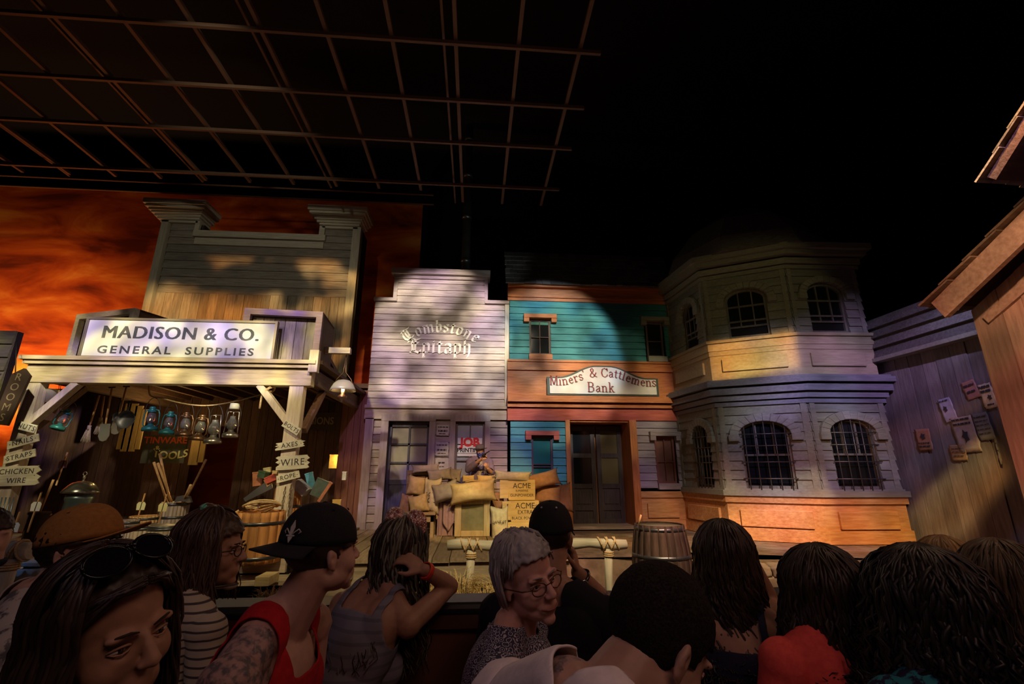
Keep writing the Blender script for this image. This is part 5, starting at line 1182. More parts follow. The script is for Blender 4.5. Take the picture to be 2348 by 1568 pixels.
# grass
mb = MB(); random.seed(5)
for cx, cy, n, hh in ((1052,1372,170,.34),(1110,1372,160,.22),(1160,1372,120,.24),(1000,1372,110,.24),(960,1370,90,.28),(620,1372,60,.2)):
    c = P(cx, cy, 5.3 if cx > 1040 else 5.8); c.z = max(-.34, c.z-.05)
    for k in range(n):
        a = random.uniform(0,2*pi); L = hh*random.uniform(.5,1.2); o = Vector((cos(a),sin(a),0)); b0 = c+o*random.uniform(0,.16)
        mb.tube([b0, b0+o*L*.25+Vector((0,0,L*.7)), b0+o*L*.7+Vector((0,0,L*.75*random.uniform(.5,1.2)))], [.004,.003,.001], 3, cap=False)
mb.build('dry_grass', mat('straw_grass', (.42,.28,.10), .9, c2=(.60,.46,.22), scale=6), label='tufts of dry straw-coloured grass below the boardwalk edge', cat='grass', kind='stuff')
tl = P(600,1338,6.2); t = thing('floor_crate', tl, 'small ochre box under the porch edge behind the red tank top', 'box')
a = P(582,1345,6.2); b = P(618,1322,6.2); bevel(MB().box(a.x,b.x,6.2,6.5,a.z,b.z).build('box', wood('yellow_crate_pine', (.5,.4,.2), (.6,.5,.3)), t), .006)
# ================================================================ ride vehicle
rv = thing('ride_vehicle', (.2, 2.1, -.1), 'dark brown side wall of the audience vehicle with black padded rim', 'ride vehicle')
za = P(1000,1380,2.15).z; zb = P(1000,1408,2.15).z
MB().box(-3.4,3.6,2.12,2.30,zb,za).build('rim', mat('black_rim_vinyl', (.02,.02,.022), .4), rv); bevel(kids(rv)[-1], .02)
MB().box(-3.4,3.6,2.16,2.24,-.1,zb).build('side_panel', mat('terracotta_panel', (.13,.055,.03), .6, c2=(.16,.07,.04), scale=2), rv)
MB().box(-3.4,3.6,-1.5,2.3,-.12,-.02).build('deck', m_black, rv)
MB().box(-3.4,3.6,2.13,2.16,zb-.05,zb).build('trim_strip', mat('brown_trim', (.08,.035,.02), .6), rv)
def bench(pa, pb, z, w_, label):
    a = G(*pa, z); b = G(*pb, z); d = (b-a).normalized(); b = b+d*.5; n = d.cross(Vector((0,0,1))).normalized(); t = thing('bench', ((a.x+b.x)/2,(a.y+b.y)/2,-.02), label, 'bench', 'wooden benches of the ride vehicle'); m = wood('tan_bench', (.34,.22,.13), (.46,.32,.20), 'y', .05, .45)
    bevel(MB().bar(a, b, w_, .045).build('top_rail', m, t), .015)
    MB().bar(a+Vector((0,0,-.28)), b+Vector((0,0,-.28)), .03, .50).build('back_panel', m, t)
    for k in (.10,.22): MB().bar(a+n*.02+Vector((0,0,-k)), b+n*.02+Vector((0,0,-k)), .006, .006).build('groove', mat('groove', (.6,.5,.35)), t)
    MB().bar(a+n*.28+Vector((0,0,-.45)), b+n*.28+Vector((0,0,-.45)), .5, .05).build('seat', m, t)
bench((1155,1398),(1092,1568),.86,.045,'narrow tan bench end left of the grey-haired woman')
bench((1600,1440),(1790,1590),.84,.09,'wide tan wooden bench back right of the buzz-cut man')
# ================================================================ people
def skin(name, c): return mat(name, c, .5, c2=tuple(x*.86 for x in c), scale=30, bump=.08, spec=.35)
def fabric(name, c, c2=None, scale=200, rough=.9, **k): return mat(name, c, rough, c2=c2 or tuple(x*.8 for x in c), scale=scale, bump=.15, **k)
def hairmat(name, c, c2, rough=.46): return mat(name, c, rough, c2=c2, scale=5, stretch=(3,3,1), island=.45, spec=.5)
def rotm(yaw=0, pitch=0, roll=0):
    """yaw about z (0 looks along +y, negative turns right), pitch up positive, roll tilts the crown to the person's right"""
    return Matrix.Rotation(R(yaw),4,'Z') @ Matrix.Rotation(R(pitch),4,'X') @ Matrix.Rotation(R(roll),4,'Y')
def cone(mb, a, b, ra, rb, n=12):
    a = Vector(a); b = Vector(b); mb.tube([a, a.lerp(b,.5), b], [ra, (ra+rb)/2, rb], n); mb.ell(a, (ra,)*3); mb.ell(b, (rb,)*3)
def voxel(name, mb, m, parent, vox, smooth=3, brushes=(), slots=()):
    me = bpy.data.meshes.new('tmp'); mb.b.to_mesh(me); mb.b.free(); o = bpy.data.objects.new('tmp', me); COL.objects.link(o)
    r = o.modifiers.new('r','REMESH'); r.mode = 'VOXEL'; r.voxel_size = vox
    s = o.modifiers.new('s','SMOOTH'); s.factor = .5; s.iterations = smooth
    dg = bpy.context.evaluated_depsgraph_get(); me2 = bpy.data.meshes.new_from_object(o.evaluated_get(dg)); me2.name = name
    bpy.data.objects.remove(o); bpy.data.meshes.remove(me)
    for c, rad, d in brushes:
        c = Vector(c); d = Vector(d)
        for v in me2.vertices:
            q = (v.co-c).length
            if q < rad: k = 1-(q/rad)**2; v.co += d*(k*k)
    for p in me2.polygons: p.use_smooth = True
    return me2
def seg_d(p, a, b):
    ab = b-a; t = max(0, min(1, (p-a).dot(ab)/ab.length_squared)); return (p-a-ab*t).length, t
def hand(mb, wrist, d, nrm, side=1, curl=20, s=1.0, spread=6):
    """palm and five jointed digits; d points along the hand, nrm out of the back of the hand"""
    wrist = Vector(wrist); d = Vector(d).normalized(); n = Vector(nrm); n = (n-d*n.dot(d)).normalized(); x = d.cross(n)*side
    B = basis(wrist, x, d, n)
    if True:
        pts = [Vector((0,.045*s,0))]
        mb.ell(B @ Vector((0,.05*s,0)), (.040*s,.050*s,.015*s), B.to_3x3().to_4x4(), 3)
        for i, (fx, L) in enumerate(((-.030,.068),(-.010,.078),(.010,.073),(.029,.056))):
            a = R(-spread*(i-1.5)); p = Vector((fx*s, .085*s, 0)); ang = 0; dirv = Vector((-sin(a)*-1 if 0 else sin(-a), cos(a), 0)); prev = p
            for k, f in enumerate((.45,.32,.23)):
                ang += R(curl)*(1.0 if k else .8); q = prev + Vector((dirv.x*cos(ang), dirv.y*cos(ang), -sin(ang)))*L*f*s
                cone(mb, B @ prev, B @ q, (.0095-.001*k)*s, (.0088-.001*k)*s, 8); prev = q
        p0 = Vector((-.028*s,.02*s,-.004)); p1 = Vector((-.058*s,.05*s,-.014*s)); p2 = Vector((-.062*s,.08*s,-.024*s))
        cone(mb, B @ p0, B @ p1, .013*s, .011*s, 8); cone(mb, B @ p1, B @ p2, .010*s, .008*s, 8)
def make_person(label, hc, head=(0,0,0), torso=0, female=False, build=1.0, skin_m=None, lean=(0,0), arms=None, vox=.006, face=True, hs=.95, neck_fwd=.03, tattoo=None, legs=True, drop=.0, seat=.0, cat='person', smooth=6, neck=.0, brows=None):
    """one continuous body; returns (root, torso frame, head frame, body object, info)"""
    hc = Vector(hc); HR = rotm(*head); up = HR @ Vector((0,0,1)); fw_ = HR @ Vector((0,1,0))
    piv = hc - up*.085*hs - fw_*.025*hs                     # top of the neck
    TR = rotm(torso) @ Matrix.Rotation(R(-lean[0]),4,'X') @ Matrix.Rotation(R(lean[1]),4,'Y')
    tf = rotm(torso) @ Vector((0,1,0)); nb = piv - Vector((0,0,.055+neck)) - tf*neck_fwd - Vector((0,0,drop))
    T = Matrix.Translation(nb) @ TR; H = Matrix.Translation(hc) @ HR @ Matrix.Scale(hs,4)
    w_ = (.155 if female else .185)*build; mb = MB()
    # trunk
    E = lambda c, r, M=T: mb.ell(M @ Vector(c), r, M.to_3x3().normalized().to_4x4(), 3)
    E((0,-.005,-.17),(w_*.86,.10*build,.17)); E((0,.01,-.34),(w_*.78,.105*build,.18)); E((0,.0,-.52),(w_*.88,.12*build,.14))
    for s in (-1,1):
        E((s*w_*.42,-.02,-.10),(w_*.5,.075,.10))
        if female: E((s*.07,.085,-.22),(.062,.05,.062))
        else: E((s*.075,.06,-.17),(.08,.045,.07))
        cone(mb, T @ Vector((s*.035,-.015,.015)), T @ Vector((s*w_*.80,-.01,-.055)), .042 if female else .055, .045 if female else .058)
    cone(mb, piv+up*.03, nb+(TR @ Vector((0,0,-.03))), .046 if female else .056, .056 if female else .068)
    sh = {}; arms = arms or {}
    ar, br_, cr = (.042,.034,.023) if female else (.056,.043,.029); ar *= build; br_ *= build
    for s, nm in ((-1,'l'),(1,'r')):
        S_ = Vector((s*(w_+.01),0,-.075)); a = arms.get(nm) or (Vector((s*(w_+.06),.03,-.34)), Vector((s*.13,.24,-.42)))
        el, wr = Vector(a[0]), Vector(a[1]); world = len(a) > 3 and a[3]
        S_ = T @ S_; el = el if world else T @ el; wr = wr if world else T @ wr; sh[nm] = (S_, el, wr)
        mb.ell(S_, (ar*1.12,)*3); cone(mb, S_, S_.lerp(el,.55), ar, ar*.96); cone(mb, S_.lerp(el,.5), el, ar*.93, br_*.92); cone(mb, el, el.lerp(wr,.3), br_, br_*1.04); cone(mb, el.lerp(wr,.3), wr, br_*1.03, cr)
        d = (wr-el).normalized(); hd = a[2] if len(a) > 2 and a[2] else {}
        hand(mb, wr, hd.get('d', d), hd.get('n', (0,0,1)), s if hd.get('flip') is None else hd['flip'], hd.get('curl',28), 1.0 if not female else .92)
    if legs:
        zf = max(-1.12, -.02+.07-nb.z)
        for s in (-1,1):
            hp = T @ Vector((s*.085,.0,-.56)); kn = hp + rotm(torso) @ Vector((s*.03,.42,.02)); an = Vector((kn.x, kn.y, min(kn.z-.3, .08))) 
            cone(mb, hp, kn, .088*build, .058); cone(mb, kn, kn.lerp(an,.3), .055, .058); cone(mb, kn.lerp(an,.3), an, .058, .038); cone(mb, an, an+rotm(torso) @ Vector((0,.16,-.03)), .038, .032)
    # head
    h = lambda c, r, M=None, sub=3: mb.ell(H @ Vector(c), tuple(x*hs for x in r), HR @ (M or Matrix.Identity(4)), sub)
    h((0,-.012,.035),(.077,.098,.090)); h((0,.030,-.02),(.066,.066,.085)); h((0,.040,-.078),(.050,.050,.036)); h((0,.076,-.103),(.021,.018,.017))
    for s in (-1,1):
        h((s*.037,.052,-.034),(.030,.032,.034)); h((s*.030,.080,.020),(.026,.013,.009)); h((s*.045,.01,-.065),(.020,.050,.030))
        h((s*.076,-.010,-.012),(.008,.019,.031),Matrix.Rotation(R(s*18),4,'Z')); h((s*.083,-.018,-.004),(.007,.011,.022),Matrix.Rotation(R(s*25),4,'Z')); h((s*.074,-.004,-.036),(.006,.009,.010))
    if face:
        cone(mb, H @ Vector((0,.090,.010)), H @ Vector((0,.112,-.028)), .0085*hs, .0125*hs); h((-.011,.104,-.032),(.009,.010,.008)); h((.011,.104,-.032),(.009,.010,.008))
        h((0,.089,-.060),(.023,.010,.0055)); h((0,.088,-.072),(.020,.010,.0065)); h((0,.080,-.065),(.034,.018,.025))
    B = []
    if face:
        for s in (-1,1):
            B.append((H @ Vector((s*.032,.090,.000)), .021*hs, HR @ Vector((0,-.013,0)))); B.append((H @ Vector((s*.016,.092,.004)), .012, HR @ Vector((0,-.006,0))))
        B.append((H @ Vector((0,.108,-.0655)), .010, HR @ Vector((0,-.005,0))))
    for s in (-1,1): B.append((H @ Vector((s*.092,-.008,-.008)), .014, HR @ Vector((-s*.008,.002,0))))
    root = thing('person', (nb.x, nb.y, -.02), label, cat)
    me = voxel('body', mb, None, root, vox, smooth, B)
    body = mesh_obj('body', me, skin_m, root)
    info = dict(T=T, H=H, HR=HR, sh=sh, w=w_, root=root, hs=hs, body=body, nb=nb, ar=ar)
    if tattoo:
        me.materials.append(tattoo[1]); Wm = W(body)
        for p in me.polygons:
            if tattoo[0](Wm @ p.center, info): p.material_index = 1
    if face:
        for s in (-1,1):
            e = MB(); e.ell(H @ Vector((s*.032,.0755,-.001)), (.0135*hs,.009*hs,.0052*hs), HR, 3); eo = e.build('eye', mat('eye_white', (.55,.52,.48), .2, spec=.5), root)
            MB().ell(H @ Vector((s*.032,.0825,-.001)), (.0052*hs,.003*hs,.0052*hs), HR, 2).build('iris', mat('eye_iris', (.03,.02,.015), .1, spec=.8), eo)
            ld = MB()
            for zz, rr_ in ((.0060,.0020),(-.0056,.0014)): ld.tube([H @ Vector((s*x, y, zz*k)) for x, y, k in ((.016,.0835,.2),(.023,.0865,.85),(.032,.0870,1.1),(.041,.0820,.8),(.048,.0745,.1))], rr_, 6)
            ld.build('eyelid', skin_m, root)
            bm2 = MB(); bm2.tube([H @ Vector((s*x, y, z)) for x, y, z in ((.012,.094,.020),(.026,.096,.026),(.042,.086,.024),(.052,.074,.016))], [.002,.0036,.003,.001], 6, flat=.6); bm2.build('eyebrow', brows or mat('eyebrow_dark', (.03,.02,.015), .8), root)
    return info
def cloth(info, name, pred, off, m, smooth=6, thick=.004):
    """garment: the part of the body surface chosen by pred, lifted off the skin"""
    body = info['body']; Wm = W(body); Ti = info['T'].inverted(); me = body.data; nv = {}; vs = []; fs = []
    no = [Wm.to_3x3() @ v.normal for v in me.vertices]
    for p in me.polygons:
        c = Wm @ p.center
        if pred(Ti @ c, c, info):
            f = []
            for i in p.vertices:
                if i not in nv: nv[i] = len(vs); vs.append((Wm @ me.vertices[i].co) + no[i]*off)
                f.append(nv[i])
            fs.append(f)
    cnt = {}
    for f in fs:
        for a, b in zip(f, f[1:]+f[:1]): k = (min(a,b),max(a,b)); cnt[k] = cnt.get(k,0)+1
    nb_ = {}
    for (a, b), c in cnt.items():
        if c == 1: nb_.setdefault(a, []).append(b); nb_.setdefault(b, []).append(a)
    for _ in range(smooth):
        new = {i: (vs[i]*.4 + sum((vs[j] for j in ns), Vector())/len(ns)*.6) for i, ns in nb_.items()}
        for i, v in new.items(): vs[i] = v
    # folds
    for i, v in enumerate(vs): vs[i] = v + Vector((1,1,.3))*(.0025*noise.noise(v*14))
    me2 = bpy.data.meshes.new(name); me2.from_pydata([v[:] for v in vs], [], fs)
    for p in me2.polygons: p.use_smooth = True
    o = mesh_obj(name, me2, m, info['root']); s = o.modifiers.new('thickness','SOLIDIFY'); s.thickness = thick; s.offset = 1
    return o
def armt(c, info):
    """(is on an arm, position along upper arm 0..1 or forearm 1..2)"""
    best = (False, 0)
    for nm in 'lr':
        S_, el, wr = info['sh'][nm]; d, t = seg_d(c, S_, el)
        if d < info['ar']*1.35 and t > .02: best = (True, t)
        d, t = seg_d(c, el, wr)
        if d < info['ar']*1.3: best = (True, 1+t)
        if (c-wr).length < .14: best = (True, 2)
    return best
def p_tee(sleeve=.55, neck=.085, low=0.0, hi=.045):
    def f(q, c, info):
        if q.z < -.62: return False
        a, t = armt(c, info)
        if a: return t < sleeve
        r = math.hypot(q.x, q.y*1.0+.01)
        return q.z < hi and (r > neck or q.z < -.02-low*max(0, q.y*8))
    return f
def p_tank(strap=.13, neck=.085, deep=.10, back=.03, inner=.0):
    def f(q, c, info):
        if q.z < -.62: return False
        a, t = armt(c, info)
        if a and t > .05 and abs(q.x) > strap*.95: return False
        if q.z > -.17 and abs(q.x) > strap + max(0,(-.07-q.z))*.35: return False
        lim = -(deep if q.y > 0 else back)
        if abs(q.x) < neck and q.z > lim - 0: return q.z < lim + (abs(q.x)/neck)**3*.0 if False else False
        return q.z < .06 and (q.x**2+q.y**2)**.5 > .06
    return f
def trousers(info, m): return cloth(info, 'trousers', lambda q, c, i: q.z < -.50 and not armt(c, i)[0] and c.z > .06, .008, m, 2)
# ---- hair
def scalp(info, m, line=None, off=.010, name='hair', rough=.0035, freq=60, vox=4):
    """close hair cap over the skull; line(q) is true where hair grows (head units)"""
    H = info['H']; mb = MB(); b = mb.b; q = bmesh.ops.create_icosphere(b, subdivisions=5, radius=1)
    line = line or (lambda p: p.z > .055-.62*(.06-p.y) if p.y > -.02 else p.z > -.07)
    kill = []
    for v in q['verts']:
        c = v.co.copy(); p = Vector((c.x*(.078+off), c.y*(.099+off)-.012, c.z*(.091+off)+.035))
        if p.z < 0: p.x *= 1-(.0-p.z)*1.6; p.y = p.y*(1-(.0-p.z)*.9)
        if not line(p): kill.append(v)
        p += c*(noise.noise(c*freq)*rough + noise.noise(c*9)*rough*1.5); v.co = H @ p
    bmesh.ops.delete(b, geom=kill, context='VERTS')
    for f in b.faces: f.smooth = True
    o = mb.build(name, m, info['root']); s = o.modifiers.new('thickness','SOLIDIFY'); s.thickness = .006; s.offset = -1; return o
def locks(info, m, n=240, length=.3, wave=.012, wl=.07, r=.006, seed=0, part=None, spread=1.0, face_gap=.62, curl_end=0, name='hair_locks', frizz=.006, taper=.5, vol=.012, back=.05, front_len=None, bangs=0, side_bias=0, mats2=None, narrow=.0, twist=1.0):
    """long hair falling from the crown; face_gap is half the opening angle left for the face (radians/pi)"""
    rnd = random.Random(seed); H = info['H']; HR = info['HR']; hs = info['hs']; mb = MB(); mb2 = MB() if mats2 else None
    nb = info['nb']; Ti = info['T'].inverted()
    for k in range(n):
        az = rnd.uniform(-1,1)*pi*(1-face_gap*.5)+pi      # azimuth measured from the face (0) round the back (pi)
        el0 = rnd.uniform(.15, 1.35); a = az; rad = vol + rnd.uniform(0,.016)
        pts = []; ang0 = el0; ph = rnd.uniform(0,6.28); L = length*rnd.uniform(.78,1.08); amp = wave*rnd.uniform(.6,1.4)
        # on the skull
        drift = rnd.gauss(0,.22)
        e = pi/2 - el0*.3; steps = 7; x0 = side_bias
        for i in range(steps+1):
            e = (pi/2-.12*el0) * (1-i/steps) + (-.15)*(i/steps)
            a = az + drift*(1-i/steps)**1.5
            p = Vector((sin(a)*cos(e)*(.078+rad), cos(a)*cos(e)*(.099+rad)-.012, sin(e)*(.091+rad)+.035)); pts.append(H @ p)
        sgn = None; last = pts[-1]; out = (HR @ Vector((sin(a), cos(a), 0))); out.z = 0
        if out.length < .1: out = Vector((0,-1,0))
        out.normalize(); stp = .024; m_ = int(L/stp); cur = last.copy(); side = Vector((-out.y, out.x, 0))
        for i in range(m_):
            t = i/m_; cur = cur + Vector((0,0,-stp)) + out*(.003*spread*(1-t) - narrow*.004*t)
            q = Ti @ cur
            if q.z < .0 and -.2 < q.x < .2:      # rest on shoulders and back
                need = (.10+rad*.8)*min(1, .35-q.z*5)
                lim = math.sqrt(max(0, 1-(q.x/(info['w']+.05))**2))*need
                if abs(q.y) < lim and abs(q.x) < info['w']+.03:
                    if sgn is None: sgn = -1 if q.y < .015 else 1
                    q.y += (sgn*lim-q.y)*.35; cur = info['T'] @ q
            s = stp*i/wl*2*pi + ph; w_ = amp*min(1, .3+t*1.2)
            pts.append(cur + side*w_*sin(s) + out*w_*.7*cos(s*twist))
        if curl_end:
            c0 = pts[-1]; 
            for i in range(8): u = i/8*curl_end*pi; pts.append(c0 + side*(.02*(1-cos(u)))*(1 if k % 2 else -1) + Vector((0,0,-.02*sin(u))) + out*.004*i)
        N_ = len(pts); rr = [r*(.7+.5*sin(pi*min(1,(i+1)/N_*1.1)))*(1-taper*(i/N_)**2) for i in range(N_)]
        o3 = Vector((rnd.uniform(0,99), rnd.uniform(0,99), k*.37))
        for i in range(2, N_): pts[i] = pts[i] + noise.noise_vector(o3 + Vector((0,0,i*.45)))*frizz*min(1,i/5)*1.6
        (mb2 if mb2 and rnd.random() < .35 else mb).tube(pts, rr, 6, flat=.55)
    o = mb.build(name, m, info['root'])
    if mb2: mb2.build('hair_streaks', mats2, info['root'])
    return o
def fringe(info, m, pts_fn, n, r, seed, name='hair_front'):
    rnd = random.Random(seed); mb = MB(); H = info['H']
    for k in range(n): 
        ps = pts_fn(rnd, k/n); mb.tube([H @ (Vector(p) + noise.noise_vector(Vector((k*.9, i*.8, seed)))*r*1.3) for i, p in enumerate(ps)], [r*.6]+[r]*(len(ps)-2)+[r*.3], 6, flat=.55)
    return mb.build(name, m, info['root'])
# ---- headwear
def cap(info, m, mb_m, direction=1, tilt=0, brim=.075, drop=.018, lift=0, name='cap', roll=0):
    """six-panel cap; direction 1 brim forward, -1 worn backwards"""
    H = info['H'] @ Matrix.Translation((0,-.010,.045)) @ Matrix.Rotation(R(tilt),4,'X') @ Matrix.Rotation(R(roll),4,'Y') @ (Matrix.Rotation(pi,4,'Z') if direction < 0 else Matrix.Identity(4))
    c = MB(H); rx, ry, rz = .091, .112, .098; N_ = 36; M_ = 12; rows = []
    for i in range(M_+1):
        e = (pi/2)*(i/M_); row = []
        for j in range(N_):
            a = 2*pi*j/N_; f = 1+.05*max(0,cos(a))**2*cos(e)**.5; k = cos(e)**.85 if e < pi/2 else 0
            seam = 1-.010*(1-min(1, abs(((a/(pi/3)) % 1)-.5)*2*1)) if False else 1-.012*max(0, 1-abs(((a/(pi/3)+.0) % 1)-.0)*14)
            row.append((sin(a)*rx*k*f*seam, cos(a)*ry*k*f*seam, -.012+ (rz+.012)*sin(e)*(1+.10*max(0,cos(a))*cos(e))))
        rows.append(c._v(row))
    for i in range(M_):
        for j in range(N_): c._f([rows[i][j],rows[i][(j+1)%N_],rows[i+1][(j+1)%N_],rows[i+1][j]], True)
    c.b.faces.new(rows[-1]) if False else None
    root = thing_child('cap', info['root']); o = c.build('crown', m, root, recalc=True); s = o.modifiers.new('thickness','SOLIDIFY'); s.thickness = .003
    b = MB(H); N2 = 20; g = []
    for i in range(N2+1):
        a = -R(64)+R(128)*i/N2; row = []
        for j in range(7):
            t = j/6; k = 1.0+ t*(brim/ry)*(max(0,cos(a*1.12))**.55); row.append((sin(a)*rx*1.02*(1+t*(k-1)*.35), cos(a)*ry*1.04 + (k-1)*ry*.98*1.0, -.010 - drop*t - .9*(sin(a)**2)*.022*(.4+t)+lift*t))
        g.append(b._v(row))
    for i in range(N2):
        for j in range(6): b._f([g[i][j],g[i+1][j],g[i+1][j+1],g[i][j+1]], True)
    o = b.build('brim', mb_m, root); s = o.modifiers.new('thickness','SOLIDIFY'); s.thickness = .004
    MB(H).ell((0,0,.098), (.008,.008,.004)).build('button', m, root)
    mbe = MB(H)
    for j in range(6):
        a = 2*pi*(j+.5)/6; e = .95; mbe.tube([(sin(a)*rx*cos(e)**.85*1.01, cos(a)*ry*cos(e)**.85*1.01, rz*sin(e)),(sin(a)*rx*cos(e)**.85*1.05, cos(a)*ry*cos(e)**.85*1.05, rz*sin(e)+.002)], .004, 8)
    build_each(mbe, 'eyelet', mat('eyelet_thread', (.45,.42,.42), .6) if name == 'cap_eyelets' else m, root)
    return root, H
def thing_child(name, root):
    o = bpy.data.objects.new(name, None); COL.objects.link(o); o.empty_display_size = .05; o.parent = root
    o.matrix_basis = Matrix.Identity(4); return o
sk_a = skin('skin_fair', (.55,.33,.25)); sk_b = skin('skin_tan', (.42,.23,.15)); sk_c = skin('skin_rosy', (.60,.36,.28)); sk_d = skin('skin_brown', (.30,.16,.10))
jeans = fabric('dark_denim', (.03,.035,.06)); h_dark = hairmat('dark_brown_hair', (.016,.009,.007), (.045,.026,.018)); h_black = hairmat('black_hair', (.008,.006,.006), (.02,.015,.013))
h_med = hairmat('mid_brown_hair', (.035,.02,.012), (.09,.05,.03)); h_lt = hairmat('ash_brown_hair', (.06,.042,.022), (.15,.105,.06)); h_grey = hairmat('silver_hair', (.26,.25,.26), (.48,.46,.47)); h_green = hairmat('ash_streaks', (.10,.10,.07), (.22,.21,.15))
# --- far left, only part of a face in view
q = make_person('person cut off at the far left edge, seen only as a pinkish cheek', D(-42,1232,2.0), (-60,0,0), -40, skin_m=sk_c, face=False, vox=.008); scalp(q, h_dark, lambda p: p.z > .03 or p.y < -.03); cloth(q, 'shirt', p_tee(), .01, jeans); trousers(q, jeans)
# --- man in the tan cap
q = make_person('person in a tan baseball cap and pale patterned shirt, facing right at left', D(187,1262,1.42), (-82,6,0), -50, skin_m=sk_a, vox=.006, lean=(14,0), neck_fwd=.06)
scalp(q, h_dark, lambda p: p.z > .02 or (p.y < .005 and p.z > -.075)); cap(q, fabric('tan_cap_canvas', (.40,.19,.05), (.32,.15,.04), 90), fabric('tan_cap_brim', (.46,.21,.06)), 1, 4, lift=.035, brim=.08)
fringe(q, h_dark, lambda rnd, t: [(sx*(.062+rnd.uniform(0,.008)), y0, z0) for sx, y0, z0 in [(1 if rnd.random() < .5 else -1, .02, -.05)]] and [(s_*.060, .03+t*.055, -.055-t*.04), (s_*.056, .035+t*.055, -.085-t*.03), (s_*.03, .055+t*.03, -.118)] if (globals().__setitem__('s_', 1 if rnd.random() < .5 else -1) is None) else [], 90, .004, 3, 'beard')
cloth(q, 'shirt', p_tee(.7), .012, mat('patterned_grey_cotton', (.42,.38,.34), .9, c2=(.10,.10,.10), scale=26, lo=.52, hi=.60)); trousers(q, jeans)
# --- foreground woman with sunglasses on her head
q = make_person('person close in the lower left corner, dark hair, sunglasses pushed up on the head', D(248,1446,.77), (-112,-4,12), -108, female=True, skin_m=sk_b, vox=.0042, legs=True, neck=.02)
scalp(q, h_dark, lambda p: p.z > .088 - .9*max(0,p.y*-1+.075)*.6 if p.y > .0 else p.z > -.09, off=.008)
locks(q, h_dark, 460, .42, .006, .16, .0045, 11, face_gap=.60, vol=.008, back=.1, spread=1.2)
fringe(q, h_dark, lambda rnd, t: (lambda s_: [(s_*.004, .092+rnd.uniform(0,.004), .098+rnd.uniform(-.004,.008)), (s_*(.035+t*.02), .082-t*.03, .090-t*.01), (s_*(.068+t*.012), .050-t*.045, .050), (s_*(.086+t*.006), .022-t*.05, .0), (s_*(.092+t*.006), .004-t*.04, -.07), (s_*(.095), -.015-t*.03, -.16), (s_*.10, -.03, -.26)])(1 if rnd.random() < .5 else -1), 110, .0065, 12)
def shades(info, m, z=.10, y=.072, tilt=-40):
    H = info['H'] @ Matrix.Translation((0,y,z)) @ Matrix.Rotation(R(tilt),4,'X'); r = thing_child('sunglasses', info['root'])
    for s in (-1,1):
        pl = [(s*.036+.030*cos(a)*(1), .024*sin(a)*(1-.15*cos(a)*s)) for a in [2*pi*k/22 for k in range(22)]]
        MB(H).prism(pl, Matrix.Translation((0,.0,0)) @ Matrix.Rotation(R(-s*10),4,'Z'), .003, True).build('lens', m, r)
        MB(H).tube([(s*.036+.032*cos(a), .002+abs(s*.036+.032*cos(a))*-.18, .026*sin(a)) for a in [2*pi*k/24 for k in range(25)]], .0032, 6).build('rim', m, r)
        MB(H).tube([(s*.068,-.008,.012),(s*.088,-.03,.008),(s*.094,-.09,-.005),(s*.09,-.12,-.025)], .003, 6, flat=1).build('temple', m, r)
    MB(H).tube([(-.008,.002,.010),(0,.004,.013),(.008,.002,.010)], .003, 6).build('bridge', m, r)
shades(q, mat('black_gloss', (.004,.004,.006), .22, spec=.35), z=.142, y=.052, tilt=50)
cloth(q, 'top', p_tank(.12,.08,.12,.06), .008, fabric('black_cotton', (.015,.015,.018))); trousers(q, jeans)
# --- girl with glasses and striped top
q = make_person('person with glasses, long brown hair and striped top, in profile behind the sunglasses head', D(487,1262,1.6), (-84,0,0), -32, female=True, skin_m=sk_b, lean=(6,0), neck_fwd=.045, vox=.006)
scalp(q, h_med, lambda p: p.z > .06-.5*max(0,.085-p.y) if p.y > 0 else p.z > -.09, off=.014)
locks(q, h_med, 420, .20, .006, .12, .0045, 4, face_gap=.62, vol=.015, spread=1.4)
def specs(info, m, z=.0):
    H = info['H']; r = thing_child('glasses', info['root'])
    for s in (-1,1):
        MB(H).tube([(s*.033+.023*cos(a), .104-abs(s*.033+.023*cos(a))*.18, z+.017*sin(a)) for a in [2*pi*k/24 for k in range(25)]], .0018, 6).build('rim', m, r)
        MB(H).tube([(s*.056,.094,z+.006),(s*.078,.075,z+.006),(s*.084,.0,.0+z),(s*.080,-.02,z-.015)], .002, 6).build('temple', m, r)
    MB(H).tube([(-.010,.102,z+.004),(0,.106,z+.007),(.010,.102,z+.004)], .0016, 6).build('bridge', m, r)
specs(q, mat('dark_spectacle_frame', (.03,.02,.02), .25, .3))
H = q['H']; mb = MB(); [mb.tube([H @ Vector((.03*cos(u)*(1+.1*k), -.03-.008*k, .142+.012*sin(u)+.003*k)) for u in [2*pi*j/16 for j in range(17)]], .005, 6) for k in range(3)]; mb.build('hair_tie', mat('mint_scrunchie', (.15,.50,.36), .7), q['root'])
mb = MB(H); mb.ell((0,-.04,.145), (.03,.03,.02)); mb.build('hair_bun', h_med, q['root'])
def stripe_mat(name, c1, c2, sc, ax='Z', w_=.2):
    m = bpy.data.materials.new(name); m.use_nodes = True; nt = m.node_tree; N = nt.nodes; L = nt.links; b = N['Principled BSDF']; b.inputs['Roughness'].default_value = .9
    tc = N.new('ShaderNodeTexCoord'); wv = N.new('ShaderNodeTexWave'); wv.bands_direction = ax; wv.inputs['Scale'].default_value = sc; wv.inputs['Distortion'].default_value = .8; L.new(tc.outputs['Object'], wv.inputs[0])
    rp = N.new('ShaderNodeValToRGB'); L.new(wv.outputs[1], rp.inputs[0]); rp.color_ramp.elements[0].position = w_*.6; rp.color_ramp.elements[0].color = (*c2,1); rp.color_ramp.elements[1].position = w_; rp.color_ramp.elements[1].color = (*c1,1)
    L.new(rp.outputs[0], b.inputs['Base Color']); return m
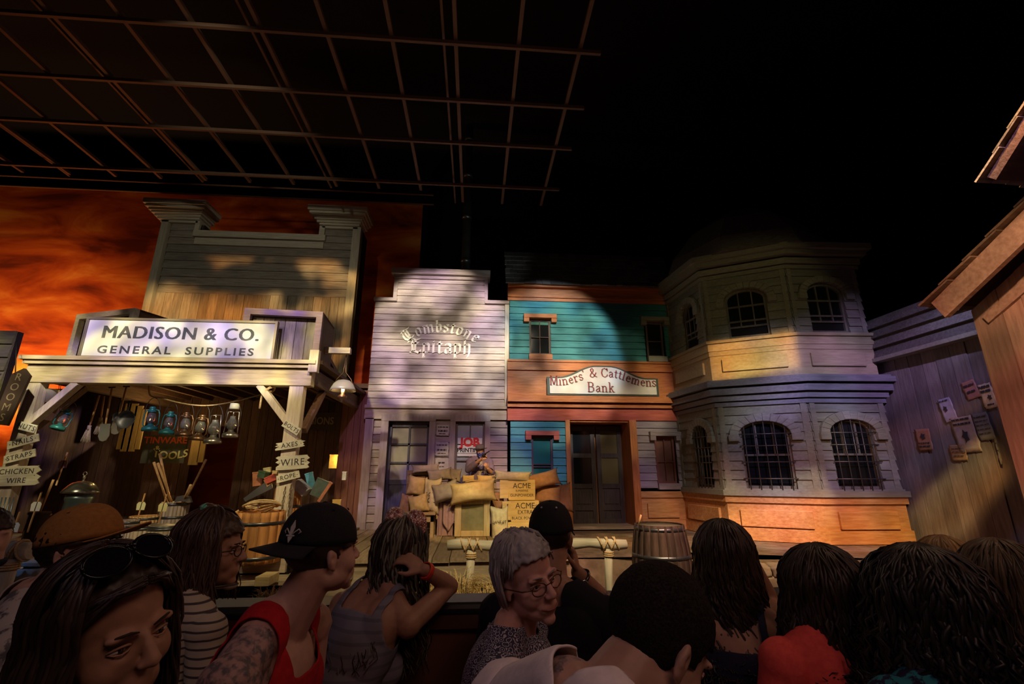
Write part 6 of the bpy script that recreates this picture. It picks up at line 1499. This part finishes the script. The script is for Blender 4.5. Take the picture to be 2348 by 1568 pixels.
cloth(q, 'striped_top', p_tee(.9, .08), .010, stripe_mat('cream_black_stripes', (.46,.40,.30), (.06,.05,.05), 14, 'Z', .2)); trousers(q, jeans)
# --- man in black cap and red tank top
tat = mat('tattooed_skin', (.42,.27,.24), .55, c2=(.13,.11,.12), scale=55, lo=.44, hi=.60, detail=5, bump=.05)
q = make_person('person in a backwards black cap with fleur-de-lis and red tank top, tattooed shoulder', D(740,1266,1.32), (-46,4,0), -94, skin_m=sk_c, vox=.0048, lean=(10,0), neck_fwd=.07, build=1.12, neck=.03, arms={'r': (Vector((.26,-.06,-.36)), Vector((.20,.16,-.50)))}, tattoo=(lambda c, i: (armt(c, i)[0] or (c-i['sh']['r'][0]).length < .13) and (i['T'].inverted() @ c).x > .12, tat))
scalp(q, h_dark, lambda p: p.z > .01 or (p.y < .02 and p.z > -.065), off=.004, rough=.001)
mcap = fabric('black_cap_wool', (.012,.012,.016), (.018,.018,.022)); cr, CH = cap(q, mcap, fabric('dark_cap_brim', (.016,.018,.02)), -1, -7, brim=.078, drop=.012)
def on_crown(CH, az, el, k=1.012, rx=.091, ry=.112, rz=.098):
    """frame lying on the cap surface: x right, y into the cap, z up"""
    a = az; f = 1+.05*max(0,cos(a))**2*cos(el)**.5; kk = cos(el)**.85*k
    p = Vector((sin(a)*rx*kk*f, cos(a)*ry*kk*f, -.012+(rz+.012)*sin(el)*(1+.10*max(0,cos(a))*cos(el)))); n = Vector((sin(a)/rx*cos(el), cos(a)/ry*cos(el), sin(el)/rz*.9)).normalized(); r_ = Vector((cos(a),-sin(a),0)); r_ = -r_; up = r_.cross(-n); 
    return CH @ basis(p+n*.0015, r_, -n, up)
T = on_crown(CH, R(-26), R(15)) @ Matrix.Translation((0,-.006,0)); mb = MB(T); s = .026
for sx in (-1,1): mb.tube([(sx*s*.1,0,-s*.35),(sx*s*.35,-.0,s*.0),(sx*s*.75,.002,s*.35),(sx*s*1.0,.004,s*.12),(sx*s*.8,.003,-s*.12)], [.0022,.0032,.0036,.003,.0014], 6, flat=.5)
mb.prism([(0,-s*.5),(s*.16,-s*.1),(s*.28,s*.5),(0,s*1.25),(-s*.28,s*.5),(-s*.16,-s*.1)], Matrix.Translation((0,-.002,0)), .002); mb.prism([(-s*.5,-s*.42),(s*.5,-s*.42),(s*.5,-s*.28),(-s*.5,-s*.28)], Matrix.Translation((0,-.003,0)), .002); mb.prism([(0,-s*1.1),(s*.2,-s*.7),(s*.3,-s*.45),(-s*.3,-s*.45),(-s*.2,-s*.7)], Matrix.Translation((0,-.002,0)), .002)
mb.build('fleur_emblem', mat('silver_thread', (.55,.53,.48), .5), cr)
T = on_crown(CH, R(98), R(18)) @ Matrix.Translation((0,-.006,0)); mb = MB(T)
mb.tube([(-.008,0,-.006),(-.006,0,.006),(0,0,-.005),(.006,0,.007),(.007,0,-.004)], .0012, 5); mb.build('side_mark', mat('dim_thread', (.25,.24,.22), .6), cr)
MB(CH).prism([(.012*cos(a),.018*sin(a)) for a in [2*pi*k/16 for k in range(16)]], Matrix.Translation((.02,.165,-.026)) @ Matrix.Rotation(R(90),4,'X') , .001).build('brim_sticker', mat('gold_sticker', (.5,.40,.2), .3, .6), cr)
cloth(q, 'tank_top', p_tank(.125,.078,.10,.01), .010, fabric('red_jersey', (.50,.012,.02), (.38,.01,.015), 60)); trousers(q, jeans)
T = q['T']
m_pt = mat('faint_red_print', (.60,.12,.12), .8)
for tx, sz, x, z in (('NEW',.04,.07,-.22),('ORLEANS',.035,.06,-.28)): pass
cloth(q, 'collar_patch', lambda p, c, i: -.13 < p.x < -.055 and p.z > -.055 and not (math.hypot(p.x,p.y) < .07) and abs(p.y+.0) < .035, .0145, fabric('white_patch', (.60,.50,.48)), 4)
# --- girl with glitter bow leaning on the rim
el = P(1032,1372,2.08); wr = P(972,1306,1.96)
q = make_person('person with long streaked hair and sparkly rose bow headband, leaning an elbow on the rim', D(924,1264,1.90), (-52,-4,4), -28, female=True, skin_m=sk_b, lean=(26,6), neck_fwd=.07, vox=.0055, neck=.0,
    arms={'r': (el+Vector((0,0,.045)), wr, {'d': (-.85,.1,.5), 'n': (.4,-.5,.7), 'curl': 40}, True)})
scalp(q, h_dark, lambda p: p.z > .05 or p.y < .0, off=.013)
locks(q, h_dark, 440, .42, .013, .11, .0045, 8, face_gap=.55, vol=.014, spread=.8, mats2=h_green)
MB().tube([q['H'] @ Vector((.094*cos(a), .010, .03+.105*sin(a))) for a in [pi*k/18 for k in range(19)]], .006, 6).build('headband', mat('rose_satin', (.35,.12,.09), .4), q['root'])
glit = bpy.data.materials.new('rose_gold_sequin_glints'); glit.use_nodes = True; nt = glit.node_tree; N = nt.nodes; b = N['Principled BSDF']; b.inputs['Metallic'].default_value = .1; b.inputs['Roughness'].default_value = .2
vo = N.new('ShaderNodeTexVoronoi'); vo.inputs['Scale'].default_value = 260; tc = N.new('ShaderNodeTexCoord'); nt.links.new(tc.outputs['Object'], vo.inputs['Vector']); rp = N.new('ShaderNodeValToRGB'); nt.links.new(vo.outputs['Color'], rp.inputs[0])
rp.color_ramp.elements[0].position = .35; rp.color_ramp.elements[0].color = (.38,.10,.07,1); rp.color_ramp.elements[1].position = .75; rp.color_ramp.elements[1].color = (1,.80,.70,1); nt.links.new(rp.outputs[0], b.inputs['Base Color'])  # pale cells put the sparkle's glints into the sequin colour
g0 = N.new('ShaderNodeNewGeometry'); vs_ = N.new('ShaderNodeVectorMath'); vs_.operation = 'SUBTRACT'; nt.links.new(vo.outputs['Color'], vs_.inputs[0]); vs_.inputs[1].default_value = (.5,.5,.5)
va = N.new('ShaderNodeVectorMath'); va.operation = 'MULTIPLY_ADD'; nt.links.new(vs_.outputs[0], va.inputs[0]); va.inputs[1].default_value = (1.1,1.1,1.1); nt.links.new(g0.outputs['Normal'], va.inputs[2]); vn = N.new('ShaderNodeVectorMath'); vn.operation = 'NORMALIZE'; nt.links.new(va.outputs[0], vn.inputs[0]); nt.links.new(vn.outputs[0], b.inputs['Normal'])
bow = thing_child('glitter_bow', q['root']); c0 = P(930,1196,1.92*.965)
for s, px, py, rx, rz in ((-1,907,1192,.044,.052),(1,950,1203,.052,.060)):
    c = D(px, py, 1.90); mb = MB(); qd = bmesh.ops.create_icosphere(mb.b, subdivisions=4, radius=1)
    for v in qd['verts']:
        p = v.co; k = 1-.45*max(0,-s*p.x)**2; v.co = c + Vector((p.x*rx, p.y*.026*(1+.2*sin(p.z*9)), p.z*rz*k)) + noise.noise_vector(p*3)*.003
    for f in mb.b.faces: f.smooth = True
    mb.build('bow_loop', glit, bow)
MB().ell(D(928,1204,1.89), (.014,.016,.018)).build('bow_knot', glit, bow)
cloth(q, 'grey_tank_top', p_tank(.10,.075,.12,.09), .007, stripe_mat('grey_blue_jersey', (.20,.19,.24), (.14,.14,.18), 9, 'Z', .25)); trousers(q, jeans)
cloth(q, 'wristband', lambda p, c, i: (lambda dt: dt[0] < .05 and .86 < dt[1] < .97)(seg_d(c, i['sh']['r'][1], i['sh']['r'][2])), .004, mat('red_band', (.7,.06,.03), .4), 2)
# --- grey haired woman
q = make_person('person with short silver hair and glasses smiling back over the seat, patterned blouse', D(1208,1322,1.32), (-148,-2,14), -105, female=True, skin_m=skin('skin_elder', (.62,.34,.28)), lean=(4,0), vox=.0036, build=1.25, neck_fwd=.03, hs=.93, smooth=3, brows=mat('eyebrow_grey', (.3,.25,.22), .8))
scalp(q, h_grey, lambda p: p.z > .070-.55*max(0,.07-p.y)-.25*abs(p.x)*4*.1 if p.y > .0 else p.z > -.075, off=.010, rough=.006, freq=14)
fringe(q, h_grey, lambda rnd, t: (lambda a, s_: [(sin(a)*.03, cos(a)*.06-.01, .132), (sin(a)*.060, cos(a)*.086-.012, .116-.01*rnd.random()), (sin(a)*.082, cos(a)*.108-.012, .080), (sin(a)*.090+.006*s_, cos(a)*.110-.012, .045-.02*rnd.random())] + ([] if cos(a) > .1 else [(sin(a)*.094, cos(a)*.104-.012, -.005), (sin(a)*.084, cos(a)*.092-.012, -.05-.02*rnd.random())]))(R(62)+R(236)*t, rnd.choice((-1,1))), 260, .0055, 5, 'hair_waves')
specs(q, mat('bronze_spectacle_frame', (.12,.06,.04), .3, .6), -.004)
H = q['H']; mb = MB()
MB(H).tube([(-.030,.0905,-.0655),(-.014,.1005,-.069),(0,.103,-.0695),(.014,.1005,-.068),(.033,.089,-.062)], .0022, 6, flat=.6).build('mouth_line', mat('lip_shadow_skin', (.28,.09,.07), .6), q['root'])
bw = bpy.data.materials.new('navy_white_scroll_print'); bw.use_nodes = True; nt = bw.node_tree; N = nt.nodes; b = N['Principled BSDF']; b.inputs['Roughness'].default_value = .9
vo = N.new('ShaderNodeTexVoronoi'); vo.inputs['Scale'].default_value = 75; tc = N.new('ShaderNodeTexCoord'); nt.links.new(tc.outputs['Object'], vo.inputs['Vector']); wv = N.new('ShaderNodeMath'); wv.operation = 'SINE'; ml = N.new('ShaderNodeMath'); ml.operation = 'MULTIPLY'; ml.inputs[1].default_value = 18; nt.links.new(vo.outputs['Distance'], ml.inputs[0]); nt.links.new(ml.outputs[0], wv.inputs[0])
rp = N.new('ShaderNodeValToRGB'); nt.links.new(wv.outputs[0], rp.inputs[0]); rp.color_ramp.elements[0].position = .35; rp.color_ramp.elements[0].color = (.035,.035,.07,1); rp.color_ramp.elements[1].position = .65; rp.color_ramp.elements[1].color = (.50,.48,.55,1); nt.links.new(rp.outputs[0], b.inputs['Base Color'])
cloth(q, 'blouse', lambda p, c, i: p_tee(.12,.088,0,.015)(p, c, i), .010, bw); trousers(q, jeans)
# --- man in black cap photographing
el = D(1428,1425,1.98); wr = D(1324,1312,1.92)
q = make_person('person in black cap and black shirt raising a wristwatched arm to take a picture', D(1264,1232,1.80), (-14,0,0), -12, skin_m=sk_b, lean=(0,0), vox=.0055, neck=.05, build=1.0, arms={'r': (el, wr, {'d': (-.15,.1,.9), 'n': (.9,-.2,.2), 'curl': 40}, True)}, face=False, tattoo=(lambda c, i: armt(c, i)[1] > 1.05 and armt(c, i)[1] < 1.8 and armt(c, i)[0], tat))
scalp(q, h_dark, lambda p: p.z > .0 or (p.y < .0 and p.z > -.06), off=.004, rough=.001)
cr, CH = cap(q, mcap, mcap, 1, 4, name='cap_eyelets'); build = None
cloth(q, 'black_shirt', p_tee(.6,.07), .012, fabric('black_shirt_cotton', (.010,.010,.014))); trousers(q, jeans)
d = (wr-el).normalized(); wc = el.lerp(wr,.90); a0 = d.orthogonal().normalized(); a1 = d.cross(a0)
wt = thing_child('wristwatch', q['root']); MB().tube([wc+(a0*cos(u)+a1*sin(u))*.034 for u in [2*pi*k/24 for k in range(25)]], .007, 6).build('strap', mat('steel_bracelet', (.12,.12,.12), .25, .9), wt)
o_ = (Vector((-.5,-.85,.1)) - d*Vector((-.5,-.85,.1)).dot(d)).normalized(); x_ = d.cross(o_); MB().lathe([(0,0),(.019,0),(.020,.006),(.016,.009),(0,.009)], basis(wc+o_*.032, d, x_, d.cross(x_)) if False else basis(wc+o_*.032, x_, d, o_), 20).build('dial', mat('watch_steel', (.5,.5,.52), .15, .9), wt)
ph = D(1302,1262,2.04); MB(Matrix.Translation(ph) @ Matrix.Rotation(R(4),4,'Z')).box(-.07,.02,.0,.009,-.035,.035).build('phone', mat('phone_black', (.01,.01,.012), .2), label='dark phone held up by the person in the black cap with the wristwatch', cat='phone')
# --- buzz-cut man in front, white T-shirt
q = make_person('person with buzz-cut dark hair bowing the head, white T-shirt, nearest at the centre', D(1506,1470,.84), (-66,-38,4), -62, skin_m=sk_a, vox=.0042, lean=(10,0), build=1.15, neck_fwd=.085, neck=-.03, hs=1.0, tattoo=(lambda c, i: (lambda p: -.12 < p.x < -.02 and p.z > -.04 and p.y < .0)(i['T'].inverted() @ c), tat))
scalp(q, mat('buzzed_hair', (.010,.008,.008), .95, c2=(.035,.028,.025), scale=220, spec=.1, bump=.6), lambda p: p.z > .045-.25*(.1-p.y) if p.y > .03 else p.z > (-.01 if p.y > -.005 else (-.075)), off=.006, rough=.0010, freq=90)
cloth(q, 'white_t_shirt', lambda p, c, i: p_tee(.6,.052, 0, .10)(p, c, i) and (c-i['H'].translation).length > .155, .012, fabric('white_cotton', (.86,.78,.82), (.76,.68,.72), 40)); trousers(q, jeans)
# --- curly haired woman with bare shoulder
q = make_person('person with long wavy dark hair and bare shoulders beside the wide bench back', D(1662,1288,1.72), (-18,0,0), -24, female=True, skin_m=sk_b, lean=(8,0), vox=.006, build=1.1, neck_fwd=.04, arms={'r': (P(1765,1385,1.95), P(1728,1290,1.92), {'d': (-.3,0,.9), 'n': (.8,0,.2), 'curl': 45}, True)}, face=False)
scalp(q, h_dark, lambda p: p.z > .04 or p.y < .02, off=.016); locks(q, h_dark, 560, .32, .013, .085, .0045, 21, face_gap=.5, vol=.020, spread=1.0, curl_end=.6)
cloth(q, 'navy_tank_top', p_tank(.09,.07,.12,.12), .008, fabric('navy_jersey', (.02,.02,.05))); trousers(q, jeans)
# --- woman in coral
q = make_person('person with curly dark brown hair and bright coral top seen from behind', D(1890,1372,1.42), (2,0,-3), 0, female=True, skin_m=sk_a, vox=.0065, neck=-.06, smooth=12, build=1.18, face=False)
scalp(q, h_dark, lambda p: p.z > .04 or p.y < .03, off=.022); locks(q, h_dark, 640, .185, .012, .075, .005, 31, frizz=.010, face_gap=.45, vol=.028, spread=1.7, curl_end=.9)
cloth(q, 'coral_top', p_tee(.35,.075), .012, fabric('coral_knit', (.95,.12,.10), (.82,.09,.08), 60)); trousers(q, jeans)
# --- big dark curls
q = make_person('person with a big mass of black curls and turquoise patterned top, near lower right', D(2125,1408,1.18), (6,0,0), 6, female=True, neck=-.04, skin_m=sk_d, vox=.0065, build=1.15, face=False)
scalp(q, h_black, lambda p: True, off=.035, rough=.008, freq=12); locks(q, h_black, 760, .19, .018, .055, .0055, 41, frizz=.018, face_gap=.4, vol=.038, spread=2.4, curl_end=1.0)
cloth(q, 'turquoise_top', p_tee(.3,.09), .012, mat('turquoise_print', (.03,.24,.30), .9, c2=(.02,.02,.06), scale=34, lo=.48, hi=.54)); trousers(q, jeans)
# --- blonde behind, brown straight at the right edge
q = make_person('person with light brown hair half hidden behind the black curls', D(2172,1312,1.95), (-10,0,0), -10, female=True, skin_m=sk_a, vox=.008, face=False, arms={})
scalp(q, h_lt, lambda p: p.z > .0 or p.y < .03, off=.014); locks(q, hairmat('honey_hair', (.22,.12,.04), (.42,.26,.10)), 160, .14, .008, .1, .007, 51, face_gap=.4, vol=.014)
cloth(q, 'olive_top', p_tee(.4,.08), .01, fabric('olive_cotton', (.10,.09,.04))); trousers(q, jeans)
q = make_person('person with straight ash-brown hair and navy blue top at the right edge', D(2300,1348,1.5), (8,0,0), 6, female=True, skin_m=sk_b, vox=.0065, build=1.1, face=False)
scalp(q, h_lt, lambda p: p.z > .03 or p.y < .03, off=.018); locks(q, h_lt, 560, .26, .003, .2, .0042, 61, face_gap=.42, vol=.020, spread=1.0)
cloth(q, 'navy_top', p_tee(.4,.08), .01, fabric('royal_navy', (.02,.045,.16))); trousers(q, jeans)

# ================================================================ masked gunman behind the sacks
hc = P(1101,1036,10.0)
q = make_person('gunman figure in lavender coat, round hat and blue spotted bandana behind the sacks', hc, (-172,2,6), -168, skin_m=sk_a, vox=.007, build=1.05, lean=(8,0), smooth=2, legs=True, arms={'l': (hc+Vector((.24,-.12,-.42)), P(1118,1074,9.72), {'d': (-.3,-.5,.55), 'n': (.5,-.7,-.2), 'curl': 45}, True), 'r': (hc+Vector((-.24,-.10,-.36)), P(1104,1052,9.62), {'d': (.85,-.25,.35), 'n': (-.2,-.9,.2), 'curl': 55}, True)})
coat = fabric('lavender_wool_coat', (.24,.20,.38), (.19,.16,.30), 30)
cloth(q, 'coat', lambda p, c, i: p.z < .03 and (armt(c, i)[1] < 1.93) and not (abs(p.x) < .035 and p.y > .03 and p.z > -.35), .022, coat)
cloth(q, 'shirt_front', lambda p, c, i: abs(p.x) < .07 and p.y > .03 and -.4 < p.z < .0 and not armt(c,i)[0], .012, fabric('pale_shirt', (.45,.42,.45)))
scalp(q, h_dark, lambda p: p.z > .04 or p.y < .0, off=.006)
H = q['H']; mb = MB(H @ Matrix.Translation((0,-.01,.055)) @ Matrix.Rotation(R(-6),4,'X')); mb.lathe([(.165,.012),(.17,.018),(.14,.006),(.098,.0),(.096,.05),(.088,.085),(.06,.105),(0,.11)], n=28); o = mb.build('hat', fabric('grey_felt', (.16,.14,.17), (.12,.11,.13), 20), q['root'])
MB(H @ Matrix.Translation((0,-.01,.058)) @ Matrix.Rotation(R(-6),4,'X')).lathe([(.099,.0),(.101,.002),(.100,.024),(.096,.024)], n=24).build('hat_band', mat('black_ribbon', (.02,.02,.025), .6), q['root'])
bd = bpy.data.materials.new('blue_spotted_bandana'); bd.use_nodes = True; nt = bd.node_tree; N = nt.nodes; b = N['Principled BSDF']; b.inputs['Roughness'].default_value = .9
vo = N.new('ShaderNodeTexVoronoi'); vo.inputs['Scale'].default_value = 45; tc = N.new('ShaderNodeTexCoord'); nt.links.new(tc.outputs['Object'], vo.inputs['Vector']); rp = N.new('ShaderNodeValToRGB'); nt.links.new(vo.outputs['Distance'], rp.inputs[0]); rp.color_ramp.elements[0].position = .22; rp.color_ramp.elements[0].color = (.6,.6,.75,1); rp.color_ramp.elements[1].position = .3; rp.color_ramp.elements[1].color = (.03,.05,.32,1); nt.links.new(rp.outputs[0], b.inputs['Base Color'])
mb = MB(H); g = []
for i in range(17):
    a = R(-105)+R(210)*i/16; g.append(mb._v([(sin(a)*(.080-.01*j/5+.006), cos(a)*(.100+.012*(1 if j < 2 else .3))*(1.04), -.022-(.035+.075*max(0,cos(a))**1.5)*j/5*1.2) for j in range(6)]))
for i in range(16):
    for j in range(5): mb._f([g[i][j],g[i+1][j],g[i+1][j+1],g[i][j+1]], True)
o = mb.build('bandana', bd, q['root']); s = o.modifiers.new('thickness','SOLIDIFY'); s.thickness = .006
hw = P(1110,1042,9.55); t = thing('revolver', hw, 'revolver held out by the masked gunman in the lavender coat', 'revolver'); gm = mat('gun_metal', (.12,.12,.13), .3, .9)
A = hw; Bq = A+Vector((.10,-.17,.06)); MB().tube([A, Bq], .011, 8).build('barrel', gm, t); MB().tube([A+Vector((-.03,.04,-.02)), A+Vector((.02,-.03,.0))], .022, 10).build('cylinder', gm, t); MB().tube([A+Vector((-.03,.05,-.02)), A+Vector((-.05,.06,-.10))], .015, 8).build('grip', mat('walnut_grip', (.14,.06,.03), .5), t)
